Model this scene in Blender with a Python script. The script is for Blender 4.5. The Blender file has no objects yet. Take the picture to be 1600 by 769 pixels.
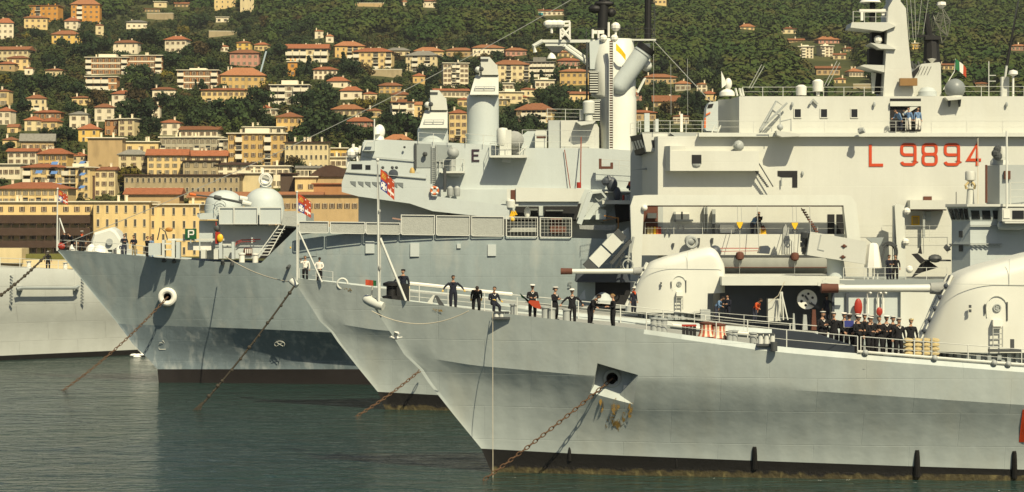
import bpy, math, random
import numpy as np
from mathutils import Vector, Matrix, Euler

# ------------------------------------------------------------------ camera, sky, sun, exposure
S = bpy.context.scene
COL = S.collection
F, CH, HY = 3600.0, 14.3, 345.0          # focal length in photo pixels, eye height above the water, horizon row
cd = bpy.data.cameras.new("camera"); cam = bpy.data.objects.new("camera", cd); COL.objects.link(cam)
cam.location = (0, 0, CH); cam.rotation_euler = (math.radians(90), 0, 0)
cd.sensor_width = 36.0; cd.lens = 36.0 * F / 1600.0
cd.shift_y = -(384.5 - HY) / 1600.0
cd.clip_start = 1.0; cd.clip_end = 9000.0
S.camera = cam
SUN_EL, SUN_AZ = math.radians(47), math.radians(24)      # sun behind the viewer, to the right
wd = bpy.data.worlds.new("World"); S.world = wd; wd.use_nodes = True
_n = wd.node_tree.nodes; _l = wd.node_tree.links
sky = _n.new('ShaderNodeTexSky'); sky.sky_type = 'NISHITA'; sky.sun_disc = False
sky.sun_elevation = SUN_EL; sky.sun_rotation = math.pi - SUN_AZ
sky.dust_density = 2.0
_n['Background'].inputs['Strength'].default_value = 0.05
_l.new(sky.outputs[0], _n['Background'].inputs['Color'])
sd = bpy.data.lights.new("sun", 'SUN'); sun = bpy.data.objects.new("sun", sd); COL.objects.link(sun)
sd.energy = 5.0; sd.angle = math.radians(0.5); sd.color = (1.0, 0.89, 0.63)
_dir = Vector((math.sin(SUN_AZ) * math.cos(SUN_EL), -math.cos(SUN_AZ) * math.cos(SUN_EL), math.sin(SUN_EL)))
sun.rotation_euler = (-_dir).to_track_quat('-Z', 'Y').to_euler()
sun.location = (60, -100, 120)
S.view_settings.view_transform = 'Standard'; S.view_settings.look = 'None'
S.view_settings.exposure = 0.33; S.view_settings.gamma = 1.0; S.view_settings.use_curve_mapping = False
S.cycles.max_bounces = 5; S.cycles.diffuse_bounces = 2; S.cycles.glossy_bounces = 3
S.cycles.transparent_max_bounces = 6

R = random.Random(7)

def W(px, py, D):
    """photo pixel at a real distance D from the viewer -> point in the place"""
    return Vector(((px - 800.0) * D / F, D, CH - (py - HY) * D / F))
def X(px, D): return (px - 800.0) * D / F
def Z(py, D): return CH - (py - HY) * D / F
def PY(z, D): return HY + (CH - z) * F / D
def M(npx, D): return npx * D / F

# ------------------------------------------------------------------ materials
MATS = {}
def mat(name, col, rough=0.6, var=0.12, scale=0.6, streak=0.0, bump=0.0, bscale=2.0, metal=0.0,
        dirt=None, dirt_amt=0.0, dirt_scale=0.4, spec=0.35, objrand=0.0, seams=0.0, fine=0.0, frames=0.0):
    if name in MATS: return MATS[name]
    m = bpy.data.materials.new(name); m.use_nodes = True
    nt = m.node_tree; N = nt.nodes; L = nt.links; b = N['Principled BSDF']
    b.inputs['Roughness'].default_value = rough; b.inputs['Metallic'].default_value = metal
    b.inputs['Specular IOR Level'].default_value = spec
    tc = N.new('ShaderNodeTexCoord')
    def noise(sc, det=4, vec=None):
        n = N.new('ShaderNodeTexNoise'); n.inputs['Scale'].default_value = sc; n.inputs['Detail'].default_value = det
        L.new(vec or tc.outputs['Object'], n.inputs['Vector']); return n.outputs['Fac']
    def mapping(sc):
        mp = N.new('ShaderNodeMapping'); mp.inputs['Scale'].default_value = sc
        L.new(tc.outputs['Object'], mp.inputs['Vector']); return mp.outputs['Vector']
    def math_(op, a, c):
        x = N.new('ShaderNodeMath'); x.operation = op
        for i, q in enumerate((a, c)):
            if isinstance(q, (int, float)): x.inputs[i].default_value = q
            else: L.new(q, x.inputs[i])
        return x.outputs[0]
    v = math_('MULTIPLY_ADD', noise(scale), 2 * var); v.node.inputs[2].default_value = 1 - var
    if streak:
        s2 = math_('MULTIPLY_ADD', noise(1.0, 3, mapping((1.6, 1.6, 0.12))), 2 * streak); s2.node.inputs[2].default_value = 1 - streak
        v = math_('MULTIPLY', v, s2)
    if fine:
        s3 = math_('MULTIPLY_ADD', noise(scale * 14, 3), 2 * fine); s3.node.inputs[2].default_value = 1 - fine
        v = math_('MULTIPLY', v, s3)
    if objrand:
        oi = N.new('ShaderNodeObjectInfo')
        s4 = math_('MULTIPLY_ADD', oi.outputs['Random'], 2 * objrand); s4.node.inputs[2].default_value = 1 - objrand
        v = math_('MULTIPLY', v, s4)
    mx = N.new('ShaderNodeMix'); mx.data_type = 'RGBA'; mx.blend_type = 'MULTIPLY'; mx.inputs[0].default_value = 1.0
    mx.inputs[6].default_value = (*col, 1)
    L.new(v, mx.inputs[7]); out = mx.outputs[2]
    if dirt:
        rp = N.new('ShaderNodeValToRGB'); rp.color_ramp.elements[0].position = 0.52; rp.color_ramp.elements[1].position = 0.72
        L.new(noise(1.0, 5, mapping((dirt_scale, dirt_scale, dirt_scale * 0.35))), rp.inputs[0])
        m2 = N.new('ShaderNodeMix'); m2.data_type = 'RGBA'
        L.new(math_('MULTIPLY', rp.outputs[0], dirt_amt), m2.inputs[0]); L.new(out, m2.inputs[6]); m2.inputs[7].default_value = (*dirt, 1)
        out = m2.outputs[2]
    L.new(out, b.inputs['Base Color'])
    h = None
    if bump: h = math_('MULTIPLY', noise(bscale, 3), bump)
    if frames:
        wv = N.new('ShaderNodeTexWave'); wv.wave_type = 'BANDS'; wv.bands_direction = 'X'; wv.inputs['Scale'].default_value = 0.24
        wv.inputs['Distortion'].default_value = 2.2; wv.inputs['Detail'].default_value = 2; wv.inputs['Detail Scale'].default_value = 1.4
        L.new(tc.outputs['Object'], wv.inputs['Vector'])
        fm = math_('MULTIPLY', math_('MULTIPLY', wv.outputs['Fac'], noise(0.5, 2)), frames); h = fm if h is None else math_('ADD', h, fm)
    if seams:
        br = N.new('ShaderNodeTexBrick'); br.inputs['Scale'].default_value = 1.0
        br.inputs['Mortar Size'].default_value = 0.02; br.inputs['Brick Width'].default_value = 5.2; br.inputs['Row Height'].default_value = 1.9
        br.inputs['Mortar Smooth'].default_value = 1.0
        sep = N.new('ShaderNodeSeparateXYZ'); L.new(tc.outputs['Object'], sep.inputs[0])
        cb = N.new('ShaderNodeCombineXYZ'); L.new(sep.outputs[0], cb.inputs[0]); L.new(sep.outputs[2], cb.inputs[1])
        L.new(cb.outputs[0], br.inputs['Vector'])
        sm = math_('MULTIPLY', br.outputs['Fac'], -seams)
        h = sm if h is None else math_('ADD', h, sm)
    if h is not None:
        bp = N.new('ShaderNodeBump'); bp.inputs['Strength'].default_value = 1.0; bp.inputs['Distance'].default_value = 1.0
        L.new(h, bp.inputs['Height']); L.new(bp.outputs[0], b.inputs['Normal'])
    MATS[name] = m
    return m

# naval paints
hullP   = mat('hull paint pale grey', (0.40, 0.445, 0.425), 0.5, 0.12, 0.35, 0.09, 0.035, 0.75, seams=0.008, frames=0.026, dirt=(0.40, 0.40, 0.33), dirt_amt=0.35, fine=0.05)
hullD   = mat('hull paint blue grey', (0.29, 0.345, 0.345), 0.5, 0.13, 0.35, 0.10, 0.04, 0.7, seams=0.010, frames=0.03, dirt=(0.46, 0.47, 0.42), dirt_amt=0.45, dirt_scale=0.8, fine=0.06)
hullL   = mat('hull paint faded grey', (0.47, 0.49, 0.45), 0.55, 0.10, 0.3, 0.05, 0.05, 0.6, seams=0.02, dirt=(0.36, 0.37, 0.33), dirt_amt=0.4, dirt_scale=0.25)
boot    = mat('black waterline band', (0.011, 0.010, 0.009), 0.55, 0.25, 1.2, 0.2, 0.02, 3)
weed    = mat('weed and fouling', (0.055, 0.045, 0.020), 0.8, 0.6, 2.2, 0.3, 0.06, 5, dirt=(0.15, 0.125, 0.05), dirt_amt=0.8, dirt_scale=2.5)
supP    = mat('superstructure paint', (0.52, 0.53, 0.475), 0.5, 0.07, 0.4, 0.05, 0.012, 0.9, seams=0.006, dirt=(0.44, 0.43, 0.36), dirt_amt=0.25, fine=0.03)
supD    = mat('superstructure paint cool', (0.475, 0.52, 0.50), 0.5, 0.07, 0.4, 0.05, 0.012, 0.9, seams=0.006, dirt=(0.42, 0.43, 0.38), dirt_amt=0.25, fine=0.03)
supW    = mat('superstructure paint bright', (0.58, 0.595, 0.53), 0.45, 0.06, 0.5, 0.05, 0.01, 1, dirt=(0.45, 0.42, 0.33), dirt_amt=0.25)
gunP    = mat('gun house paint', (0.62, 0.63, 0.56), 0.45, 0.05, 0.5, 0.03, 0.004, 2, dirt=(0.5, 0.47, 0.38), dirt_amt=0.2)
deckM   = mat('deck paint', (0.30, 0.31, 0.28), 0.8, 0.15, 0.7, 0, dirt=(0.2, 0.19, 0.16), dirt_amt=0.4)
steelG  = mat('grey fittings', (0.34, 0.36, 0.34), 0.5, 0.15, 2)
midG    = mat('mid grey panel', (0.27, 0.30, 0.29), 0.5, 0.1, 1)
darkG   = mat('dark grey fittings', (0.06, 0.065, 0.065), 0.5, 0.2, 2)
navyP   = mat('dark blue grey plate', (0.055, 0.065, 0.08), 0.5, 0.2, 1)
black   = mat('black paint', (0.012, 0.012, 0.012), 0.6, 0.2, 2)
shadeM  = mat('dark opening', (0.015, 0.015, 0.016), 0.8, 0.2, 1)  # near-black stands in for the shade inside openings and recesses
glassM  = mat('bridge glass', (0.015, 0.018, 0.022), 0.12, 0.1, 1, spec=0.5)
whiteM  = mat('white paint', (0.72, 0.71, 0.63), 0.5, 0.07, 1.5)
wireM   = mat('rigging wire', (0.33, 0.34, 0.31), 0.6, 0.1, 2)
railM   = mat('rail paint', (0.60, 0.61, 0.55), 0.5, 0.1, 2)
redM    = mat('red number paint', (0.50, 0.055, 0.012), 0.55, 0.08, 1)
redR    = mat('red equipment paint', (0.33, 0.03, 0.016), 0.5, 0.15, 2)
orangeM = mat('orange paint', (0.60, 0.14, 0.03), 0.5, 0.1, 2)
yellowM = mat('yellow paint', (0.75, 0.45, 0.02), 0.5, 0.1, 2)
brownM  = mat('brown canvas', (0.11, 0.042, 0.026), 0.8, 0.2, 2)
woodM   = mat('varnished wood', (0.36, 0.16, 0.03), 0.5, 0.15, 2)
rustM   = mat('rusty chain iron', (0.105, 0.058, 0.030), 0.8, 0.4, 5)
rustyS  = mat('rust streak', (0.44, 0.27, 0.07), 0.9, 0.3, 3)
def _patchy(m, thr=.5):
    nt = m.node_tree; N = nt.nodes; L = nt.links; b = N['Principled BSDF']
    tc = N.new('ShaderNodeTexCoord'); mp = N.new('ShaderNodeMapping'); mp.inputs['Scale'].default_value = (5, 5, 1.8); L.new(tc.outputs['Object'], mp.inputs[0])
    n = N.new('ShaderNodeTexNoise'); n.inputs['Scale'].default_value = 1; n.inputs['Detail'].default_value = 5; L.new(mp.outputs[0], n.inputs['Vector'])
    r = N.new('ShaderNodeValToRGB'); r.color_ramp.elements[0].position = thr - .05; r.color_ramp.elements[1].position = thr + .12; L.new(n.outputs['Fac'], r.inputs[0])
    L.new(r.outputs[0], b.inputs['Alpha'])
_patchy(rustyS, .48)
ropeM   = mat('pale rope', (0.55, 0.50, 0.38), 0.9, 0.15, 4)
dropeM  = mat('dark rope', (0.05, 0.042, 0.03), 0.9, 0.2, 4)
netM    = mat('canvas netting', (0.36, 0.375, 0.34), 0.85, 0.15, 3, bump=0.03, bscale=9)
def _ragged():
    nt = weed.node_tree; N = nt.nodes; L = nt.links; b = N['Principled BSDF']; old = b.inputs['Base Color'].links[0].from_socket
    tc = N.new('ShaderNodeTexCoord'); sp = N.new('ShaderNodeSeparateXYZ'); L.new(tc.outputs['Object'], sp.inputs[0])
    n = N.new('ShaderNodeTexNoise'); n.inputs['Scale'].default_value = 1.6; n.inputs['Detail'].default_value = 6; L.new(tc.outputs['Object'], n.inputs['Vector'])
    a = N.new('ShaderNodeMath'); a.operation = 'MULTIPLY_ADD'; a.inputs[1].default_value = 1.3; L.new(n.outputs['Fac'], a.inputs[0])
    z = N.new('ShaderNodeMath'); z.operation = 'MULTIPLY_ADD'; z.inputs[1].default_value = -1.6; z.inputs[2].default_value = -.05; L.new(sp.outputs[2], z.inputs[0]); L.new(z.outputs[0], a.inputs[2])
    r = N.new('ShaderNodeValToRGB'); r.color_ramp.elements[0].position = .05; r.color_ramp.elements[1].position = .28; L.new(a.outputs[0], r.inputs[0])
    m = N.new('ShaderNodeMix'); m.data_type = 'RGBA'; m.inputs[6].default_value = (.011, .010, .009, 1); L.new(r.outputs[0], m.inputs[0]); L.new(old, m.inputs[7]); L.new(m.outputs[2], b.inputs['Base Color'])
_ragged()
sandM   = mat('tan canvas', (0.50, 0.40, 0.20), 0.9, 0.2, 3, bump=0.05, bscale=6)
greyCan = mat('grey canvas cover', (0.30, 0.31, 0.29), 0.9, 0.2, 2, bump=0.05, bscale=4)
greenS  = mat('green sign paint', (0.01, 0.08, 0.025), 0.5, 0.1, 1)
greenF  = mat('green flag cloth', (0.02, 0.14, 0.05), 0.8, 0.1, 2)
redF    = mat('red flag cloth', (0.40, 0.055, 0.02), 0.8, 0.1, 2)
blueF   = mat('blue flag cloth', (0.04, 0.05, 0.22), 0.8, 0.1, 2)
whiteF  = mat('white flag cloth', (0.75, 0.72, 0.64), 0.8, 0.05, 2)
yellowF = mat('yellow flag cloth', (0.80, 0.50, 0.01), 0.8, 0.05, 2)
# people
skinM   = mat('skin', (0.42, 0.24, 0.15), 0.6, 0.05, 3)
navyC   = mat('navy cloth', (0.010, 0.012, 0.022), 0.9, 0.2, 5)
blackC  = mat('black cloth', (0.008, 0.008, 0.010), 0.9, 0.2, 5)
blueC   = mat('blue work shirt', (0.13, 0.22, 0.36), 0.9, 0.1, 5)
jeanC   = mat('dark trousers', (0.03, 0.035, 0.055), 0.9, 0.2, 5)
whiteC  = mat('white cloth', (0.72, 0.68, 0.60), 0.9, 0.05, 5)
khakiC  = mat('khaki trousers', (0.26, 0.21, 0.12), 0.9, 0.1, 5)
redC    = mat('orange red cloth', (0.52, 0.08, 0.02), 0.9, 0.1, 5)
gloveM  = mat('yellow work glove', (0.62, 0.44, 0.13), 0.9, 0.1, 5)
hairM   = mat('dark hair', (0.02, 0.013, 0.009), 0.8, 0.2, 9)
hairB   = mat('light brown hair', (0.22, 0.13, 0.05), 0.8, 0.2, 9)
shoeM   = mat('black shoe', (0.012, 0.012, 0.012), 0.5, 0.1, 3)
lipM    = mat('mouth', (0.25, 0.09, 0.07), 0.6, 0.05, 3)

# ------------------------------------------------------------------ mesh builder
ROOTLOC = {}
class MB:
    def __init__(s): s.v = []; s.f = []; s.m = []
    def add(s, vs, fs, mi=0):
        k = len(s.v); s.v += [tuple(p) for p in vs]
        for q in fs: s.f.append(tuple(i + k for i in q)); s.m.append(mi)
        return s
    def box(s, x0, x1, y0, y1, z0, z1, mi=0, rz=0.0):
        vs = [Vector((x, y, z)) for z in (z0, z1) for y in (y0, y1) for x in (x0, x1)]
        if rz:
            c = Vector(((x0 + x1) / 2, (y0 + y1) / 2, 0)); rm = Matrix.Rotation(rz, 3, 'Z')
            vs = [c + rm @ (p - c) for p in vs]
        return s.add(vs, [(0, 2, 3, 1), (4, 5, 7, 6), (0, 1, 5, 4), (2, 6, 7, 3), (0, 4, 6, 2), (1, 3, 7, 5)], mi)
    def pbox(s, a, b, c, d, D, dep, mi=0):
        """front face spans photo px a..b, py c..d at distance D; dep metres deep"""
        return s.box(X(a, D), X(b, D), D, D + dep, Z(d, D), Z(c, D), mi)
    def prism(s, poly, D, dep, mi=0):
        """outline in photo pixels at distance D, extruded dep metres away from the viewer"""
        return s.prism3([W(a, b, D) for a, b in poly], Vector((0, dep, 0)), mi)
    def prism3(s, pts, off, mi=0):
        n = len(pts); pts = [Vector(p) for p in pts]
        nrm = Vector((0, 0, 0))
        for i in range(n): nrm += pts[i].cross(pts[(i + 1) % n])
        if nrm.dot(off) > 0: pts = pts[::-1]
        vs = pts + [p + off for p in pts]
        fs = [tuple(range(n)), tuple(range(2 * n - 1, n - 1, -1))]
        fs += [(i, i + n, (i + 1) % n + n, (i + 1) % n) for i in range(n)]
        return s.add(vs, fs, mi)
    def tube(s, pts, r, n=6, mi=0, r1=None):
        pts = [Vector(p) for p in pts]; k = len(s.v); m = len(pts)
        up = Vector((0.13, 0.31, 0.94))
        for i, p in enumerate(pts):
            d = (pts[min(i + 1, m - 1)] - pts[max(i - 1, 0)]).normalized()
            a = d.cross(up)
            if a.length < 1e-3: a = d.cross(Vector((1, 0, 0)))
            a.normalize(); b = d.cross(a)
            rr = r if r1 is None else r + (r1 - r) * i / max(1, m - 1)
            for j in range(n):
                t = 2 * math.pi * j / n
                s.v.append(tuple(p + a * math.cos(t) * rr + b * math.sin(t) * rr))
        for i in range(m - 1):
            for j in range(n):
                j2 = (j + 1) % n
                s.f.append((k + i * n + j, k + i * n + j2, k + (i + 1) * n + j2, k + (i + 1) * n + j)); s.m.append(mi)
        s.f.append(tuple(k + j for j in range(n - 1, -1, -1))); s.m.append(mi)
        s.f.append(tuple(k + (m - 1) * n + j for j in range(n))); s.m.append(mi)
        return s
    def cyl(s, p0, p1, r0, r1=None, n=14, mi=0): return s.tube([p0, p1], r0, n, mi, r0 if r1 is None else r1)
    def lathe(s, c, prof, n=20, mi=0, axis='Z', sx=1.0, sy=1.0):
        k = len(s.v); m = len(prof); c = Vector(c)
        for r, h in prof:
            for j in range(n):
                t = 2 * math.pi * j / n; a, b = r * math.cos(t) * sx, r * math.sin(t) * sy
                s.v.append(tuple(c + (Vector((a, b, h)) if axis == 'Z' else Vector((a, h, b)) if axis == 'Y' else Vector((h, a, b)))))
        for i in range(m - 1):
            for j in range(n):
                j2 = (j + 1) % n; q = (k + i * n + j, k + i * n + j2, k + (i + 1) * n + j2, k + (i + 1) * n + j)
                s.f.append(q if axis != 'Y' else q[::-1]); s.m.append(mi)
        if prof[0][0] > 1e-4:
            s.f.append(tuple(k + j for j in (range(n - 1, -1, -1) if axis != 'Y' else range(n)))); s.m.append(mi)
        if prof[-1][0] > 1e-4:
            s.f.append(tuple(k + (m - 1) * n + j for j in (range(n) if axis != 'Y' else range(n - 1, -1, -1)))); s.m.append(mi)
        return s
    def ball(s, c, r, n=14, m=8, mi=0, sx=1, sy=1, sz=1):
        return s.lathe(c, [(max(1e-5, r * math.sin(math.pi * i / m)), -r * sz * math.cos(math.pi * i / m)) for i in range(m + 1)], n, mi, 'Z', sx, sy)
    def ring(s, c, R0, r, n=20, m=8, axis='Y', mi=0):
        k = len(s.v); c = Vector(c)
        for i in range(n):
            t = 2 * math.pi * i / n
            for j in range(m):
                u = 2 * math.pi * j / m; q = R0 + r * math.cos(u); h = r * math.sin(u)
                a, b = q * math.cos(t), q * math.sin(t)
                s.v.append(tuple(c + (Vector((a, h, b)) if axis == 'Y' else Vector((a, b, h)) if axis == 'Z' else Vector((h, a, b)))))
        for i in range(n):
            for j in range(m):
                s.f.append((k + i * m + j, k + i * m + (j + 1) % m, k + ((i + 1) % n) * m + (j + 1) % m, k + ((i + 1) % n) * m + j)); s.m.append(mi)
        return s
    def ribbon(s, poly, w, D, th=0.03, closed=False, mi=0):
        """flat raised stroke of width w (photo px) following an outline given in photo px"""
        P = [Vector((a, b)) for a, b in poly]; n = len(P); Lp = []; Rp = []
        for i, p in enumerate(P):
            a = P[i - 1] if (i > 0 or closed) else None; b = P[(i + 1) % n] if (i < n - 1 or closed) else None
            d1 = (p - a).normalized() if a is not None else None; d2 = (b - p).normalized() if b is not None else None
            d1 = d1 or d2; d2 = d2 or d1
            n1 = Vector((-d1.y, d1.x)); n2 = Vector((-d2.y, d2.x)); q = (n1 + n2)
            q = q.normalized() if q.length > 1e-4 else n1
            q = q * (w / 2 / max(0.4, q.dot(n1)))
            Lp.append(p + q); Rp.append(p - q)
        for i in range(n if closed else n - 1):
            j = (i + 1) % n
            s.prism([tuple(Lp[i]), tuple(Lp[j]), tuple(Rp[j]), tuple(Rp[i])], D - th, th - 0.003, mi)
        return s
    def build(s, name, mats, parent=None, label=None, smooth=None, loc=None):
        me = bpy.data.meshes.new(name)
        o = bpy.data.objects.new(name, me); COL.objects.link(o)
        off = Vector((0, 0, 0))
        if parent is not None: off = ROOTLOC.get(parent.name, Vector((0, 0, 0)))
        elif loc is not None: off = Vector(loc)
        me.from_pydata([(p[0] - off.x, p[1] - off.y, p[2] - off.z) for p in s.v], [], s.f)
        mats = mats if isinstance(mats, (list, tuple)) else [mats]
        for q in mats: me.materials.append(q)
        if len(mats) > 1: me.polygons.foreach_set('material_index', s.m)
        me.polygons.foreach_set('use_smooth', [True] * len(me.polygons))
        me.update()
        me.set_sharp_from_angle(angle=math.radians(32 if smooth is None else smooth))
        ROOTLOC[o.name] = off
        if parent is not None: o.parent = parent
        else: o.location = off
        if label: o['label'] = label
        return o

def tag(o, label, cat, group=None, kind=None):
    o['label'] = label; o['category'] = cat
    if group: o['group'] = group
    if kind: o['kind'] = kind
    return o
def thing(name, label, cat, loc, group=None, rz=0.0):
    o = bpy.data.objects.new(name, None); COL.objects.link(o); o.location = loc
    o.empty_display_size = 0.3; o.rotation_euler = (0, 0, rz)
    ROOTLOC[o.name] = Vector(loc)
    return tag(o, label, cat, group)
def structure(o): o['kind'] = 'structure'; return o
def clone(o, parent=None):
    c = o.copy(); COL.objects.link(c)
    if parent is not None: c.parent = parent
    for ch in list(o.children): clone(ch, c)
    return c
def lerp_poly(poly, x):
    if x <= poly[0][0]: return poly[0][1]
    for (a, b), (c, d) in zip(poly, poly[1:]):
        if x <= c: return b + (d - b) * (x - a) / (c - a) if c > a else d
    return poly[-1][1]
# ------------------------------------------------------------------ water
def water_mat():
    m = bpy.data.materials.new("harbour water"); m.use_nodes = True
    nt = m.node_tree; N = nt.nodes; L = nt.links; b = N['Principled BSDF']
    b.inputs['Roughness'].default_value = 0.12; b.inputs['IOR'].default_value = 1.33
    b.inputs['Specular IOR Level'].default_value = 0.5
    tc = N.new('ShaderNodeTexCoord')
    def nz(sx, sy, det, amt, dist=0.0):
        mp = N.new('ShaderNodeMapping'); mp.inputs['Scale'].default_value = (sx, sy, 1)
        L.new(tc.outputs['Object'], mp.inputs['Vector'])
        n = N.new('ShaderNodeTexNoise'); n.inputs['Scale'].default_value = 1; n.inputs['Detail'].default_value = det
        n.inputs['Distortion'].default_value = dist
        L.new(mp.outputs[0], n.inputs['Vector'])
        x = N.new('ShaderNodeMath'); x.operation = 'MULTIPLY'; x.inputs[1].default_value = amt; L.new(n.outputs['Fac'], x.inputs[0])
        return x.outputs[0], n.outputs['Fac']
    h1, _ = nz(0.09, 0.20, 3, 0.75, 0.8); h2, _ = nz(0.40, 0.80, 4, 0.72, 1.2); h3, _ = nz(1.2, 2.4, 2, 0.12, 0.4)
    a = N.new('ShaderNodeMath'); L.new(h1, a.inputs[0]); L.new(h2, a.inputs[1])
    a2 = N.new('ShaderNodeMath'); L.new(a.outputs[0], a2.inputs[0]); L.new(h3, a2.inputs[1])
    bp = N.new('ShaderNodeBump'); bp.inputs['Strength'].default_value = 1.0; bp.inputs['Distance'].default_value = 1.0
    L.new(a2.outputs[0], bp.inputs['Height']); L.new(bp.outputs[0], b.inputs['Normal'])
    _, f = nz(0.015, 0.06, 4, 1.0)
    pm = N.new('ShaderNodeMath'); pm.operation = 'MULTIPLY_ADD'; pm.inputs[1].default_value = 1.5; pm.inputs[2].default_value = .2; L.new(f, pm.inputs[0]); L.new(pm.outputs[0], bp.inputs['Strength'])
    rp = N.new('ShaderNodeValToRGB'); L.new(f, rp.inputs[0])
    rp.color_ramp.elements[0].position = 0.35; rp.color_ramp.elements[0].color = (0.010, 0.028, 0.024, 1)
    rp.color_ramp.elements[1].position = 0.7; rp.color_ramp.elements[1].color = (0.020, 0.042, 0.035, 1)
    L.new(rp.outputs[0], b.inputs['Base Color'])
    return m
wb = MB()
for x0 in range(-1200, 1200, 400):
    wb.add([(x0, -300, 0), (x0 + 400, -300, 0), (x0 + 400, 705, 0), (x0, 705, 0)], [(0, 1, 2, 3)])
wo = structure(wb.build("harbour_water", water_mat()))

# ------------------------------------------------------------------ hillside terrain
ZP = [(690, 2.0), (730, 3.5), (800, 24), (900, 39), (1000, 54), (1200, 80), (1400, 110), (1700, 157), (2000, 206), (2500, 300), (3200, 440), (4200, 560), (6000, 620)]
def _n2(x, y):
    return math.sin(x * 0.011 + 1.3) * math.cos(y * 0.007 + 0.4) + 0.5 * math.sin(x * 0.023 + y * 0.013) + 0.3 * math.sin(x * 0.05 - y * 0.031 + 2)
def terrain(x, y):
    z = lerp_poly(ZP, y)
    amp = max(0.0, min(1.0, (y - 900) / 900)) * 9.0
    amp2 = max(0.0, min(1.0, (y - 1900) / 700)) * 24.0
    return z + amp * _n2(x, y) + amp2 * math.sin(x * 0.006 + y * 0.002 + 0.8)
def hit(px, py, d0=720.0):
    """where the sight line through a photo pixel meets the hillside"""
    D = d0
    while D < 5000:
        if terrain(X(px, D), D) >= Z(py, D): return D
        D += 4.0
    return 5000.0
ys = list(np.linspace(690, 730, 3)) + list(np.linspace(745, 1500, 60)) + list(np.linspace(1520, 3200, 80)) + list(np.linspace(3300, 6000, 14))
xs = np.linspace(-1, 1, 121)
tb = MB(); nx = len(xs)
for y in ys:
    for u in xs:
        x = u * (500 + y * 0.45); tb.v.append((x, y, terrain(x, y)))
for j in range(len(ys) - 1):
    for i in range(nx - 1):
        k = j * nx + i; tb.f.append((k, k + 1, k + nx + 1, k + nx)); tb.m.append(0)
groundM = mat('hillside ground', (0.055, 0.062, 0.022), 0.95, 0.45, 0.035, dirt=(0.14, 0.11, 0.05), dirt_amt=0.5, dirt_scale=0.03, spec=0.1)
structure(tb.build("hillside", groundM, smooth=60))
quayM = mat('quay stone', (0.34, 0.29, 0.20), 0.9, 0.2, 0.3, bump=0.03)
qb = MB().box(-420, 420, 676, 691, -2, 1.9)
structure(qb.build("quay", quayM))

# ------------------------------------------------------------------ houses
def wallm(key, col, var=0.09): return mat('wall ' + key, col, 0.9, var, 0.25, 0.08, spec=0.15, objrand=0.07, dirt=tuple(c * 0.62 for c in col), dirt_amt=0.6, dirt_scale=0.4)
WALL = dict(cream=wallm('cream', (0.66, 0.49, 0.225)), pale=wallm('pale cream', (0.62, 0.51, 0.29)), white=wallm('white', (0.72, 0.63, 0.44)),
            ochre=wallm('ochre', (0.55, 0.37, 0.14)), orange=wallm('orange', (0.56, 0.27, 0.06)), grey=wallm('grey', (0.40, 0.36, 0.26)),
            pink=wallm('pink', (0.46, 0.24, 0.17)), stone=wallm('stone', (0.36, 0.29, 0.17), 0.16), brick=wallm('brick', (0.42, 0.21, 0.09)),
            tan=wallm('tan', (0.45, 0.32, 0.16)), dark=wallm('dark', (0.10, 0.07, 0.05)), yellow=wallm('yellow', (0.66, 0.44, 0.12)))
def roofm(key, col): return mat('roof ' + key, col, 0.9, 0.22, 1.2, 0.0, spec=0.1, objrand=0.12, dirt=tuple(c * 0.5 for c in col), dirt_amt=0.5, dirt_scale=1.0)
ROOF = dict(red=roofm('red tile', (0.29, 0.108, 0.052)), brown=roofm('brown tile', (0.23, 0.10, 0.05)), grey=roofm('grey slate', (0.20, 0.19, 0.16)),
            orange=roofm('orange tile', (0.31, 0.138, 0.065)), flat=roofm('flat felt', (0.42, 0.37, 0.27)), dark=roofm('dark sheet', (0.075, 0.045, 0.032)))
shutB = mat('brown shutter', (0.09, 0.05, 0.028), 0.8, 0.2, 1, objrand=0.3)
shutG = mat('grey shutter', (0.15, 0.125, 0.085), 0.8, 0.2, 1, objrand=0.3)
paneM = mat('house window glass', (0.03, 0.03, 0.028), 0.25, 0.2, 1, objrand=0.3)
frameM = mat('window surround', (0.52, 0.45, 0.31), 0.85, 0.1, 1)
bandM = mat('balcony white concrete', (0.70, 0.64, 0.48), 0.85, 0.08, 0.5)
awnM = mat('blue awning', (0.10, 0.20, 0.42), 0.8, 0.1, 1)

def unit_window(kind):
    b = MB()
    b.add([(-.5, 0, 0), (.5, 0, 0), (.5, 0, 1), (-.5, 0, 1), (-.38, 0.0, .06), (.38, 0.0, .06), (.38, 0.0, .92), (-.38, 0.0, .92),
           (-.38, .16, .06), (.38, .16, .06), (.38, .16, .92), (-.38, .16, .92), (-.5, .3, 0), (.5, .3, 0), (.5, .3, 1), (-.5, .3, 1)],
          [(0, 1, 5, 4), (1, 2, 6, 5), (2, 3, 7, 6), (3, 0, 4, 7), (0, 12, 13, 1), (1, 13, 14, 2), (2, 14, 15, 3), (3, 15, 12, 0)], 0)
    b.add([(-.38, 0.0, .06), (.38, 0.0, .06), (.38, 0.0, .92), (-.38, 0.0, .92), (-.38, .16, .06), (.38, .16, .06), (.38, .16, .92), (-.38, .16, .92)],
          [(0, 1, 5, 4), (1, 2, 6, 5), (2, 3, 7, 6), (3, 0, 4, 7)], 0)
    b.add([(-.38, .15, .06), (.38, .15, .06), (.38, .15, .92), (-.38, .15, .92)], [(0, 1, 2, 3)], 1)
    b.box(-.02, .02, .1, .152, .06, .92, 0)
    if kind:
        b.box(-.78, -.5, -.05, .02, .04, .96, 1); b.box(.5, .78, -.05, .02, .04, .96, 1)
    me_o = b.build("window", [frameM, (paneM, shutB, shutG, paneM)[kind]])
    me = me_o.data; bpy.data.objects.remove(me_o); return me
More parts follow.
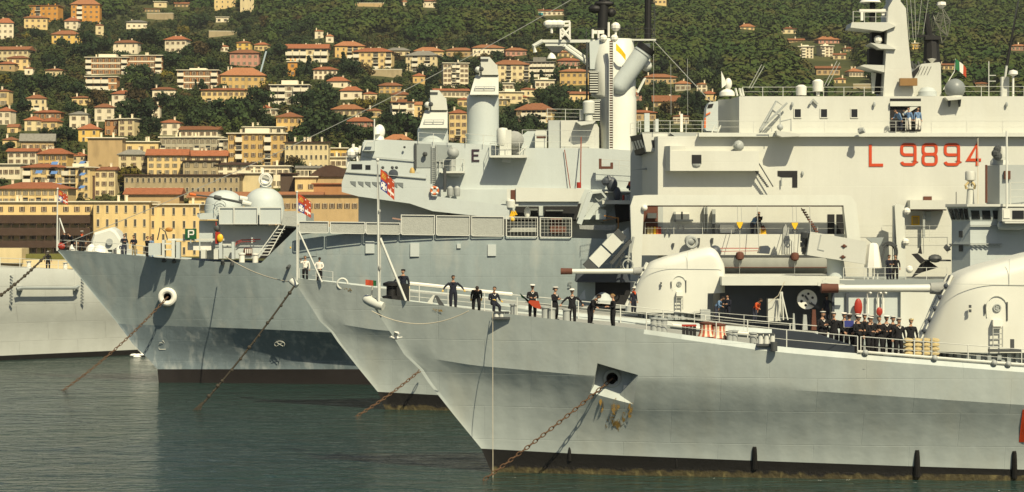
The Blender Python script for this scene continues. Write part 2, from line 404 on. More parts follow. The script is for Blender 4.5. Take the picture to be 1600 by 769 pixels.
UWIN = [unit_window(k) for k in range(3)]
def unit_balcony(parapet):
    b = MB(); b.box(-.5, .5, -1, 0.002, 0, .10, 0)
    if parapet:
        b.box(-.5, .5, -1, -.9, .10, .62, 0); b.box(-.5, -.48, -.9, 0, .10, .62, 0); b.box(.48, .5, -.9, 0, .10, .62, 0)
    else:
        for i in range(9): b.box(-.5 + i * .124, -.49 + i * .124, -1, -.97, .10, .62, 0)
        b.box(-.5, .5, -1, -.96, .62, .66, 0)
    b.box(-.40, .40, -.02, .03, .12, .98, 1)  # near-black panel painted for the shade behind each balcony
    o = b.build("balcony", [bandM, shadeM]); me = o.data; bpy.data.objects.remove(o); return me
UBAL = [unit_balcony(0), unit_balcony(1)]

BUILD = []       # (px0, px1, ytop, ybase, D, short)
def house(px0, px1, yt, ye, yb, wall, roof, floors, cols, label, short, style='hip', bal=(), D=None, deep=None, yaw=None, name='house', wins=(1.0, 1.5), wk=None, cat='house', chim=1, bands=False, inset=0.0):
    D = D or hit((px0 + px1) / 2, yb)
    rng = random.Random(int(px0 * 131 + yb * 17 + px1))
    xc = X((px0 + px1) / 2, D); z0 = Z(yb, D); w = M(px1 - px0, D); h = M(yb - ye, D); rh = M(ye - yt, D)
    yaw = math.radians(rng.uniform(-10, 10) if yaw is None else yaw)
    dp = deep or max(7.0, min(14.0, w * 0.62))
    w = w / (math.cos(yaw) + abs(math.sin(yaw)) * 0.35)
    o = thing(name, label, cat, (xc, D + dp / 2, z0), rz=yaw)
    ROOTLOC[o.name] = Vector((0, 0, 0))
    base = -(5.0 if D > 760 else 3.0)
    b = MB().box(-w / 2, w / 2, -dp / 2, dp / 2, base, h)
    b.build("wall", WALL[wall], o)
    rb = MB(); ov = min(0.8, w * 0.06) if style in ('hip', 'gable', 'pyr') else (0.7 if cat != 'wall' else .1)
    A, B2 = w / 2 + ov, dp / 2 + ov
    if style == 'hip' or style == 'pyr':
        rl = max(0.05, A - B2 * 0.95) if style == 'hip' else 0.05
        hh = max(rh, 0.8)
        rb.add([(-A, -B2, h), (A, -B2, h), (A, B2, h), (-A, B2, h), (-A, -B2, h + .18), (A, -B2, h + .18), (A, B2, h + .18), (-A, B2, h + .18), (-rl, 0, h + .18 + hh), (rl, 0, h + .18 + hh)],
               [(3, 2, 1, 0), (0, 1, 5, 4), (1, 2, 6, 5), (2, 3, 7, 6), (3, 0, 4, 7), (4, 5, 9, 8), (6, 7, 8, 9), (5, 6, 9), (7, 4, 8)])
    elif style == 'gable':
        hh = max(rh, 0.8)
        rb.add([(-A, -B2, h), (A, -B2, h), (A, B2, h), (-A, B2, h), (-A, -B2, h + .18), (A, -B2, h + .18), (A, B2, h + .18), (-A, B2, h + .18), (-A, 0, h + .18 + hh), (A, 0, h + .18 + hh)],
               [(3, 2, 1, 0), (0, 1, 5, 4), (1, 2, 6, 5), (2, 3, 7, 6), (3, 0, 4, 7), (4, 5, 9, 8), (6, 7, 8, 9), (5, 6, 9), (7, 4, 8)])
    elif style == 'vault':
        n = 12; pr = [(-A + 2 * A * i / n, h + rh * math.sin(math.pi * i / n)) for i in range(n + 1)]
        rb.prism3([(x, -B2, z) for x, z in pr], Vector((0, 2 * B2, 0)))
    else:
        t = 0.35
        rb.box(-A, A, -B2, B2, h, h + t)
        if rh > 1.2: rb.box(-w * .22, w * .2, -dp * .25, dp * .3, h + t, h + rh)
    ro = rb.build("roof", ROOF[roof] if style != 'flat' else (bandM if roof == 'flat' else ROOF[roof]), o)
    for c in range(chim):
        cx = rng.uniform(-w * .35, w * .35); cz = h + (rh * .5 if style != 'flat' else .3)
        cm = MB().box(cx - .35, cx + .35, -.3 + (1.2 if style == 'flat' else 0), .3 + (1.2 if style == 'flat' else 0), cz - .2, cz + max(1.3, rh * .5) + .5)
        cm.box(cx - .45, cx + .45, -.4 + (1.2 if style == 'flat' else 0), .4 + (1.2 if style == 'flat' else 0), cz + max(1.3, rh * .5) + .5, cz + max(1.3, rh * .5) + .7)
        cm.build("chimney", WALL['white' if wall != 'orange' else 'orange'], ro)
    if floors:
        fh = h / floors; ww = min(wins[0] * 1.08, w / cols * .5); wh = min(wins[1] * 1.08, fh * .6)
        k = rng.choice([0, 1, 1, 2]) if wk is None else wk
        for fl in range(floors):
            for c in range(cols):
                if (c, fl) in bal or c in bal: continue
                q = bpy.data.objects.new("window", UWIN[k]); COL.objects.link(q); q.parent = o
                q.location = (-w / 2 + w * (c + .5) / cols, -dp / 2 - .17, fl * fh + (fh - wh) * .5); q.scale = (ww, 1, wh)
        for c in bal:
            if isinstance(c, tuple): items = [c]
            else: items = [(c, fl) for fl in range(floors)]
            for (cc, fl) in items:
                q = bpy.data.objects.new("balcony", UBAL[1 if bands or rng.random() < .6 else 0]); COL.objects.link(q); q.parent = o
                q.location = (-w / 2 + w * (cc + .5) / cols, -dp / 2, fl * fh + .05); q.scale = (w / cols * .94, 1.5, fh * .9)
        if bands:
            for fl in range(floors + 1):
                MB().box(-w / 2 - .2, w / 2 + .2, -dp / 2 - .22, -dp / 2 + .1, fl * fh - .28, fl * fh + (.45 if fl < floors else 0.0)).build("floor_band", bandM, o)
        # side windows on the flank the viewer sees
        sgn = -1 if (xc < 0) == (yaw > -0.05) else 1
    BUILD.append((px0, px1, yt, yb, D, short))
    return o

H = house
# upper left
H(46, 93, 7, 9, 34, 'orange', 'orange', 3, 5, 'orange stepped apartment block with flat roof near the top left', 'orange stepped block', 'flat', (1,), chim=2, cat='apartment block', name='apartment_block')
H(36, 73, 24, 28, 45, 'cream', 'orange', 2, 4, 'cream two storey house below the orange stepped block', 'cream house below the orange block', wk=1)
H(110, 155, -3, 7, 38, 'orange', 'orange', 4, 5, 'tall orange apartment tower with tiled hip roof and stacked balconies', 'tall orange tower', 'hip', (1,), chim=1, cat='apartment block', name='apartment_block')
H(101, 123, 27, 33, 46, 'white', 'red', 2, 2, 'small white house tucked under the tall orange tower', 'white house under the orange tower')
H(80, 124, 47, 54, 69, 'yellow', 'brown', 2, 4, 'long low villa with brown tiled roof and white loggia', 'loggia villa', wins=(1.6, 1.6), wk=0)
H(-6, 20, 28, 36, 62, 'white', 'red', 3, 3, 'white three storey house cut by the left photo edge near the top', 'white house at the left edge')
H(148, 161, 37, 40, 55, 'pale', 'brown', 2, 1, 'narrow pale ruined looking house on an orange base', 'narrow pale house')
H(-4, 47, 72, 78, 96, 'pale', 'brown', 2, 6, 'long pale row house with brown roof at the left edge', 'long pale row house', 'gable', wk=1, chim=2)
H(11, 44, 87, 91, 110, 'cream', 'brown', 2, 3, 'cream house standing just below the long pale row house', 'cream house below the row house')
H(-3, 24, 96, 100, 112, 'tan', 'red', 1, 2, 'low tan house with red roof at the left edge', 'low tan house')
H(38, 51, 105, 107, 118, 'white', 'red', 1, 1, 'little white house right of the low tan house', 'little white house')
H(71, 99, 107, 110, 120, 'pale', 'brown', 1, 3, 'low pale house with thin brown roof between dense trees', 'low pale house among trees')
H(177, 217, 62, 67, 85, 'white', 'brown', 2, 3, 'white house with brown hip roof above the striped apartment block', 'white house above the striped block', wk=0, chim=2)
H(134, 199, 84, 90, 117, 'brick', 'flat', 3, 7, 'brick and white striped apartment block with banded balconies, left wing', 'striped block left wing', 'flat', (0, 6), bands=True, wins=(1.6, 1.6), cat='apartment block', name='apartment_block', chim=2, yaw=0)
H(134, 182, 117, 120, 141, 'brick', 'flat', 2, 4, 'lower banded balcony terrace under the striped left wing', 'striped lower terrace', 'flat', (0, 1, 2), bands=True, cat='apartment block', name='apartment_block', chim=0, yaw=0)
H(191, 253, 84, 87, 115, 'brick', 'flat', 3, 6, 'brick and white striped apartment block, right wing set slightly back', 'striped block right wing', 'flat', (5,), bands=True, wins=(1.6, 1.6), cat='apartment block', name='apartment_block', chim=2, yaw=0)
H(258, 294, 56, 62, 83, 'white', 'red', 2, 4, 'cream white villa with red roof and a big chimney on its ridge', 'cream villa with big chimney', wk=1, chim=2)
H(196, 229, 31, 35, 46, 'white', 'grey', 1, 4, 'low white house with grey roof high on the slope', 'low white house up the slope', wk=2)
H(240, 260, 1, 3, 12, 'pale', 'flat', 1, 1, 'open pavilion with a thin white flat roof', 'thin roofed pavilion', 'flat', chim=0)
H(272, 298, 3, 6, 12, 'tan', 'brown', 1, 4, 'long low tan shed at the top of the slope', 'long low shed', 'gable', chim=0)
H(229, 271, 20, 21, 32, 'stone', 'flat', 0, 1, 'pale stone terrace wall with an uneven top', 'stone terrace', 'flat', chim=0, deep=4, name='terrace_wall', cat='wall')
H(225, 249, 12, 14, 20, 'tan', 'brown', 1, 4, 'low tan pergola building above the stone terrace', 'tan pergola building', 'flat', chim=0)
H(337, 357, 25, 27, 36, 'white', 'flat', 1, 2, 'small white garden house with two big openings', 'small garden house', 'flat', wins=(2.4, 1.8), wk=0, chim=0)
H(333, 368, -12, -8, 14, 'cream', 'red', 3, 4, 'large cream villa cut by the top edge of the photo', 'large cream villa at the top', wk=0)
H(374, 396, -10, -6, 20, 'pale', 'brown', 2, 2, 'pale tower house cut by the top edge, right of the large villa', 'pale tower house at the top')
H(325, 371, 48, 49, 58, 'stone', 'flat', 0, 1, 'ruined pale stone wall on a garden terrace', 'ruined stone wall', 'flat', chim=0, deep=3, name='terrace_wall', cat='wall')
H(370, 392, 64, 67, 79, 'yellow', 'orange', 2, 2, 'small yellow house with overhanging orange roof', 'small yellow house')
H(342, 356, 70, 73, 81, 'white', 'red', 1, 2, 'tiny white house left of the small yellow house', 'tiny white house')
H(359, 404, 77, 83, 104, 'pink', 'brown', 2, 5, 'salmon pink house with dark brown roof and arched porch', 'salmon pink house', wk=2)
H(277, 340, 106, 110, 139, 'brick', 'flat', 3, 6, 'striped apartment block with white slabs and a grey roof hut', 'second striped block', 'flat', (0, 5), bands=True, wins=(1.6, 1.6), cat='apartment block', name='apartment_block', chim=1, yaw=0)
H(342, 413, 105, 118, 141, 'ochre', 'orange', 2, 7, 'broad ochre house with a large orange hip roof', 'broad ochre hip roofed house', chim=2, wk=2)
H(314, 391, 137, 141, 164, 'cream', 'red', 2, 9, 'long yellowish row house with red roof and many small windows', 'long yellow row house', bal=((1, 0), (5, 0), (8, 0)), wk=1, chim=3)
H(237, 274, 136, 140, 155, 'white', 'brown', 1, 3, 'white one storey house below the second striped block', 'white low house below the second striped block')
H(175, 206, 141, 147, 168, 'white', 'red', 2, 2, 'white house with red roof and brown shutters half hidden by a tree', 'half hidden white house', wk=1)
H(146, 177, 162, 168, 190, 'white', 'brown', 2, 2, 'white cube house with brown roof and two upper windows', 'white cube house', wk=2)
H(40, 71, 148, 154, 174, 'pale', 'brown', 2, 3, 'pale house with brown hip roof and a front balcony', 'pale balcony house', bal=((1, 0),), wk=0)
H(112, 141, 150, 153, 165, 'cream', 'brown', 1, 3, 'cream house mostly hidden behind a dark tree', 'cream house behind a dark tree')
H(108, 137, 174, 179, 202, 'white', 'grey', 2, 2, 'white square house with grey roof and dark red windows', 'white square house', wk=1)
H(54, 95, 172, 176, 187, 'brick', 'red', 1, 5, 'brick red house with flat red eaves', 'brick red house')
H(36, 66, 182, 188, 206, 'pale', 'red', 2, 2, 'pale greenish house with red roof left of the brick red house', 'pale greenish house', wk=2)
H(65, 92, 183, 190, 213, 'cream', 'red', 2, 2, 'cream house with red roof under the brick red house', 'cream house under the brick red house')
H(-4, 15, 139, 143, 167, 'cream', 'brown', 2, 1, 'cream house front at the left edge with one wide window', 'cream edge house', wins=(2.2, 2.0))
H(-4, 19, 167, 174, 196, 'white', 'red', 2, 2, 'white house with red roof at the left edge of the slope', 'white edge house')
H(11, 28, 194, 199, 209, 'cream', 'brown', 1, 1, 'small cream gabled shed near the left edge', 'small cream shed', 'gable', chim=0)
H(30, 82, 209, 221, 237, 'tan', 'grey', 1, 5, 'long tan building with a pale grey sheet roof', 'grey roofed long building', 'gable', chim=0, wk=1)
H(122, 155, 193, 202, 223, 'yellow', 'red', 2, 2, 'yellow house with a red pyramid roof', 'yellow pyramid roofed house', 'pyr', wk=0)
H(165, 189, 184, 187, 212, 'brick', 'flat', 2, 2, 'two tone block with orange brick front behind the blank wall', 'two tone block', 'flat', chim=1)
H(186, 213, 183, 186, 214, 'pale', 'flat', 3, 2, 'cream block with roof parapet right of the two tone block', 'cream parapet block', 'flat', chim=1)
H(236, 249, 164, 167, 192, 'white', 'brown', 3, 1, 'narrow white house glimpsed between trees', 'narrow white house')
H(137, 191, 214, 216, 264, 'tan', 'flat', 0, 1, 'big windowless tan gable wall above the waterfront', 'blank tan wall block', 'flat', chim=2, yaw=0, name='apartment_block', cat='apartment block')
H(191, 246, 218, 222, 241, 'cream', 'flat', 1, 3, 'low cream block joined to the right of the blank wall', 'low cream block', 'flat', chim=3)
H(250, 281, 187, 192, 212, 'white', 'red', 2, 2, 'plain white house with shallow red roof', 'plain white house', wk=2)
H(282, 343, 197, 203, 214, 'white', 'brown', 1, 6, 'white penthouse strip with brown awning roof', 'penthouse strip', 'gable', chim=0)
H(250, 347, 212, 215, 238, 'grey', 'flat', 2, 11, 'long grey white terrace block with small balconies', 'long grey terrace block', 'flat', ((0, 0), (6, 0), (8, 0)), wk=2, chim=3, yaw=0, name='apartment_block', cat='apartment block')
H(355, 446, 200, 209, 262, 'ochre', 'flat', 4, 8, 'ochre apartment block with two columns of recessed balconies', 'ochre balcony block', 'flat', (1, 5), bands=False, wk=1, chim=1, yaw=2, name='apartment_block', cat='apartment block')
H(375, 444, 197, 199, 209, 'white', 'flat', 1, 5, 'white penthouse with a red end on the ochre block', 'white penthouse', 'flat', wins=(2.2, 1.6), wk=0, chim=2)
H(12, 58, 232, 237, 257, 'white', 'red', 2, 4, 'white row house with long red roof by the left edge', 'white row house', 'gable', wk=1)
H(60, 109, 232, 241, 263, 'ochre', 'red', 2, 5, 'shabby ochre house with red roof and several chimneys', 'shabby ochre house', chim=4)
H(-4, 36, 255, 257, 280, 'white', 'flat', 1, 4, 'white crenellated wall house at the left edge', 'crenellated white house', 'flat', chim=0)
H(36, 100, 256, 262, 312, 'cream', 'red', 4, 5, 'cream apartment house with blue awnings on its balconies', 'blue awning apartment', 'hip', ((0, 2), (0, 3), (3, 1), (3, 2), (3, 3)), wk=2, yaw=0, name='apartment_block', cat='apartment block')
H(99, 146, 255, 262, 312, 'cream', 'flat', 4, 4, 'cream apartment wing with stacked brown balconies', 'stacked balcony wing', 'flat', (0, 1), wk=0, yaw=-12, name='apartment_block', cat='apartment block')
H(146, 181, 261, 266, 308, 'pale', 'brown', 3, 3, 'pale plastered house beside a tall brown chimney pipe', 'pale plastered house', 'gable', wk=1)
H(-6, 106, 285, 295, 320, 'cream', 'red', 2, 11, 'long waterfront house with weathered red tile roof', 'long red roofed waterfront house', bal=((4, 0), (6, 0)), wk=2, chim=3, yaw=0, D=745)
H(182, 231, 234, 242, 272, 'pale', 'grey', 3, 3, 'pale house with grey roof behind a yellow tree', 'pale grey roofed house', 'hip', wk=1)
H(229, 291, 233, 243, 274, 'cream', 'red', 3, 5, 'cream house with a red gable roof and arched upper windows', 'cream gabled house', 'gable', wk=2, chim=1, yaw=3)
H(290, 353, 235, 244, 264, 'pale', 'red', 2, 5, 'pale house with long red roof right of the cream gabled house', 'pale long red roof house', 'gable', chim=3, yaw=0)
H(286, 341, 249, 252, 276, 'stone', 'dark', 2, 4, 'grey stone house with dark eaves above the long barracks', 'grey stone house', 'flat', wk=2, yaw=0, chim=0)
H(338, 396, 254, 258, 277, 'white', 'dark', 2, 4, 'white house with dark eaves and red brown shutters', 'white dark eaved house', 'gable', wk=1, chim=2)
H(194, 374, 271, 274, 304, 'stone', 'dark', 2, 21, 'long grey stone barracks with two rows of small windows', 'long stone barracks', 'flat', wk=0, chim=0, yaw=0, D=790, name='barracks', cat='building')
H(374, 424, 268, 271, 303, 'pale', 'flat', 0, 1, 'windowless pale block right of the stone barracks', 'windowless pale block', 'flat', chim=2, yaw=0)
H(392, 452, 256, 260, 295, 'white', 'flat', 2, 6, 'white block with flat grey roof in front of the ochre block', 'white flat roofed block', 'flat', wk=2, chim=1, yaw=0)
H(445, 513, 219, 223, 268, 'pale', 'dark', 3, 9, 'grey cream palace with three rows of arched windows', 'arched window palace', 'flat', wk=0, chim=5, yaw=0, name='apartment_block', cat='apartment block')
H(512, 541, 229, 232, 252, 'yellow', 'flat', 1, 3, 'yellow house with white cornice right of the palace', 'yellow cornice house', 'flat', wins=(2.0, 1.4), chim=1)
H(508, 545, 243, 246, 264, 'white', 'flat', 1, 4, 'white balcony house behind the ship bridge', 'white balcony house by the bridge', 'flat', wins=(2.0, 1.5), chim=1)
H(485, 548, 258, 276, 296, 'tan', 'dark', 0, 1, 'hall with a dark brown arched roof', 'arched roof hall', 'vault', chim=0, D=770, yaw=0, name='hall', cat='building', deep=20)
H(438, 462, 270, 272, 306, 'dark', 'dark', 0, 1, 'dark side of a battlemented house', 'dark sided house', 'flat', chim=0, yaw=0, D=772)  # dark block built as the side of the battlemented house
H(461, 494, 273, 277, 306, 'cream', 'flat', 1, 2, 'cream battlemented house with one arched twin window', 'battlemented house', 'flat', chim=3, yaw=0, D=768)
H(490, 560, 286, 288, 303, 'red' if 'red' in WALL else 'brick', 'red', 0, 1, 'low brick red wall house below the arched hall', 'low brick red house', 'flat', chim=0, D=752, yaw=0)
H(196, 280, 294, 304, 316, 'tan', 'red', 0, 1, 'warehouse with a long dark red tile roof', 'red roofed warehouse', 'gable', chim=0, D=745, yaw=0, name='warehouse', cat='building')
H(295, 500, 300, 309, 330, 'cream', 'orange', 1, 14, 'long low shed with orange red roof behind the gun domes', 'long orange roofed shed', 'gable', chim=0, D=742, yaw=0, name='warehouse', cat='building', deep=16)
H(-8, 146, 313, 316, 402, 'cream', 'flat', 4, 9, 'waterfront building with rusty covered galleries along its front', 'gallery waterfront building', 'flat', wk=1, chim=3, yaw=0, D=722, deep=16, name='waterfront_building', cat='building')
H(146, 233, 312, 316, 402, 'cream', 'flat', 4, 6, 'cream waterfront palace with tall narrow windows, left wing', 'waterfront palace left wing', 'flat', wins=(0.8, 2.3), wk=0, chim=2, yaw=0, D=716, deep=18, name='waterfront_building', cat='building')
H(231, 312, 316, 320, 402, 'cream', 'flat', 4, 5, 'cream waterfront palace with tall narrow windows, right wing', 'waterfront palace right wing', 'flat', wins=(0.8, 2.3), wk=0, chim=1, yaw=0, D=720, deep=18, name='waterfront_building', cat='building')
H(420, 560, 303, 306, 400, 'tan', 'dark', 3, 12, 'dark eaved harbour warehouse seen past the gun domes', 'dark eaved harbour warehouse', 'flat', wk=1, chim=0, yaw=0, D=724, deep=18, name='warehouse', cat='building')
# middle
H(432, 473, 175, 183, 206, 'ochre', 'brown', 2, 4, 'ochre house with a wide brown pyramid roof above the palace', 'ochre pyramid roofed house', 'pyr', wk=1)
H(446, 512, 68, 76, 98, 'pale', 'red', 2, 6, 'pale apartments with long red roof and white balcony bands', 'red roofed banded apartments', 'gable', (0, 1, 2, 4, 5), bands=True, chim=4, yaw=0, name='apartment_block', cat='apartment block')
H(520, 568, 64, 72, 92, 'ochre', 'orange', 2, 5, 'ochre apartment house with wide orange eaves', 'ochre wide eaved house', 'hip', (2, 3), wk=0)
H(552, 614, 74, 81, 109, 'cream', 'red', 3, 6, 'cream apartment block on a stone retaining wall', 'cream block on a stone wall', 'hip', (0, 3, 5), wk=1, chim=3, name='apartment_block', cat='apartment block')
H(580, 628, 108, 109, 120, 'stone', 'flat', 0, 1, 'stone retaining wall under the cream apartment block', 'stone retaining wall', 'flat', chim=0, deep=5, name='retaining_wall', cat='wall', yaw=0)
H(491, 505, 46, 49, 61, 'white', 'red', 2, 1, 'small white tower house at the forest edge', 'small white tower house')
H(509, 521, 53, 57, 67, 'white', 'orange', 1, 1, 'small white house right of the white tower house', 'small white forest edge house')
H(449, 464, 95, 97, 120, 'orange', 'flat', 2, 1, 'square orange tower with a battlemented top', 'square orange tower', 'flat', chim=2)
H(398, 420, 66, 70, 80, 'cream', 'red', 1, 3, 'low cream house with red roof behind a yellow crane', 'low cream house by the crane')
H(395, 413, 112, 119, 136, 'yellow', 'red', 2, 2, 'yellow house with red eaves under the crane jib', 'yellow house under the crane')
H(422, 482, 125, 133, 164, 'grey', 'flat', 3, 5, 'modern slab building with wide white bands and dark recesses', 'modern banded slab', 'flat', (0, 1, 3, 4), bands=True, chim=1, yaw=0, name='apartment_block', cat='apartment block')
H(488, 526, 104, 109, 125, 'white', 'red', 2, 5, 'white house with red roof and five tall windows', 'white five window house', 'hip', wins=(.8, 1.9), wk=1)
H(511, 545, 120, 127, 138, 'white', 'red', 1, 2, 'white cottage with brown red roof below the five window house', 'white cottage')
H(532, 566, 135, 142, 156, 'white', 'red', 1, 2, 'white house with red hip roof, lowest of three stepping down', 'lowest stepping white house', wk=1)
H(520, 568, 163, 171, 181, 'pale', 'orange', 1, 5, 'pale low villa with orange roof behind round trees', 'pale low villa', chim=2)
H(541, 583, 183, 190, 204, 'pink', 'red', 2, 4, 'pinkish house with pale pilasters and a red roof', 'pinkish pilaster house', chim=2, wk=2)
H(592, 628, 129, 134, 146, 'ochre', 'brown', 2, 4, 'ochre house with arched ground floor', 'ochre arched house', wk=2)
H(610, 641, 143, 148, 160, 'tan', 'brown', 1, 3, 'tan house with a deep brown roof', 'tan brown roofed house')
H(609, 646, 155, 160, 192, 'white', 'brown', 3, 3, 'white house with three stacked balcony rows', 'three balcony white house', 'flat', (0, 1), bands=True, chim=1)
H(640, 659, 159, 164, 188, 'cream', 'orange', 2, 2, 'cream gabled house right of the balcony house', 'cream gabled house uphill of the director', 'gable')
H(635, 687, 79, 87, 113, 'pale', 'grey', 3, 5, 'pale apartment house under a dark grey roof', 'dark grey roofed apartments', 'hip', (1, 3), chim=1, name='apartment_block', cat='apartment block')
H(603, 640, 74, 79, 88, 'pale', 'grey', 1, 4, 'grey roofed house at the forest edge', 'grey roofed forest edge house')
H(645, 664, 114, 119, 131, 'ochre', 'red', 1, 2, 'small ochre house with red roof left of the white tower block', 'small ochre house')
H(690, 731, 97, 99, 137, 'white', 'flat', 5, 6, 'white and brown striped tower block with central balconies', 'striped tower block', 'flat', (2, 3), wins=(1.4, 2.6), wk=1, chim=1, yaw=8, name='apartment_block', cat='apartment block')
H(645, 692, 73, 80, 91, 'cream', 'orange', 1, 6, 'low cream house with broad orange roof under the forest', 'low broad roofed house')
H(697, 741, 74, 79, 90, 'tan', 'orange', 1, 5, 'tan house with orange roofs in two steps', 'two step orange roofed house')
H(735, 787, 69, 75, 87, 'white', 'orange', 1, 7, 'long white house with orange roof at the forest edge', 'long white forest edge house', wk=0)
H(788, 822, 74, 79, 88, 'pink', 'orange', 1, 4, 'pinkish house with orange roof right of the long white house', 'pinkish forest edge house')
H(768, 826, 93, 101, 130, 'pale', 'orange', 3, 6, 'pale apartment block with orange roof end and brown front panels', 'pale block with brown panels', 'hip', (2, 5), wk=1, chim=2, name='apartment_block', cat='apartment block')
H(820, 868, 89, 97, 121, 'grey', 'grey', 3, 7, 'modern grey house with two white balcony rings', 'modern grey ringed house', 'flat', (0, 1, 2, 3, 4, 5, 6), bands=True, chim=1, name='apartment_block', cat='apartment block')
H(875, 921, 107, 112, 134, 'ochre', 'orange', 2, 5, 'ochre villa with orange roof behind the ship mast', 'ochre villa behind the mast', wk=1, chim=2)
H(886, 920, 143, 147, 160, 'cream', 'brown', 1, 4, 'cream gabled house just left of the ship funnel', 'cream house left of the funnel', 'gable')
H(870, 906, 90, 95, 104, 'pink', 'red', 1, 5, 'reddish house under the yardarm', 'reddish house under the yardarm')
H(872, 897, 79, 82, 90, 'cream', 'orange', 1, 3, 'small cream house above the reddish house', 'small cream house above the reddish house')
H(676, 731, 138, 142, 152, 'white', 'red', 1, 8, 'row of low white houses with red roofs below the striped tower', 'low white red roofed row', 'gable', chim=2)
H(702, 730, 171, 177, 224, 'cream', 'red', 4, 3, 'tall pale yellow house between the two director towers', 'tall pale yellow house', bal=((1, 1),), wk=1)
H(600, 642, 210, 219, 236, 'tan', 'orange', 1, 3, 'house showing only its bright orange roof over the ship', 'bright orange roof')
H(808, 866, 161, 172, 193, 'cream', 'brown', 2, 7, 'long cream house with dark brown roof and balcony rows', 'long cream balcony house', 'hip', (1, 2, 3, 4, 5), bands=True)
H(776, 816, 139, 144, 162, 'pale', 'flat', 1, 4, 'pale flat roofed house with terraces', 'pale terraced house', 'flat')
H(835, 866, 121, 125, 139, 'white', 'flat', 1, 4, 'white flat roofed bungalow with cypresses', 'white bungalow', 'flat')
H(1005, 1056, 115, 121, 132, 'tan', 'orange', 1, 7, 'tan house with long orange roof right of the funnel', 'long orange roof right of the funnel', wins=(1.6, 1.4), wk=0)
H(1055, 1079, 126, 131, 143, 'grey', 'orange', 1, 3, 'greyish house with orange roof under the radio wires', 'greyish orange roofed house')
H(1090, 1106, 129, 132, 144, 'white', 'orange', 2, 2, 'small white two storey house at the wood edge', 'small white wood edge house')
H(1096, 1121, 142, 147, 160, 'cream', 'red', 1, 3, 'cream house with red roof left of the landing ship', 'cream house left of the landing ship')
H(1021, 1062, 149, 159, 168, 'cream', 'brown', 1, 4, 'low cream chalet with a wide shallow brown gable', 'wide gabled chalet', 'gable')
H(990, 1004, 142, 147, 158, 'pink', 'red', 1, 1, 'pink house half behind the funnel', 'pink house behind the funnel')
H(980, 1024, 172, 176, 190, 'tan', 'red', 1, 4, 'tan house seen through the rails by the funnel', 'tan house behind the rails')
H(1052, 1077, 180, 182, 194, 'white', 'brown', 1, 4, 'white house low behind the landing ship rails', 'white house behind the rails')
H(405, 424, 164, 169, 178, 'white', 'red', 1, 2, 'small white house with red roof peeping over dark trees', 'peeping red roofed house')
H(425, 434, 169, 171, 181, 'white', 'flat', 1, 1, 'little white cube beside the peeping red roofed house', 'little white cube', 'flat', chim=0)
H(345, 358, 216, 219, 240, 'grey', 'flat', 2, 2, 'grey balcony end between the terrace block and the ochre block', 'grey balcony end', 'flat', (0,), chim=0)
H(770, 796, 152, 155, 166, 'cream', 'flat', 1, 3, 'cream terraced house right of the big director tower', 'cream house right of the director', 'flat', chim=1)
H(800, 826, 148, 152, 162, 'pale', 'red', 1, 3, 'pale cottage behind the long cream balcony house', 'pale cottage behind the balcony house')
H(660, 684, 186, 190, 208, 'cream', 'brown', 2, 2, 'cream house just left of the smaller director', 'cream house left of the director')
H(4, 26, 214, 219, 232, 'cream', 'brown', 1, 2, 'cream cottage near the left edge above the white row house', 'cream cottage above the row house')
H(566, 588, 143, 147, 157, 'pale', 'red', 1, 2, 'pale cottage among trees left of the arched ochre house', 'pale cottage by the arched house')
H(214, 238, 238, 242, 262, 'pale', 'flat', 2, 3, 'pale flat house squeezed behind the grey roofed one', 'squeezed pale house', 'flat')
H(462, 501, 260, 263, 277, 'white', 'grey', 1, 6, 'low white row house under the arched window palace', 'low white row under the palace', 'gable', D=800)
H(784, 803, 127, 130, 142, 'white', 'flat', 1, 3, 'white terraced house above the pale terraced one', 'upper white terraced house', 'flat')
H(812, 836, 137, 140, 151, 'pale', 'red', 1, 3, 'pale cottage left of the white bungalow cypresses', 'pale cottage by the cypresses')
H(716, 734, 152, 156, 168, 'cream', 'red', 1, 2, 'cream cottage above the tall pale yellow house', 'cream cottage above the tall house')
H(574, 596, 169, 173, 184, 'cream', 'brown', 1, 3, 'cream bungalow left of the three balcony house', 'cream bungalow')
H(112, 134, 238, 244, 258, 'pale', 'red', 2, 2, 'pale house with red roof left of the blank tan wall', 'pale house left of the blank wall')
H(660, 684, 222, 226, 240, 'white', 'flat', 2, 3, 'white flat house low between the directors', 'white house low between the directors', 'flat')
# far right slope
H(1248, 1272, 70, 73, 91, 'white', 'flat', 4, 4, 'white four storey block, left one of the pair on the far slope', 'left far white block', 'flat', (1,), chim=1, yaw=-6, name='apartment_block', cat='apartment block')
H(1279, 1301, 69, 72, 90, 'white', 'flat', 4, 3, 'white four storey block, right one of the pair on the far slope', 'right far white block', 'flat', (0,), chim=1, yaw=16, name='apartment_block', cat='apartment block')
H(1276, 1311, 56, 62, 68, 'pink', 'orange', 1, 5, 'red roofed villa above the right far white block', 'red roofed far villa', chim=2)
H(1232, 1257, 60, 63, 66, 'tan', 'brown', 1, 4, 'long low brown roofed house on the far slope', 'long low far house', 'gable')
H(1220, 1246, 42, 45, 53, 'pale', 'brown', 1, 3, 'pale bungalow with carport in the far wood', 'pale far bungalow', 'flat')
H(1156, 1179, 37, 42, 47, 'cream', 'orange', 1, 3, 'lone cream house with orange roof in the wood', 'lone orange roofed house')
H(1276, 1313, 103, 107, 118, 'tan', 'brown', 1, 4, 'tan house with a long brown roof near the mast', 'tan house near the mast', 'gable')
H(1324, 1356, 106, 112, 120, 'white', 'orange', 1, 6, 'white house with mottled orange roof left of the mast', 'mottled roof house', chim=3)
H(1304, 1323, 121, 124, 131, 'cream', 'brown', 1, 2, 'cream shed below the tan house', 'cream shed')
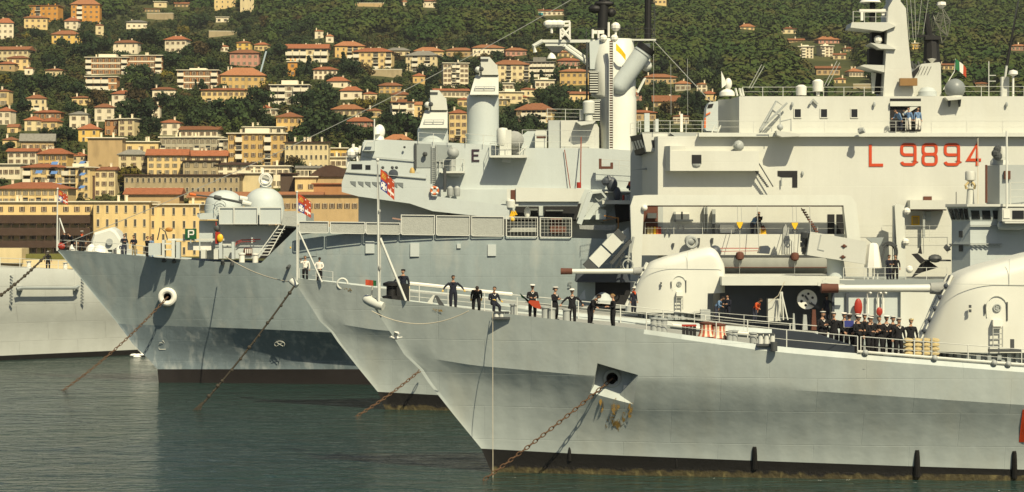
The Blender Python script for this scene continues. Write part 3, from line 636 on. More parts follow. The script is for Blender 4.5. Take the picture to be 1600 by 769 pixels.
H(1334, 1362, 130, 132, 139, 'stone', 'flat', 0, 1, 'pale stone terrace on the far slope', 'pale far terrace', 'flat', chim=0, deep=5, name='terrace_wall', cat='wall')
H(1303, 1323, 83, 86, 93, 'pale', 'brown', 1, 2, 'pale cottage right of the far white blocks', 'pale far cottage', 'gable')
H(1318, 1336, 73, 76, 82, 'cream', 'brown', 1, 3, 'cream low house above the pale cottage', 'cream far low house', 'flat')
H(1420, 1437, 66, 68, 77, 'yellow', 'flat', 1, 3, 'yellow house seen between the masts', 'yellow house between the masts', 'flat')
H(1468, 1496, 99, 102, 109, 'cream', 'brown', 1, 4, 'cream house left of the striped national flag', 'cream house left of the flag', 'gable')
H(1580, 1606, 69, 72, 79, 'pink', 'orange', 1, 4, 'orange roofed house at the right edge', 'orange roofed right edge house')
H(1520, 1546, 128, 131, 137, 'tan', 'brown', 1, 4, 'low tan house just over the landing ship rail', 'low tan house over the rail')
H(838, 884, 14, 17, 25, 'white', 'red', 1, 6, 'white villa with a teal awning high in the forest', 'white villa high in the forest', 'gable', chim=1)
H(1021, 1041, -5, -2, 8, 'cream', 'orange', 1, 3, 'cream house at the top edge above the black mast', 'cream top edge house')
H(626, 638, 0, 3, 9, 'white', 'orange', 1, 2, 'little white house at the top edge, left of a wider one', 'little top edge house')
H(661, 682, -1, 2, 12, 'white', 'brown', 1, 3, 'white house among trees at the top edge', 'white top edge house')
H(555, 600, 4, 5, 10, 'tan', 'flat', 0, 1, 'bare tan terrace cut in the wood at the top', 'bare tan terrace', 'flat', chim=0, deep=5, name='terrace_wall', cat='wall')

def child_of(short):
    for b in BUILD:
        if b[5] == short: return b
# galleries of the waterfront building, blue awnings: parts of their houses
_objs = {o.get('label'): o for o in COL.objects if o.get('category')}
_g = _objs['waterfront building with rusty covered galleries along its front']
galM = mat('rusty gallery roof', (0.06, 0.035, 0.022), 0.9, 0.3, 0.6)
for i, (ya, yb2) in enumerate(((336, 349), (356, 368), (376, 387))):
    D0 = 722; w = M(150, D0)
    gb = MB(); z1 = Z(ya, D0) - Z(402, D0); z2 = Z(yb2, D0) - Z(402, D0)
    gb.box(-w / 2, w / 2, -8 - 3.2, -8.02, z1 - .25, z1); gb.box(-w / 2, w / 2, -11.2, -11.05, z2, z1 - .25)
    for k in range(12): gb.box(-w / 2 + k * w / 11.5, -w / 2 + k * w / 11.5 + .25, -11.0, -10.8, z2 - 2.4, z2)
    gb.build("gallery", galM, _g)
_g = _objs['cream apartment house with blue awnings on its balconies']
for cx, cz in ((-1.0, 10.0), (4.2, 9.8), (5.5, 5.6), (-4.0, 5.8), (4.4, 13)):
    MB().prism3([(cx - 1.1, -6.3, cz), (cx + 1.1, -6.3, cz), (cx + 1.1, -8.2, cz - 1.0), (cx - 1.1, -8.2, cz - 1.0)], Vector((0, 0, -.08))).build("awning", awnM, _g)
_g = _objs['cream apartment wing with stacked brown balconies']
for cx, cz in ((3.2, 4.8), (3.4, 9.2), (3.3, 13.2)):
    MB().prism3([(cx - .9, -5.2, cz), (cx + .9, -5.2, cz), (cx + .9, -7.2, cz - .9), (cx - .9, -7.2, cz - .9)], Vector((0, 0, -.08))).build("awning", awnM, _g)
_g = _objs['white villa with a teal awning high in the forest']
MB().box(-14, -7, -9, -5, 0.5, 2.2).build("awning", mat('teal awning', (0.03, 0.22, 0.24), 0.7, 0.1, 1), _g)
# tall brown chimney pipe and a crane
c = W(146.5, 309, 735); 
p = MB().cyl(W(146.5, 312, 735), W(146.5, 276, 735), .42, .36, 10); p.cyl(W(146.5, 276, 735), W(146.5, 274.5, 735), .5, .5, 10)
o = p.build("chimney_pipe", mat('brown pipe', (0.09, 0.05, 0.03), 0.8, 0.2, 1), loc=W(146.5, 312, 735)); tag(o, 'tall brown chimney pipe against the pale plastered house', 'chimney pipe')
Dc = hit(404, 122) - 12
cr = thing('tower_crane', 'thin pale blue crane jib leaning over the yellow house', 'crane', W(404, 124, Dc))
MB().tube([W(404, 124, Dc), W(416, 80, Dc)], .45, 5).build("jib", mat('crane paint', (0.45, 0.55, 0.58), 0.6, 0.1, 1), cr)
MB().box(X(401, Dc), X(408, Dc), Dc - 1, Dc + 1.5, Z(128, Dc), Z(123, Dc)).build("cab", yellowM, cr)

# ------------------------------------------------------------------ trees
def leafm(name, c1, c2, sc=0.9):
    m = bpy.data.materials.new(name); m.use_nodes = True; nt = m.node_tree; N = nt.nodes; L = nt.links; b = N['Principled BSDF']
    b.inputs['Roughness'].default_value = 0.8; b.inputs['Specular IOR Level'].default_value = 0.15
    tc = N.new('ShaderNodeTexCoord'); n = N.new('ShaderNodeTexNoise'); n.inputs['Scale'].default_value = sc; n.inputs['Detail'].default_value = 3
    L.new(tc.outputs['Object'], n.inputs['Vector'])
    rp = N.new('ShaderNodeValToRGB'); rp.color_ramp.elements[0].position = .35; rp.color_ramp.elements[1].position = .68
    rp.color_ramp.elements[0].color = (*c1, 1); rp.color_ramp.elements[1].color = (*c2, 1)
    L.new(n.outputs['Fac'], rp.inputs[0])
    oi = N.new('ShaderNodeObjectInfo'); ma = N.new('ShaderNodeMath'); ma.operation = 'MULTIPLY_ADD'; ma.inputs[1].default_value = .6; ma.inputs[2].default_value = .7
    L.new(oi.outputs['Random'], ma.inputs[0])
    mx = N.new('ShaderNodeMix'); mx.data_type = 'RGBA'; mx.blend_type = 'MULTIPLY'; mx.inputs[0].default_value = 1
    L.new(rp.outputs[0], mx.inputs[6]); L.new(ma.outputs[0], mx.inputs[7]); L.new(mx.outputs[2], b.inputs['Base Color'])
    return m
barkM = mat('bark', (0.07, 0.05, 0.03), 0.95, 0.3, 2)
LEAF = dict(dark=leafm('dark green leaves', (0.012, 0.024, 0.010), (0.035, 0.056, 0.016)), mid=leafm('mid green leaves', (0.026, 0.044, 0.012), (0.062, 0.084, 0.020)),
            rust=leafm('russet leaves', (0.038, 0.028, 0.011), (0.085, 0.060, 0.02)), yel=leafm('yellow green leaves', (0.075, 0.070, 0.010), (0.17, 0.13, 0.018)),
            cyp=leafm('cypress leaves', (0.008, 0.018, 0.008), (0.022, 0.036, 0.013)))
def crown(rng, n, shape, size):
    """many leaf clumps spread through the volume of lobes"""
    v = np.zeros((n * 4, 3)); 
    lobes = []
    if shape == 'round':
        for i in range(9): 
            a = rng.uniform(0, 6.28); r = rng.uniform(.15, .62); lobes.append((r * math.cos(a), r * math.sin(a), rng.uniform(.35, .82), rng.uniform(.26, .42)))
    elif shape == 'tall':
        for i in range(10): 
            z = .12 + .82 * i / 9; lobes.append((rng.uniform(-.05, .05), rng.uniform(-.05, .05), z, .19 * (1.05 - z * .75)))
    elif shape == 'cone':
        for i in range(12): 
            z = .15 + .8 * i / 11; a = rng.uniform(0, 6.28); r = .42 * (1 - z) ; lobes.append((r * .7 * math.cos(a), r * .7 * math.sin(a), z, .12 + .26 * (1 - z)))
    else:
        for i in range(7): 
            a = rng.uniform(0, 6.28); r = rng.uniform(.2, .7); lobes.append((r * math.cos(a), r * math.sin(a), rng.uniform(.6, .85), rng.uniform(.22, .34)))
    fs = []
    for i in range(n):
        lx, ly, lz, lr = rng.choice(lobes)
        d = Vector((rng.gauss(0, 1), rng.gauss(0, 1), rng.gauss(0, 1))).normalized(); rr = lr * rng.uniform(.55, 1.05) 
        p = Vector((lx, ly, lz)) + Vector((d.x * rr, d.y * rr, d.z * rr * (.8 if shape != 'tall' else 1.2)))
        nn = (d + Vector((rng.gauss(0, .45), rng.gauss(0, .45), rng.gauss(0, .45)))).normalized()
        a = nn.cross(Vector((0, 0, 1))); a = a.normalized() if a.length > .01 else Vector((1, 0, 0)); b = nn.cross(a)
        s = size * rng.uniform(.6, 1.3)
        for k, (u, w2) in enumerate(((-1, -.8), (1, -.6), (.8, 1), (-.9, .7))):
            v[i * 4 + k] = p + a * (u * s) + b * (w2 * s)
        fs.append((i * 4, i * 4 + 1, i * 4 + 2, i * 4 + 3))
    return [tuple(q) for q in v], fs
def tree_proto(kind, shape, leaf, seed, n=760, size=.058):
    rng = random.Random(seed)
    o = thing('tree', 'x', 'tree', (0, 0, 0)); ROOTLOC[o.name] = Vector((0, 0, 0))
    t = MB()
    top = .55 if shape != 'tall' else .9
    t.tube([(0, 0, -.12), (.01, .0, .2), (-.01, .01, top)], .035, 6, 0, .012)
    if shape in ('round', 'flat'):
        for i in range(5):
            a = i * 1.256 + rng.uniform(-.3, .3); t.tube([(0, 0, .22 + .05 * i), (.2 * math.cos(a), .2 * math.sin(a), .45 + .04 * i), (.36 * math.cos(a), .36 * math.sin(a), .62)], .018, 5, 0, .006)
    t.build('trunk', barkM, o)
    c = MB(); vs, fs = crown(rng, n, shape, size); c.add(vs, fs); c.build('crown', LEAF[leaf], o)
    return o
KINDS = [('dark green tree', 'round', 'dark', 1.0, (8, 13)), ('mid green tree', 'round', 'mid', 1.0, (7, 11)), ('russet tree', 'round', 'rust', 1.0, (7, 11)),
         ('slender cypress', 'tall', 'cyp', 1.0, (11, 17)), ('conical fir', 'cone', 'dark', 1.0, (10, 15)), ('yellowing tree', 'round', 'yel', 1.0, (6, 9)), ('umbrella pine', 'flat', 'mid', 1.0, (9, 13))]
PROTO = [[tree_proto(k[0], k[1], k[2], 11 * i + j + 3) for j in range(2)] for i, k in enumerate(KINDS)]
_used = {}
def cover_bad(px, D, pyt, pyb, hw, slack=.25):
    for (a, b, yt, yb, bD, s) in BUILD:
        if D < bD + 6 and px + hw > a + 1 and px - hw < b - 1:
            if pyt < yb - (yb - yt) * slack and pyb > yt: return True
    return False
_first = {}
def put_tree(kind, px, py, hgt=None, D=None, label=None):
    k = KINDS[kind]; rng = R
    D = D or hit(px, py); h = hgt or rng.uniform(*k[4])
    key = (kind, rng.randrange(2)); pr = PROTO[kind][key[1]]
    if key not in _first: o = pr; _first[key] = 1
    else: o = clone(pr)
    x = X(px, D); o.location = (x, D, terrain(x, D) - .3)
    wd_ = h * rng.uniform(.75, 1.05) if k[1] != 'tall' else h * .8
    if k[1] == 'flat': wd_ = h * .8
    o.scale = (wd_, wd_, h); o.rotation_euler = (0, 0, rng.uniform(0, 6.28))
    top = PY(terrain(x, D) + h, D); cy = (top + py) / 2
    best = min(BUILD, key=lambda b: (abs((b[0] + b[1]) / 2 - px) * 1.0 + abs((b[2] + b[3]) / 2 - cy) * 1.5))
    mx = (best[0] + best[1]) / 2; my = (best[2] + best[3]) / 2
    rel = 'left of' if px < best[0] else 'right of' if px > best[1] else 'above' if cy < my else 'in front of'
    sz = 'tall' if h > sum(k[4]) / 2 + 1 else 'low' if h < sum(k[4]) / 2 - 1 else ''
    tag(o, label or (sz + ' ' + k[0] + ' ' + rel + ' the ' + best[5]).strip(), 'tree', 'trees between the hillside houses')
    _used.setdefault(o['label'], []).append((px, o)); TREES.append((px, py, D, h))
    return o
TREES = []
# the trees one can tell apart in the photograph, placed by eye
for kd, px, py, h in ((0, 95, 228, 17), (0, 105, 226, 13), (0, 85, 112, 12), (4, 48, 190, 17), (4, 22, 255, 14), (0, 30, 182, 13), (0, 118, 182, 12), (3, 34, 172, 15), (0, 70, 216, 9), (0, 12, 240, 13),
                      (5, 196, 300, 12), (5, 205, 296, 9), (0, 122, 256, 15), (0, 105, 255, 10), (0, 210, 198, 18), (2, 222, 176, 16), (0, 236, 212, 14), (0, 330, 200, 15), (0, 360, 204, 17), (1, 300, 182, 14), (2, 285, 172, 12),
                      (0, 268, 180, 13), (4, 316, 146, 15), (0, 262, 112, 14), (0, 213, 132, 15), (0, 225, 128, 13), (1, 268, 44, 14), (5, 283, 60, 13), (0, 310, 48, 16), (0, 300, 95, 16), (2, 312, 94, 14), (0, 330, 86, 12),
                      (0, 62, 150, 14), (0, 88, 145, 14), (1, 100, 150, 12), (1, 80, 104, 13), (0, 60, 66, 12), (0, 100, 78, 13), (0, 140, 78, 15), (0, 128, 96, 14), (4, 20, 60, 13), (4, 168, 66, 14), (0, 160, 84, 12), (0, 240, 78, 16),
                      (0, 470, 168, 14), (0, 500, 164, 16), (0, 495, 178, 17), (0, 520, 212, 17), (0, 540, 222, 15), (0, 500, 222, 16), (0, 480, 214, 14), (2, 455, 268, 11), (0, 470, 268, 9), (0, 560, 224, 15), (1, 585, 230, 16), (0, 600, 232, 17),
                      (0, 575, 190, 15), (5, 571, 176, 13), (0, 610, 205, 16), (0, 640, 222, 15), (0, 625, 236, 13), (3, 536, 116, 22), (0, 548, 122, 14), (2, 570, 122, 14), (0, 560, 118, 12), (2, 622, 100, 14), (3, 638, 108, 17), (0, 520, 132, 12),
                      (0, 655, 176, 18), (3, 668, 160, 20), (0, 740, 176, 10), (5, 716, 92, 11), (0, 775, 94, 12), (0, 700, 112, 12), (0, 670, 130, 13), (0, 740, 118, 12), (0, 810, 190, 13), (0, 795, 212, 15), (0, 830, 214, 14), (0, 870, 160, 16),
                      (0, 860, 182, 14), (3, 846, 138, 13), (3, 832, 138, 12), (0, 880, 178, 14), (0, 850, 112, 9), (0, 908, 172, 13), (0, 1010, 160, 14), (0, 1030, 146, 12), (0, 1085, 168, 16), (0, 1070, 172, 15), (0, 1095, 184, 14), (2, 1045, 186, 10),
                      (0, 420, 204, 17), (0, 405, 190, 16), (0, 390, 190, 16), (0, 345, 152, 9), (3, 306, 140, 13), (5, 420, 150, 10), (2, 432, 160, 11), (0, 440, 122, 13), (0, 470, 120, 16), (3, 482, 124, 16), (0, 430, 94, 12), (0, 445, 66, 12), (0, 380, 60, 15)):
    h = h * .8
    D_ = hit(px, py); q_ = h * (.42 if kd != 3 else .14) * F / D_
    while cover_bad(px, D_, py - h * F / D_, py, q_, .5) and h > 5: h *= .85; q_ *= .85
    put_tree(kd, px, py, h)
tries = 0
while len(TREES) < 285 and tries < 6000:
    tries += 1
    px = R.uniform(0, 1000) if R.random() < .85 else R.uniform(1000, 1130)
    py = R.uniform(30, 300) if px < 560 else R.uniform(80, 236)
    if px > 960: py = R.uniform(110, 190)
    kind = R.choices(range(7), (36, 24, 12, 6, 7, 3, 6))[0]
    D = hit(px, py); h = R.uniform(*KINDS[kind][4]) * .88
    hw = h * .4 * F / D if kind != 3 else h * .12 * F / D
    if cover_bad(px, D, py - h * F / D, py, hw): continue
    if any(abs(px - t[0]) < 5 and abs(py - t[1]) < 5 for t in TREES): continue
    put_tree(kind, px, py, h, D)
for i, ks in enumerate(PROTO):
    for j, pr in enumerate(ks):
        if (i, j) not in _first:
            for ch in list(pr.children): bpy.data.objects.remove(ch)
            bpy.data.objects.remove(pr)
_ord = ['', 'second', 'third', 'fourth', 'fifth', 'sixth', 'seventh', 'eighth', 'ninth']
for lab, lst in _used.items():
    if len(lst) > 1:
        lst.sort(key=lambda q: q[0])
        for i, (_, o) in enumerate(lst):
            lab = ' '.join(lab.split()[:14]); o['label'] = lab + (', leftmost one' if i == 0 else ', ' + _ord[min(i, 8)] + ' one')

# far wood and the undergrowth of the gardens: one mass of foliage each
def mass(name, pts, hs, leafmat, n, size, label, cat, seed):
    g = np.random.default_rng(seed); P = np.array(pts); Hh = np.array(hs); m = len(P)
    d = g.normal(size=(m, n, 3)); d /= np.linalg.norm(d, axis=2, keepdims=True)
    d[:, :, 2] = np.abs(d[:, :, 2]) * .95 + d[:, :, 2] * .05
    bump = 1 + .22 * np.sin(d[:, :, 0] * 5 + P[:, None, 0]) * np.cos(d[:, :, 1] * 6 + P[:, None, 1])
    rad = (g.uniform(.72, 1.06, size=(m, n)) * bump)[:, :, None]
    wr = (g.uniform(.42, .62, size=m) * Hh)[:, None, None]
    c = P[:, None, :] + np.concatenate([d[:, :, :2] * rad * wr, (d[:, :, 2:] * rad * .62 + .30) * Hh[:, None, None]], axis=2)
    nn = d + g.normal(size=d.shape) * .16; nn /= np.linalg.norm(nn, axis=2, keepdims=True)
    a = np.cross(nn, np.array([0, 0, 1.0]) + g.normal(size=(m, n, 3)) * .2); a /= np.linalg.norm(a, axis=2, keepdims=True) + 1e-6; b = np.cross(nn, a)
    s = (g.uniform(.6, 1.3, size=(m, n)) * size)[:, :, None] * (Hh[:, None, None] / 9.0)
    V = np.stack([c - a * s - b * s * .8, c + a * s - b * s * .6, c + a * s * .8 + b * s, c - a * s * .9 + b * s * .7], axis=2).reshape(-1, 3)
    nq = m * n; me = bpy.data.meshes.new(name); me.vertices.add(nq * 4); me.vertices.foreach_set('co', V.astype(np.float32).ravel())
    me.loops.add(nq * 4); me.loops.foreach_set('vertex_index', np.arange(nq * 4, dtype=np.int32))
    me.polygons.add(nq); me.polygons.foreach_set('loop_start', np.arange(0, nq * 4, 4, dtype=np.int32))
    me.update(); me.validate(); me.materials.append(leafmat)
    o = bpy.data.objects.new(name, me); COL.objects.link(o); return tag(o, label, cat, kind='stuff')
def woodm(name, stops, sc):
    m = bpy.data.materials.new(name); m.use_nodes = True; nt = m.node_tree; N = nt.nodes; L = nt.links; b = N['Principled BSDF']
    b.inputs['Roughness'].default_value = 0.85; b.inputs['Specular IOR Level'].default_value = 0.1
    tc = N.new('ShaderNodeTexCoord')
    def nz(s):
        n = N.new('ShaderNodeTexNoise'); n.inputs['Scale'].default_value = s; n.inputs['Detail'].default_value = 4; n.inputs['Roughness'].default_value = .6
        L.new(tc.outputs['Object'], n.inputs['Vector']); return n.outputs['Fac']
    mx = N.new('ShaderNodeMix'); mx.inputs[0].default_value = .68; L.new(nz(sc), mx.inputs[2]); L.new(nz(sc * .22), mx.inputs[3])
    rp = N.new('ShaderNodeValToRGB'); L.new(mx.outputs[0], rp.inputs[0])
    while len(rp.color_ramp.elements) < len(stops): rp.color_ramp.elements.new(.5)
    for e, (p, c) in zip(rp.color_ramp.elements, stops): e.position = p; e.color = (*c, 1)
    L.new(rp.outputs[0], b.inputs['Base Color']); return m
woodL = woodm('mixed wood leaves', [(.32, (0.020, 0.042, 0.012)), (.44, (0.032, 0.056, 0.014)), (.53, (0.050, 0.070, 0.016)), (.61, (0.066, 0.062, 0.020)), (.70, (0.088, 0.090, 0.025))], .055)
gardL = woodm('garden leaves', [(.34, (0.012, 0.022, 0.009)), (.46, (0.026, 0.038, 0.012)), (.54, (0.045, 0.056, 0.015)), (.62, (0.060, 0.045, 0.016)), (.72, (0.10, 0.088, 0.022))], .11)
pts, hs = [], []
g = random.Random(5)
D = 1000.0
while D < 3500:
    step = 8.5 if D < 1700 else 9.5 + (D - 1700) * .003
    half = D * .245 + 60; x = -half
    while x < half:
        xx, yy = x + g.uniform(-3.5, 3.5), D + g.uniform(-4, 4); z = terrain(xx, yy); x += step
        px, py = 800 + xx * F / yy, PY(z, yy)
        edge = 22 if px < 420 else 62 if px < 1000 else 112 if px < 1130 else 999
        if py > edge + 10 * math.sin(px * .05): continue
        h = g.uniform(7.5, 14)
        if cover_bad(px, yy, PY(z + h, yy), py, h * .35 * F / yy, .2): continue
        pts.append((xx, yy, z - .5)); hs.append(h)
    D += step * .95
mass("woodland", pts, hs, woodL, 100, .80, 'wooded hillside of mixed green and russet trees above the town', 'woodland', 1)
NW = len(pts)
pts, hs = [], []
D = 760.0
while D < 2150:
    step = 6.2; half = D * .24 + 15; x = -half
    while x < half:
        xx, yy = x + g.uniform(-2.6, 2.6), D + g.uniform(-2.6, 2.6); z = terrain(xx, yy); x += step
        px, py = 800 + xx * F / yy, PY(z, yy)
        edge = 22 if px < 420 else 62 if px < 1000 else 112 if px < 1130 else 999
        if py < edge - 6 or g.random() < (.16 if px < 1140 else .5): continue
        h = g.uniform(2.5, 6.5)
        if cover_bad(px, yy, PY(z + h, yy), py, h * .4 * F / yy, .22): continue
        pts.append((xx, yy, z - .4)); hs.append(h)
    D += step
mass("garden_greenery", pts, hs, gardL, 46, 1.0, 'dense garden shrubs and small trees filling the slope between houses', 'shrubbery', 2)

# ------------------------------------------------------------------ the air: thin haze round the whole place
hm_ = bpy.data.materials.new('thin haze'); hm_.use_nodes = True; _t = hm_.node_tree; _t.nodes.clear()
_o = _t.nodes.new('ShaderNodeOutputMaterial'); _v = _t.nodes.new('ShaderNodeVolumePrincipled'); _t.links.new(_v.outputs[0], _o.inputs['Volume'])
_v.inputs['Color'].default_value = (0.86, 0.90, 0.92, 1); _v.inputs['Density'].default_value = 0.00004; _v.inputs['Anisotropy'].default_value = 0.0
hz = MB().box(-4200, 4200, -420, 6200, -6, 700).build('haze', hm_); hz['kind'] = 'stuff'; hz['label'] = 'thin pale haze over the harbour and hill'; hz['category'] = 'haze'
print('wood', NW, 'garden', len(pts), 'trees', len(TREES))
# ------------------------------------------------------------------ ships: hulls
class Ship: pass
def eval_rows(rows, px, py):
    """flare fraction of the hull surface at a photo point, from the rows above and below it"""
    pr = None
    for r in rows:
        if r['poly'] is None: continue
        y = lerp_poly(r['poly'], px)
        if pr is not None and py <= y:
            return pr[1] + (r['f'] - pr[1]) * max(0, min(1, (py - pr[0]) / max(1e-6, y - pr[0])))
        pr = (y, r['f'])
    return pr[1]
def make_hull(root, yc, rows, extra, end, hb, mats, cols, pl, pr, pocket=None, deckmat=None, decklow=0.12, chamfer=None, keepdeck=True):
    """rows: photo lines of the near side from deck edge to below water; the far side mirrors it about the keel plane yc"""
    allr = [dict(r) for r in rows]
    for e in extra:
        allr.insert(e['at'], dict(poly=e['poly'], stem=e['stem'], f=None, mi=e['mi']))
    n1, n2, n3 = cols; ncol = n1 + n2 + n3 + 1
    G = []
    for r in allr:
        line = []
        s = r['stem']
        ymid = lerp_poly(r['poly'], 950) if r['poly'] else 740
        a, b = pl(ymid), pr(ymid)
        pxs = [s + (a - s) * (i / n1) ** 1.35 for i in range(n1)] + [a + (b - a) * i / n2 for i in range(n2)] + [b + (end - b) * i / n3 for i in range(n3 + 1)]
        xs0 = X(s, yc)
        for px in pxs:
            y = yc
            for _ in range(4):
                if r['poly'] is not None: py = lerp_poly(r['poly'], px)
                f = r['f'] if r['f'] is not None else eval_rows(rows, px, py)
                d = max(0.0, X(px, y) - xs0)
                h = hb(d, f)
                if chamfer and r.get('top'): h -= chamfer * max(0, min(1, (px - r['top']) / 40.0))
                y = yc - max(0.06, h)
            z = Z(py, y) if r['poly'] is not None else r['z']
            line.append(Vector((X(px, y), y, z)))
        G.append(line)
    b = MB(); m = len(G)
    for g in G: b.v += [tuple(p) for p in g]
    for g in G: b.v += [(p.x, 2 * yc - p.y, p.z) for p in g]
    near = lambda i, j: i * ncol + j
    far = lambda i, j: m * ncol + i * ncol + j
    for i in range(m - 1):
        for j in range(ncol - 1):
            if not (pocket and pocket[0] <= i < pocket[1] and n1 <= j < n1 + n2):
                b.f.append((near(i, j), near(i + 1, j), near(i + 1, j + 1), near(i, j + 1))); b.m.append(allr[i]['mi'])
            b.f.append((far(i, j), far(i, j + 1), far(i + 1, j + 1), far(i + 1, j))); b.m.append(allr[i]['mi'])
        b.f.append((near(i, 0), far(i, 0), far(i + 1, 0), near(i + 1, 0))); b.m.append(allr[i]['mi'])
        b.f.append((near(i, ncol - 1), near(i + 1, ncol - 1), far(i + 1, ncol - 1), far(i, ncol - 1))); b.m.append(allr[i]['mi'])
    ho = b.build('hull', mats, root, smooth=15)
    top = G[0]
    d = MB(); k = len(top); inset = 0.10
    for p in top: d.v.append((p.x, min(yc, p.y + inset), p.z - decklow))
    for p in top: d.v.append((p.x, max(yc, 2 * yc - p.y - inset), p.z - decklow))
    for j in range(k - 1): d.f.append((j, j + 1, k + j + 1, k + j)); d.m.append(0)
    if keepdeck: d.build('deck', deckmat or deckM, root)
    s = Ship(); s.G = G; s.top = top; s.yc = yc; s.hull = ho; s.root = root; s.low = decklow; s.n1 = n1; s.n2 = n2
    return s
def edge_at(s, x):
    t = s.top
    for a, b in zip(t, t[1:]):
        if x <= b.x: 
            u = max(0, min(1, (x - a.x) / max(1e-6, b.x - a.x))); return a.lerp(b, u)
    return t[-1].copy()
def deck_pt(s, px, inset):
    """point on the deck under a photo column, inset metres in from the near deck edge"""
    y = s.yc - 3
    for _ in range(6):
        e = edge_at(s, X(px, y)); y = min(e.y + inset, 2 * s.yc - e.y)
    return Vector((X(px, y), y, e.z - s.low))
def side_pt(s, px, py, proud=0.0):
    """point on the near side of the hull behind a photo pixel"""
    best = None
    for i in range(len(s.G) - 1):
        for j in range(len(s.G[0]) - 1):
            q = [s.G[i][j], s.G[i][j + 1], s.G[i + 1][j + 1], s.G[i + 1][j]]
            P = [(800 + p.x * F / p.y, PY(p.z, p.y)) for p in q]
            if min(a for a, _ in P) - .5 <= px <= max(a for a, _ in P) + .5 and min(c for _, c in P) - .5 <= py <= max(c for _, c in P) + .5:
                D = sum(p.y for p in q) / 4
                c = sum(((P[k][0] - px) ** 2 + (P[k][1] - py) ** 2) for k in range(4))
                w = [1 / (.1 + (P[k][0] - px) ** 2 + (P[k][1] - py) ** 2) for k in range(4)]
                D = sum(w[k] * q[k].y for k in range(4)) / sum(w)
                if best is None or c < best[0]: best = (c, D)
    D = best[1] if best else s.yc - 5
    return W(px, py, D - proud)
def side_patch(s, pts, proud=0.012):
    return [side_pt(s, a, b, proud) for a, b in pts]

def frig_map(kx, x0):
    return (lambda px: x0 + kx * px), (lambda py: HY + kx * (py - HY))
def frig_hb(d, f):
    return 6.3 * (1 - (1 - min(d / 40.0, 1)) ** 2.6) - f * (1 - math.exp(-d / 7.0))
def frigate_hull(root, yc, kx, x0, pocket, mats):
    mx, my = frig_map(kx, x0)
    P = lambda *q: [(mx(a), my(b)) for a, b in q]
    rows = [dict(poly=P((560, 462), (598, 466), (660, 473), (770, 488), (1000, 514), (1200, 540), (1335, 552), (1600, 573), (2300, 615)), stem=mx(572), f=0.0, mi=0, top=mx(1000)),
            dict(poly=P((570, 473), (598, 476), (660, 483), (770, 498), (1000, 521), (1200, 549), (1335, 561), (1600, 582), (2300, 624)), stem=mx(580), f=0.0, mi=0),
            dict(poly=P((600, 549), (622, 552), (740, 571), (930, 588), (995, 596), (1300, 613), (1600, 633), (2300, 672)), stem=mx(631), f=.24, mi=0),
            dict(poly=P((650, 594), (665, 596), (900, 624), (930, 633), (995, 643), (1300, 653), (1600, 669), (2300, 696)), stem=mx(668), f=.98, mi=0),
            dict(poly=P((690, 647), (705, 648), (1000, 672), (1300, 688), (1600, 702), (2300, 722)), stem=mx(709), f=1.50, mi=0),
            dict(poly=P((740, 700), (752, 701), (900, 709), (1180, 720), (1435, 729), (1600, 734), (2300, 746)), stem=mx(752), f=1.77, mi=1),
            dict(poly=P((750, 724), (900, 729), (1180, 735), (1600, 743), (2300, 752)), stem=mx(762), f=1.80, mi=2),
            dict(poly=None, z=-0.05, stem=mx(769), f=1.82, mi=2),
            dict(poly=None, z=-2.5, stem=mx(777), f=1.85, mi=2)]
    extra = []; pk = None
    extra = [dict(at=2, poly=P((600, 527), (900, 561), (935, 568), (995, 586), (1040, 586), (1300, 601), (1600, 620), (2300, 660)), stem=mx(616), mi=0),
             dict(at=4, poly=P((640, 575), (880, 604), (923, 614), (988, 632), (1040, 630), (1300, 637), (1600, 653), (2300, 688)), stem=mx(655), mi=0)]
    pl = lambda y: mx(934.6 - ((y - HY) / kx + HY - 568) * .23); pr = lambda y: mx(995 - ((y - HY) / kx + HY - 587) * .15)
    if pocket: pk = (2, 4)
    return make_hull(root, yc, rows, extra, mx(2300), frig_hb, mats, (16, 2, 22), pl, pr, pk, chamfer=.22)

FR1 = thing('frigate', 'pale grey frigate nearest the viewer with a rust streaked anchor recess and black waterline band', 'warship', (X(900, 131), 131, 0), 'warships moored side by side')
S1 = frigate_hull(FR1, 131.0, 1.0, 0.0, True, [hullP, boot, weed])
FR2 = thing('frigate', 'second grey frigate moored just behind the nearest one, its gun pointing left', 'warship', (X(720, 174.5), 174.5, 0), 'warships moored side by side')
S2 = frigate_hull(FR2, 174.5, .7507, 25.6, False, [hullP, boot, weed])

DST = thing('destroyer', 'large blue grey destroyer with a dark bow and letter E on its bridge wall', 'warship', (X(400, 203.5), 203.5, 0), 'warships moored side by side')
def dst_hb(d, f):
    return 6.9 * (1 - (1 - min(d / 46.0, 1)) ** 2.7) - f * (1 - math.exp(-d / 8.0))
_rows = [dict(poly=[(80, 390), (140, 393), (200, 398), (250, 403), (340, 409), (408, 411), (409, 410), (467, 354), (480, 354), (600, 363), (900, 372), (1060, 376)], stem=88, f=0.0, mi=0),
         dict(poly=[(90, 398), (140, 402), (250, 413), (340, 419), (408, 421), (480, 424), (1060, 430)], stem=96, f=.1, mi=0),
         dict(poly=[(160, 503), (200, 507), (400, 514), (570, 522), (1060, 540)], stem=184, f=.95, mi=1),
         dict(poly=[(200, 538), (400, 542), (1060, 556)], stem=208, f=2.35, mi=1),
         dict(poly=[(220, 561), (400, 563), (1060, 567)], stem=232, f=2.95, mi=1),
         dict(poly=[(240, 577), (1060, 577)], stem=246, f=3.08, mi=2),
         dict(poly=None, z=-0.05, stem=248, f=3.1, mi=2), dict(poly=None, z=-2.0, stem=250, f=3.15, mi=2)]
bootD = mat('dark maroon waterline band', (0.013, 0.010, 0.009), 0.6, 0.25, 1.2, 0.2)
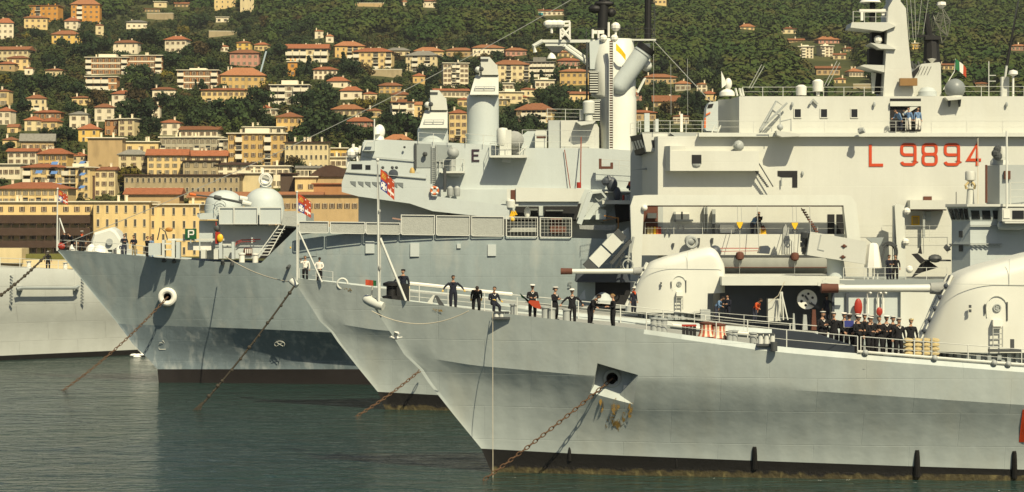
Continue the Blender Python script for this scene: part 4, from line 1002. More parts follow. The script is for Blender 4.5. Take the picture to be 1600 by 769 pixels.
hullD2 = mat('hull paint mottled dark blue grey', (0.17, 0.215, 0.235), 0.5, 0.2, 0.5, 0.15, 0.05, 0.9, seams=0.014, dirt=(0.46, 0.49, 0.47), dirt_amt=0.7, dirt_scale=1.3, fine=0.15)  # darker blue grey below the knuckle, mottled with paler patches
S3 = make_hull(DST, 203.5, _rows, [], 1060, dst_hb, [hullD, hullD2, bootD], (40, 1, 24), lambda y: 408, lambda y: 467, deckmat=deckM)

LFT = thing('frigate', 'faded grey warship half hidden behind the destroyer bow at the left edge', 'warship', (X(100, 247), 247, 0), 'warships moored side by side')
def _lrow(ya, yb, h, mi, D0=233.0, D1=252.0):
    return ya, yb, h, mi
b = MB(); N = 26; LR = [(417, 425, 0.0, 0), (428, 433, -.12, 0), (472, 479, .05, 0), (500, 501, .95, 0), (530, 526, 1.5, 0), (556, 546, 1.75, 1), (None, None, 1.8, 1), (None, None, 2.2, 1)]
LT = []
for i, (ya, yb2, ins, mi) in enumerate(LR):
    row = []
    for k in range(N):
        u = k / (N - 1); px = -420 + u * (345 + 420); D = 214 + (px + 420) * (250 - 214) / 765.0
        cv = ins + (max(0, u - .82) / .18) ** 3 * 6.0
        y = D + cv; q = (px) / 222.0
        z = Z(ya + (yb2 - ya) * q, y) if ya else (-.05 if i == 6 else -1.5)
        row.append(Vector((X(px, y), y, z)))
    b.v += [tuple(p) for p in row]; LT.append(row)
for i in range(len(LR) - 1):
    for k in range(N - 1): b.f.append((i * N + k, (i + 1) * N + k, (i + 1) * N + k + 1, i * N + k + 1)); b.m.append(LR[i][3])
kk = len(b.v); b.v += [(p.x, 2 * 241 + 12 - p.y + (p.x - X(0, 241)) * .62, p.z) for p in LT[0]]; b.v += [(p.x, 2 * 241 + 12 - p.y + (p.x - X(0, 241)) * .62, -1.5) for p in LT[0]]
for k in range(N - 1): b.f.append((kk + k, kk + k + 1, kk + N + k + 1, kk + N + k)); b.m.append(0)
b.f.append(tuple([i * N + N - 1 for i in range(len(LR))] + [kk + N + N - 1, kk + N - 1])); b.m.append(0)
lh = b.build('hull', [hullL, boot], LFT, smooth=28)
d = MB(); d.v = [(p.x, p.y + .05, p.z - .1) for p in LT[0]] + [(q[0], q[1], q[2] - .1) for q in b.v[kk:kk + N]]
for k in range(N - 1): d.f.append((k, k + 1, N + k + 1, N + k)); d.m.append(0)
d.build('deck', deckM, LFT)
S4 = Ship(); S4.G = LT; S4.top = LT[0]; S4.yc = 246; S4.low = .1; S4.root = LFT

# ------------------------------------------------------------------ shared fittings
def rail(root, pts, h=1.0, every=1.6, wires=3, r=.022, mat_=None, name='railing'):
    """stanchions and wires along a line of deck points"""
    b = MB(); pts = [Vector(p) for p in pts]
    L = [0.0]
    for a, c in zip(pts, pts[1:]): L.append(L[-1] + (c - a).length)
    n = max(1, int(round(L[-1] / every)))
    def at(s):
        for i in range(len(pts) - 1):
            if s <= L[i + 1] + 1e-6: return pts[i].lerp(pts[i + 1], (s - L[i]) / max(1e-6, L[i + 1] - L[i]))
        return pts[-1].copy()
    P = [at(L[-1] * i / n) for i in range(n + 1)]
    for p in P: b.tube([p, p + Vector((0, 0, h))], r * 1.25, 5)
    for w in range(wires):
        zz = h * (w + 1) / wires - .01
        b.tube([p + Vector((0, 0, zz)) for p in P], r * (.9 if w == wires - 1 else .6), 4)
    return b.build(name, mat_ or railM, root)
def prail(root, poly, D, h=1.0, **k): return rail(root, [W(a, b, D) for a, b in poly], h, **k)
def edge_rail(s, px0, px1, inset=.25, step=12, **k):
    return rail(s.root, [deck_pt(s, px0 + (px1 - px0) * i / step, inset) for i in range(step + 1)], **k)
def chain_mesh(pts, link=.38, r=.035, wid=.12, mi=0):
    """a studless chain: alternate links turned a quarter"""
    b = MB(); pts = [Vector(p) for p in pts]; L = [0.0]
    for a, c in zip(pts, pts[1:]): L.append(L[-1] + (c - a).length)
    def at(s):
        for i in range(len(pts) - 1):
            if s <= L[i + 1] + 1e-6: return pts[i].lerp(pts[i + 1], (s - L[i]) / max(1e-6, L[i + 1] - L[i]))
        return pts[-1].copy()
    n = int(L[-1] / (link * .78)); 
    for i in range(n):
        s0 = L[-1] * i / n; c = at(s0 + link * .4); d = (at(min(L[-1], s0 + link * .8)) - at(s0)).normalized()
        u = d.cross(Vector((0, 0, 1))).normalized(); v = d.cross(u)
        if i % 2: u, v = v, u
        k = len(b.v); A, m = 12, 5
        for q in range(A):
            t = 2 * math.pi * q / A
            cx = math.cos(t) * link * .5; cy = math.sin(t) * wid
            nn = (d * math.cos(t) * wid + u * math.sin(t) * link * .5).normalized()
            for w in range(m):
                a = 2 * math.pi * w / m
                b.v.append(tuple(c + d * cx + u * cy + nn * (r * math.cos(a)) + v * (r * math.sin(a))))
        for q in range(A):
            for w in range(m):
                b.f.append((k + q * m + w, k + q * m + (w + 1) % m, k + ((q + 1) % A) * m + (w + 1) % m, k + ((q + 1) % A) * m + w)); b.m.append(mi)
    return b
def sag(a, c, s, n=16):
    a, c = Vector(a), Vector(c)
    return [a.lerp(c, i / n) - Vector((0, 0, s * 4 * (i / n) * (1 - i / n))) for i in range(n + 1)]
def rope(name, pts, r, m, label, cat='rope', n=6):
    b = MB(); b.tube(pts, r, n); o = b.build(name, m, loc=pts[0]); return tag(o, label, cat)

def gun_turret(root, k, ox, oy, yc, hw, barrel=True, ladder=True, kv=1.0):
    """the big domed gun house of the frigates; outline in photo pixels of the second frigate, scaled k about its base corner"""
    T = lambda px, py: (ox + k * (px - 975), oy + k * kv * (py - 487))
    top = [(978, 480), (986, 462), (1000, 432), (1012, 414), (1020, 408), (1040, 401), (1072, 393), (1098, 386.5), (1108, 386), (1114, 389), (1119, 394), (1129, 412), (1130, 418)]
    cols = [978, 979.5, 982, 986, 991, 996, 1001, 1006, 1012, 1018, 1024, 1031, 1038, 1046, 1055, 1064, 1073, 1082, 1091, 1100.9, 1101.6, 1108, 1114, 1119, 1123, 1126, 1128, 1129.4, 1130]
    b = MB(); nr = 13
    for sgn in (-1, 1):
        for px in cols:
            yt = lerp_poly(top, px); yb = 487 if px < 1101.2 else 457 - (px - 1101) * .03
            fx = .40 + .60 * math.sin(math.pi / 2 * min(1, (px - 978) / 72.0)) ** .9
            if px > 1118: fx *= .62 + .38 * math.sqrt(max(0, 1 - ((px - 1118) / 12.0) ** 2))
            pys = [yt + d for d in (0, .8, 2.2, 4.5, 7.5, 11, 15)]; pys = [min(q, yb - .4 * (7 - i)) if q > yb - 3 else q for i, q in enumerate(pys)]
            pys += [pys[-1] + (yb - pys[-1]) * i / 6 for i in range(1, 7)]
            for py in pys:
                dt = py - yt; ft = .60 + .40 * math.sqrt(max(0, 1 - (1 - min(1, dt / 15.0)) ** 2)); ft *= 1 - .07 * max(0, (450 - py) / 60.0)
                p = W(*T(px, py), yc); b.v.append((p.x, yc + sgn * hw * fx * ft, p.z))
    nc = len(cols); I = lambda q, c, r: (q * nc + c) * nr + r
    for c in range(nc - 1):
        for r in range(nr - 1):
            b.f.append((I(0, c, r), I(0, c, r + 1), I(0, c + 1, r + 1), I(0, c + 1, r))); b.f.append((I(1, c, r), I(1, c + 1, r), I(1, c + 1, r + 1), I(1, c, r + 1)))
        b.f.append((I(0, c, 0), I(0, c + 1, 0), I(1, c + 1, 0), I(1, c, 0))); b.f.append((I(0, c, nr - 1), I(1, c, nr - 1), I(1, c + 1, nr - 1), I(0, c + 1, nr - 1)))
    for r in range(nr - 1):
        b.f.append((I(0, 0, r), I(1, 0, r), I(1, 0, r + 1), I(0, 0, r + 1))); b.f.append((I(0, nc - 1, r), I(0, nc - 1, r + 1), I(1, nc - 1, r + 1), I(1, nc - 1, r)))
    b.m = [0] * len(b.f)
    t = b.build('gun_turret', gunP, root, smooth=50)
    Dn = yc - hw
    # slot with its slanting guide rails on the face
    s = MB()
    for off, m_ in ((-.12, 1), (.0, 0)):
        pass
    p0, p1 = W(*T(980, 478), yc), W(*T(1013, 411), yc)
    dv = Vector((-.84, 0, .42)).normalized() * .10
    for yy, w_ in ((-.62, .10), (.62, .10)):
        s.prism3([p0 + Vector((0, yy - w_, 0)) + dv * .2, p0 + Vector((0, yy + w_, 0)) + dv * .2, p1 + Vector((0, yy + w_, 0)) + dv * .2, p1 + Vector((0, yy - w_, 0)) + dv * .2], dv * 1.4, 0)
    s.prism3([p0 + Vector((0, -.52, 0)), p0 + Vector((0, .52, 0)), p1 + Vector((0, .52, 0)), p1 + Vector((0, -.52, 0))], dv * .6, 1)
    for q in range(5):
        c = p0.lerp(p1, .15 + q * .17) + dv * 1.5; s.ball(c + Vector((0, -.72, 0)), .10 * k, 8, 5, 1)
    s.build('gun_slot', [gunP, navyP], t)
    if barrel:
        g = MB(); a, c = W(*T(1000, 424), yc), W(*T(893, 424), yc); r = M(3.9 * k, yc)
        g.tube([a, a.lerp(c, .3), c], r * 1.12, 14, 0, r * .92); e = W(*T(876, 424), yc)
        g.build('gun_barrel', gunP, t)
        g = MB(); g.cyl(c + Vector((.05, 0, 0)), e, r * 1.22, r * 1.30, 14); g.build('muzzle_cover', brownM, t)
        g = MB(); g.cyl(a + Vector((.6, 0, 0)), a - Vector((.5, 0, 0)), r * 1.9, r * 1.5, 14); g.build('gun_sleeve', greyCan, t)
    # access hatch: round plate with a handwheel, hinges and seam lines
    h = MB(); hx, hy = T(1061, 444)
    D0 = Dn + .02
    c = W(hx, hy, D0)
    arc = [(hx + k * 11 * math.cos(u), hy - k * 13 * math.sin(u)) for u in [i * math.pi / 9 for i in range(-1, 11)]]
    h.ribbon([(arc[0][0], hy + k * 10)] + arc[1:-1] + [(arc[-1][0], hy + k * 10)], k * .8, D0, .045)
    h.build('hatch_rim', gunP, t)
    h = MB(); h.ring(c - Vector((0, .06, 0)), M(3.6 * k, D0), .03 * k, 18, 6); h.ring(c - Vector((0, .06, 0)), M(1.5 * k, D0), .025 * k, 12, 5)
    for u in range(4):
        a = u * math.pi / 2 + .4; h.tube([c - Vector((0, .06, 0)), c + Vector((math.cos(a) * M(3.6 * k, D0), -.06, math.sin(a) * M(3.6 * k, D0)))], .018 * k, 4)
    h.build('handwheel', steelG, t)
    h = MB()
    for (a, b_, c_, d_) in ((1048, 440, 1049.2, 450), (1031.6, 441, 1034.2, 444), (1031.6, 445.5, 1034.2, 448.5), (1071, 438, 1072.5, 457)):
        p, q = T(a, b_), T(c_, d_); h.pbox(p[0], q[0], p[1], q[1], D0 - .07, .09)
    h.build('hatch_fittings', darkG, t)
    h = MB()
    for poly in ([(1012, 419.5), (1129, 421.2)], [(1074, 394), (1074, 420)]): h.ribbon([T(*p) for p in poly], .35 * k, Dn + .07, .03)
    h.build('panel_seam', steelG, t)
    if ladder:
        l = MB(); a0, a1 = T(1057, 484), T(1067, 462)
        for px in (a0[0], a1[0]): l.pbox(px - .5 * k, px + .5 * k, a1[1], a0[1], Dn - .35, .08)
        for i in range(4): yy = a1[1] + (a0[1] - a1[1]) * (i + .5) / 4; l.pbox(a0[0] + .5 * k, a1[0] - .5 * k, yy - .5 * k, yy + .5 * k, Dn - .34, .06)
        l.build('ladder', wireM, t)
        l = MB(); l.pbox(a0[0] - 0 * k, a1[0] + 0 * k, a1[1] - 6 * k, a1[1] + 1 * k, Dn - .40, .5); l.build('step_box', whiteM, t)
    # ring of ribbed skirt plates under the house
    r = MB(); bc = W(*T(1048, 487), yc); rad = M(56 * k, yc); hh = M(11 * k, yc)
    r.lathe((bc.x, yc, bc.z - hh), [(rad * .86, 0), (rad * .84, hh * .9), (rad * .95, hh * .92), (rad * .95, hh * 1.02)], 28, 0, 'Z', 1, hw * 1.05 / rad)
    for i in range(16):
        a = math.pi + math.pi * i / 15; px, py = bc.x + rad * .9 * math.cos(a), yc + hw * .95 * math.sin(a)
        r.box(px - .03, px + .03, py - .12, py + .12, bc.z - hh, bc.z - .05, 0, a)
    r.build('turret_ring', midG, t)
    return t
T2 = gun_turret(FR2, 1.0, 975, 487, 174.5, 2.35)
T1 = gun_turret(FR1, 1.485, 1430, 547, 131.0, 2.75, kv=1.03)
# ------------------------------------------------------------------ nearest frigate: fittings
def local_pocket():
    """anchor recess let into the near side of the first frigate"""
    G = S1.G; n1, n2 = S1.n1, S1.n2; j0, j1 = n1, n1 + n2
    i0, i1 = 2, 4
    TL, TR, BR, BL = G[i0][j0], G[i0][j1], G[i1][j1], G[i1][j0]
    ML, MR = G[3][j0], G[3][j1]
    top = [G[i0][j] for j in range(j0, j1 + 1)]; bot = [G[i1][j] for j in range(j0, j1 + 1)]
    dep = Vector((0, 1.5, 0))
    iTL, iTR = TL + Vector((.15, 1.25, -.12)), TR + Vector((-.1, 1.25, -.02))
    bl = W(929, 601, ML.y + .7); br = W(968, 617, MR.y + 1.0)
    iBL, iBR = bl, br
    b = MB(); k = 0
    def face(pts, mi): 
        q = len(b.v); b.v.extend([tuple(p) for p in pts]); b.f.append(tuple(range(q, q + len(pts)))); b.m.append(mi)
    face(top[::-1] + [iTL, iTR], 0)
    face([G[i0][j0], G[3][j0], G[i1][j0], iBL, iTL], 0)
    face([iTR, iBR, G[i1][j1], G[3][j1], G[i0][j1]], 0)
    face([iBL] + bot + [iBR], 0)
    face([iTL, iBL, iBR, iTR], 0)
    o = b.build('anchor_recess', hullP, S1.hull, smooth=1)
    c = (iTL + iTR + iBL + iBR) / 4 + Vector((0.0, -.05, .05))
    h = MB(); h.ring(c, .42, .10, 22, 8); h.build('hawse_rim', steelG, o)
    h = MB(); h.lathe(c + Vector((0, .0, 0)), [(.001, 0.02), (.40, 0.02)], 20, 0, 'Y'); h.build('hawse_hole', shadeM, o)
    h = MB(); h.box(c.x + .62, c.x + .95, c.y - .35, c.y + .1, c.z - .62, c.z - .35); h.build('recess_block', whiteM, o)
    for (px, py, w, hgt, sd_) in ((940, 632, 6, 34, 1), (961, 636, 10, 30, 2), (958, 656, 8, 30, 3), (985, 640, 8, 34, 4), (966, 664, 11, 24, 5), (948, 660, 5, 22, 6), (974, 652, 6, 24, 7)):
        rg = random.Random(sd_); pts = []
        for i in range(9): a = i / 9 * 6.283; pts.append((px + w * math.cos(a) * rg.uniform(.4, 1.0) * .8, py + hgt * .5 * math.sin(a) * rg.uniform(.6, 1.0)))
        s = MB(); s.add(side_patch(S1, pts, .035), [tuple(range(len(pts)))]); s.build('rust_stain', rustyS, S1.hull)
    return c
HAWSE = local_pocket()

def proj(p): return (800 + p.x * F / p.y, PY(p.z, p.y))
# fender strakes along the black band
for px, y0, y1, w in ((890, 698, 712, 6), (1057, 715, 722, 4), (1179, 698, 724, 10), (1433, 703, 736, 11), (1585, 705, 738, 10)):
    a = side_pt(S1, px, y1, .02); c = side_pt(S1, px, y0, .02); r = M(w, 126) * .5
    b = MB(); n = 8
    b.tube([a + Vector((0, .05, -.3)), a.lerp(c, .5) + Vector((0, 0, 0)), a.lerp(c, .9), c], r, 10, 0, r * .55); b.build('hull_strake', boot, S1.hull)
# red hull number beginning at the right edge
pts = [(1598, 640), (1607, 640), (1602, 691), (1592, 691)]
s = MB(); s.prism3(side_patch(S1, pts, .03), Vector((0, .02, 0))); s.build('hull_number', redM, S1.hull)
# bow: white bullnose fairlead, bulwark chocks
c = W(588, 473, 130.6)
b = MB(); b.tube([W(574, 468, 131), W(580, 472, 130.7), W(592, 477, 130.3), W(599, 479, 130.2)], .28, 12, 0, .24); b.ball(W(574, 468, 131), .28, 10, 6); b.build('bow_fairlead', supW, FR1)
for (p0, p1, m_) in (((660, 478), (672, 470), supW), ((682, 470), (692, 482), darkG)):
    a = deck_pt(S1, p0[0], .1); c = deck_pt(S1, p1[0], .3)
    b = MB(); b.prism3([a + Vector((0, 0, -.2)), a + Vector((.5, 0, -.2)), a + Vector((.75, 0, .52)), a + Vector((.6, 0, .55))] if m_ is supW else [a + Vector((-.1, 0, .62)), a + Vector((.05, 0, .62)), a + Vector((.55, 0, -.1)), a + Vector((.2, 0, -.1))], Vector((0, .3, 0))); b.build('fairlead_horn', m_, FR1)
b = MB(); b.add(side_patch(S1, [(676, 482), (690, 484), (692, 487), (683, 487), (677, 486)], .03), [(4, 3, 2, 1, 0)]); b.build('rust_stain', rustyS, S1.hull)
# jackstaff with brace
def jackstaff(ship, top, foot, bt, bf, D, r=.07):
    b = MB(); b.tube([W(*foot, D), W(*top, D)], r, 8, 0, r * .6); b.ball(W(*top, D), r * 1.3, 8, 5)
    b.tube([W(*bt, D), W(*bf, D - .2)], r * .9, 7); b.tube([W(*foot, D) + Vector((0, .8, 0)), W(*bt, D)], r * .7, 6)
    return b.build('jackstaff', railM, ship)
jackstaff(FR1, (590, 250), (592, 472), (594, 372), (634, 470), 130.2, .08)
jackstaff(FR2, (464, 300), (464, 438), (467, 362), (503, 441), 173.6, .075)
jackstaff(DST, (90, 295), (89, 392), (93, 341), (101, 364), 203.0, .075)
b = MB(); b.ball(W(593, 330, 130.1), .07, 8, 5, 0, 1, 1, 1.6); b.ball(W(593.5, 418, 130.1), .09, 8, 5, 0, 1, 1, 1.8); b.tube([W(590.5, 256, 130.1), W(593.5, 338, 130.1), W(594, 440, 130.1)], .018, 4); b.build('flag_halyard', wireM, FR1)
# winch group by the staff
b = MB(); c = deck_pt(S1, 612, 1.4)
b.lathe(c, [(.55, 0), (.55, .25), (.3, .3), (.3, .8), (.5, .85), (.5, 1.0), (.2, 1.1)], 16); b.box(c.x + .3, c.x + 1.0, c.y - .3, c.y + .4, c.z, c.z + .95); b.build('winch', black, FR1)
b = MB(); c = deck_pt(S1, 624, 1.1); b.box(c.x - .12, c.x + .12, c.y, c.y + .2, c.z, c.z + .95); b.build('stanchion_post', brownM, FR1)
b = MB(); b.tube([deck_pt(S1, 580, .1), W(582, 447, 130.8)], .05, 6); b.build('stem_post', railM, FR1)
# rails: far side with a white cap, near side aft
def far_rail(px0, px1, step=14):
    out = []
    for i in range(step + 1):
        p = deck_pt(S1, px0 + (px1 - px0) * i / step, 40.0); out.append(p + Vector((0, -.2, 0)))
    return out
fr_pts = far_rail(640, 1300)
rail(FR1, fr_pts, 1.05, 2.6, 3, .028)
b = MB(); b.tube([p + Vector((0, 0, 1.06)) for p in far_rail(640, 800)], .11, 6); b.build('rail_cover', whiteM, FR1)
b = MB(); b.tube([p + Vector((0, 0, .25)) for p in far_rail(1050, 1300)], .07, 6); b.build('deck_pipe', whiteM, FR1)
edge_rail(S1, 1010, 1340, .3, 14, h=1.05, every=3.4, wires=2, r=.026)
edge_rail(S1, 1345, 1680, .25, 14, h=1.05, every=3.1, wires=2, r=.026)
for px in (655, 700, 757, 808, 862): 
    c = deck_pt(S1, px, .45); b = MB(); b.tube([c, c + Vector((0, 0, 1.1))], .03, 5); b.build('rail_post', railM, FR1)
# folding roller chocks hung on the near edge
for px0, px1, py0, py1 in ((771, 797, 487, 499), (1183, 1212, 521, 541), (1185, 1190, 517, 530)):
    a = side_pt(S1, px0, (py0 + py1) / 2); D = a.y - .35
    b = MB(); b.pbox(px0, px1, py1 - 3.5, py1, D, .6, 0)
    if px1 - px0 > 10:
        for q in range(3): cx = px0 + (px1 - px0) * (.18 + .32 * q); p = W(cx, py1 - 3.5, D + .3); b.cyl(p, p + Vector((0, 0, M(py1 - py0 - 4, D))), .14, .14, 10, 1)
        b.pbox(px0 + 1, px1 - 1, py0, py0 + 1.5, D + .1, .4, 0)
    b.build('roller_chock', [darkG, railM], FR1)
b = MB(); p = side_pt(S1, 1208, 541); b.cyl(p + Vector((0, -.35, .25)), p + Vector((0, -.35, -.25)), .2, .2, 12); b.build('fender_roller', darkG, FR1)
# bollards in pairs
for px, h in ((803, .6), (852, .65), (862, .62), (885, .65), (1022, .72), (1030, .74), (1037, .74), (1141, .55), (1147, .6), (1177, .62)):
    c = deck_pt(S1, px, 1.0); b = MB(); b.lathe(c, [(.20, 0), (.20, h), (.25, h), (.25, h + .07), (.05, h + .1)], 14); b.build('bollard', steelG, FR1)
# capstan drums striped red and cream
stripe = [MATS.get('x') or mat('cream stripe', (0.62, 0.55, 0.40), 0.6, 0.1, 2), mat('red stripe', (0.40, 0.09, 0.05), 0.6, 0.1, 2)]
for px in (1104, 1123):
    c = deck_pt(S1, px, 1.6); b = MB(); n = 20
    for i in range(n):
        a0, a1 = 2 * math.pi * i / n, 2 * math.pi * (i + 1) / n
        pr = [(.52, .12), (.42, .3), (.36, .62), (.38, .78)]
        for (r0, z0), (r1, z1) in zip(pr, pr[1:]):
            b.add([c + Vector((r0 * math.cos(a0), r0 * math.sin(a0), z0)), c + Vector((r0 * math.cos(a1), r0 * math.sin(a1), z0)), c + Vector((r1 * math.cos(a1), r1 * math.sin(a1), z1)), c + Vector((r1 * math.cos(a0), r1 * math.sin(a0), z1))], [(0, 1, 2, 3)], i % 2)
    b.build('capstan_drum', stripe, FR1)
    b = MB(); b.lathe(c, [(.62, 0), (.62, .12), (.2, .13), (.2, .8), (.40, .8), (.42, .88), (.1, .95)], 18); b.build('capstan_base', brownM, FR1)
# low crates of red fittings
c = deck_pt(S1, 1077, 1.3); b = MB(); 
for i in range(4): b.box(c.x - .38 + i * .2, c.x - .22 + i * .2, c.y, c.y + .3, c.z, c.z + .55)
b.build('ready_rack', black, FR1)
b = MB(); b.box(c.x - .4, c.x + .4, c.y + .02, c.y + .28, c.z + .56, c.z + .66); b.build('rack_cover', redR, FR1)
# dark breakwater
a, e = deck_pt(S1, 1206, 3.0), deck_pt(S1, 1334, .15)
b = MB(); up = Vector((0, 0, 1)); 
b.prism3([a + up * -.05, e + up * -.15, e + up * .50, a.lerp(e, .5) + up * .98, a + up * 1.0], Vector((.05, .1, 0))); b.build('breakwater', navyP, FR1)
f2 = deck_pt(S1, 1206, 3.0); g2 = Vector((e.x, 2 * 131 - e.y, e.z))
b = MB(); b.prism3([g2 + up * -.15, f2 + up * -.05, f2 + up * 1.0, g2 + up * .5], Vector((.05, .1, 0))); b.build('breakwater', navyP, FR1)
b = MB(); b.prism3([e + up * .05, e + up * .05 + Vector((.35, 0, 0)), e + Vector((.6, -.3, -.75)), e + Vector((.45, -.3, -.75))], Vector((0, .1, 0))); b.build('scupper_chute', navyP, FR1)
# pipe along the deck edge and brackets
b = MB(); pp = [deck_pt(S1, px, .02) + Vector((0, -.06, .22)) for px in range(1340, 1700, 30)]; b.tube(pp, .085, 8); b.build('edge_pipe', supW, FR1)
for px in (1352, 1460, 1553, 1575): 
    c = deck_pt(S1, px, 0) + Vector((0, -.12, .2)); b = MB(); b.ball(c, .17, 10, 6); b.build('pipe_clamp', steelG, FR1)
b = MB(); c = side_pt(S1, 1534, 560, .1); b.tube([c, c + Vector((0, -.1, -.3)), c + Vector((.15, -.12, -.42)), c + Vector((.3, -.1, -.3)), c + Vector((.3, 0, 0.05))], .03, 5); b.build('towing_eye', darkG, FR1)
c = deck_pt(S1, 1335, .1)
# panel line marks and the small things right of the gun
b = MB(); c = W(1582, 533, 127.2); b.box(c.x - .1, c.x + .1, c.y, c.y + .15, c.z - .45, c.z + .1); b.box(c.x - 1.3, c.x + .5, c.y - .1, c.y + .3, c.z - .6, c.z - .45); b.build('gun_control_stand', darkG, FR1)

# tan roped bundle of canvas on the deck edge: rests on the ship
c = deck_pt(S1, 1441, 1.1); bu = thing('canvas_bundle', 'stack of tan canvas bags lashed with dark straps beside the near gun', 'canvas stack', c)
b = MB(); rg = random.Random(4)
for l in range(5):
    for q in range(4):
        x0 = c.x - .95 + q * .48; b.lathe((x0 + .24, c.y + .35, c.z + .12 + l * .235), [(.001, -.42), (.13, -.38), (.155, -.2), (.16, 0), (.155, .2), (.13, .38), (.001, .42)], 8, 0, 'Y', 1.75, .8)
b.build('bags', sandM, bu)
b = MB()
for px in (-.45, .05, .5): b.box(c.x + px - .04, c.x + px + .04, c.y - .11, c.y - .06, c.z, c.z + 1.2)
b.build('straps', greyCan, bu)

# anchor chains and ropes (things held by the ships)
end = W(743, 751, 14.3 * F / (751 - HY))
pts = sag(HAWSE + Vector((0, -.1, 0)), end + Vector((0, 0, -.3)), .12, 12)
o = chain_mesh(pts, .36, .030, .088).build('anchor_chain', rustM, loc=pts[0]); tag(o, 'rusty anchor chain of the nearest frigate, shadow on the white hull', 'anchor chain')
p0 = W(662, 574, 172.6); e0 = W(549, 651, 14.3 * F / (651 - HY)) + Vector((0, 0, -.2))
pts = sag(p0, e0, .2, 12); o = chain_mesh(pts, .40, .033, .095).build('anchor_chain', rustM, loc=pts[0]); tag(o, 'rusty chain slanting to the water between the two frigate bows', 'anchor chain')
p0 = side_pt(S3, 262, 464, .2); e0 = W(93, 610, 14.3 * F / (610 - HY)) + Vector((0, 0, -.2))
DCH = (p0, e0)
pts = sag(p0, e0, .5, 14); o = chain_mesh(pts, .40, .033, .095).build('anchor_chain', rustM, loc=pts[0]); tag(o, 'rusty chain from the white ringed hawse of the destroyer', 'anchor chain')
rp1 = sag(W(460, 447, 174), W(306, 641, 14.3 * F / (641 - HY)) + Vector((0, 0, -.1)), .3, 22)
b = MB(); b.tube(rp1, .07, 6)
rg = random.Random(9)
for p in rp1[1:]:
    if rg.random() < .7: b.ball(p + Vector((rg.uniform(-.05, .05), 0, rg.uniform(-.05, .05))), rg.uniform(.10, .17), 6, 4)
for i in range(4): b.tube([rp1[-1] + Vector((.5, 0, .7)), rp1[-1] + Vector((-.35 + i * .22, -.1, -.05))], .05, 5)
o = b.build('mooring_rope', dropeM, loc=rp1[0]); tag(o, 'dark knotted mooring rope from the second frigate bow to the water', 'rope')
rp = sag(W(79, 392, 203.8), W(-14, 472, 196), .25, 18); b = MB(); b.tube(rp, .08, 6)
for p in rp[1:]: b.ball(p, rg.uniform(.1, .19), 6, 4)
o = b.build('mooring_rope', dropeM, loc=rp[0]); tag(o, 'dark knotted rope from the destroyer bow tip to the left edge', 'rope')
pts = sag(W(581, 486, 130.2), W(732, 486, 126.9), .72, 20); rope('heaving_line', pts, .025, ropeM, 'pale rope drooping along the bow of the nearest frigate')
a = deck_pt(S1, 770, -.1); rope('hanging_line', [a + Vector((0, -.12, .1)), Vector((a.x, a.y - .12, 4.0)), Vector((a.x + .01, a.y - .1, -.2))], .018, ropeM, 'thin pale line hanging straight down the near bow to the water')
pts = sag(W(352, 401, 197.5), W(456, 441, 174.6), .35, 14); rope('hawser', pts, .045, ropeM, 'pale hawser from the destroyer foredeck to the second frigate bow')

# second frigate: bow fittings
b = MB(); b.tube([W(456, 439, 174.4), W(460, 443, 174.2), W(464, 447, 174.1)], .26, 12, 0, .2); b.build('bow_fairlead', supW, FR2)
c = deck_pt(S2, 535, .2); b = MB(); b.ring(c + Vector((0, 0, .1)), .38, .08, 18, 7); b.build('fairlead_ring', supW, FR2)
b = MB(); b.add(side_patch(S2, [(528, 449), (548, 451), (550, 455), (538, 456)], .03), [(3, 2, 1, 0)]); b.build('rust_stain', rustyS, S2.hull)
edge_rail(S2, 468, 520, .3, 4, h=.9, every=1.8, wires=2, r=.022)
b = MB(); c = W(453, 420, 174); 
# draught and hull marks
# ------------------------------------------------------------------ destroyer: superstructure
DS, DY = DST, 203.5
def blk(parent, name, poly, D, dep, m, smooth=None, label=None): return MB().prism(poly, D, dep).build(name, m, parent, label, smooth)
# gun dome platform in front of the bridge
base = blk(DS, 'gun_deckhouse', [(311, 404), (311, 345), (345, 345), (366, 352), (436, 352), (470, 352), (470, 404)], 200.6, 6.5, supD)
blk(DS, 'gun_deckhouse', [(313, 343), (308, 338), (308, 333), (478, 333), (478, 350), (345, 350), (340, 343)], 199.6, 8, supD)
# near-black sheet painted for the shade in the stair recess right of the deckhouse
MB().prism([(404, 404), (431, 404), (468, 356), (440, 356)], 200.3, .25).build('stair_shade', shadeM, DS)
b = MB()
for off in (0, 8): b.ribbon([(402 + off * 2.2, 399 - off * .1), (436 + off * 1.2, 352)], 1.4, 198.2, .1)
for i in range(9): q = i / 9; b.pbox(404 + 34 * q, 420 + 28 * q, 398 - 45 * q, 399.2 - 45 * q, 198.3, .35)
b.build('companion_ladder', railM, DS)
b = MB(); b.prism([(440, 352), (443, 330), (463, 330), (463, 354)], 198.6, .1); b.build('canvas_screen', netM, DS)
prail(DS, [(312, 336), (345, 336), (345, 349)], 199.4, .9, every=1.5, wires=2)
for a, c in ((343, 365), (366, 402), (406, 440)):
    b = MB(); b.ribbon([(a, 324), (c, 324), (c, 350), (a, 350)], 1.2, 198.9, .05, True); b.prism([(a, 324), (c, 324), (c, 350), (a, 350)], 199.0, .03, 1)
    b.build('net_frame', [railM, supD], DS)
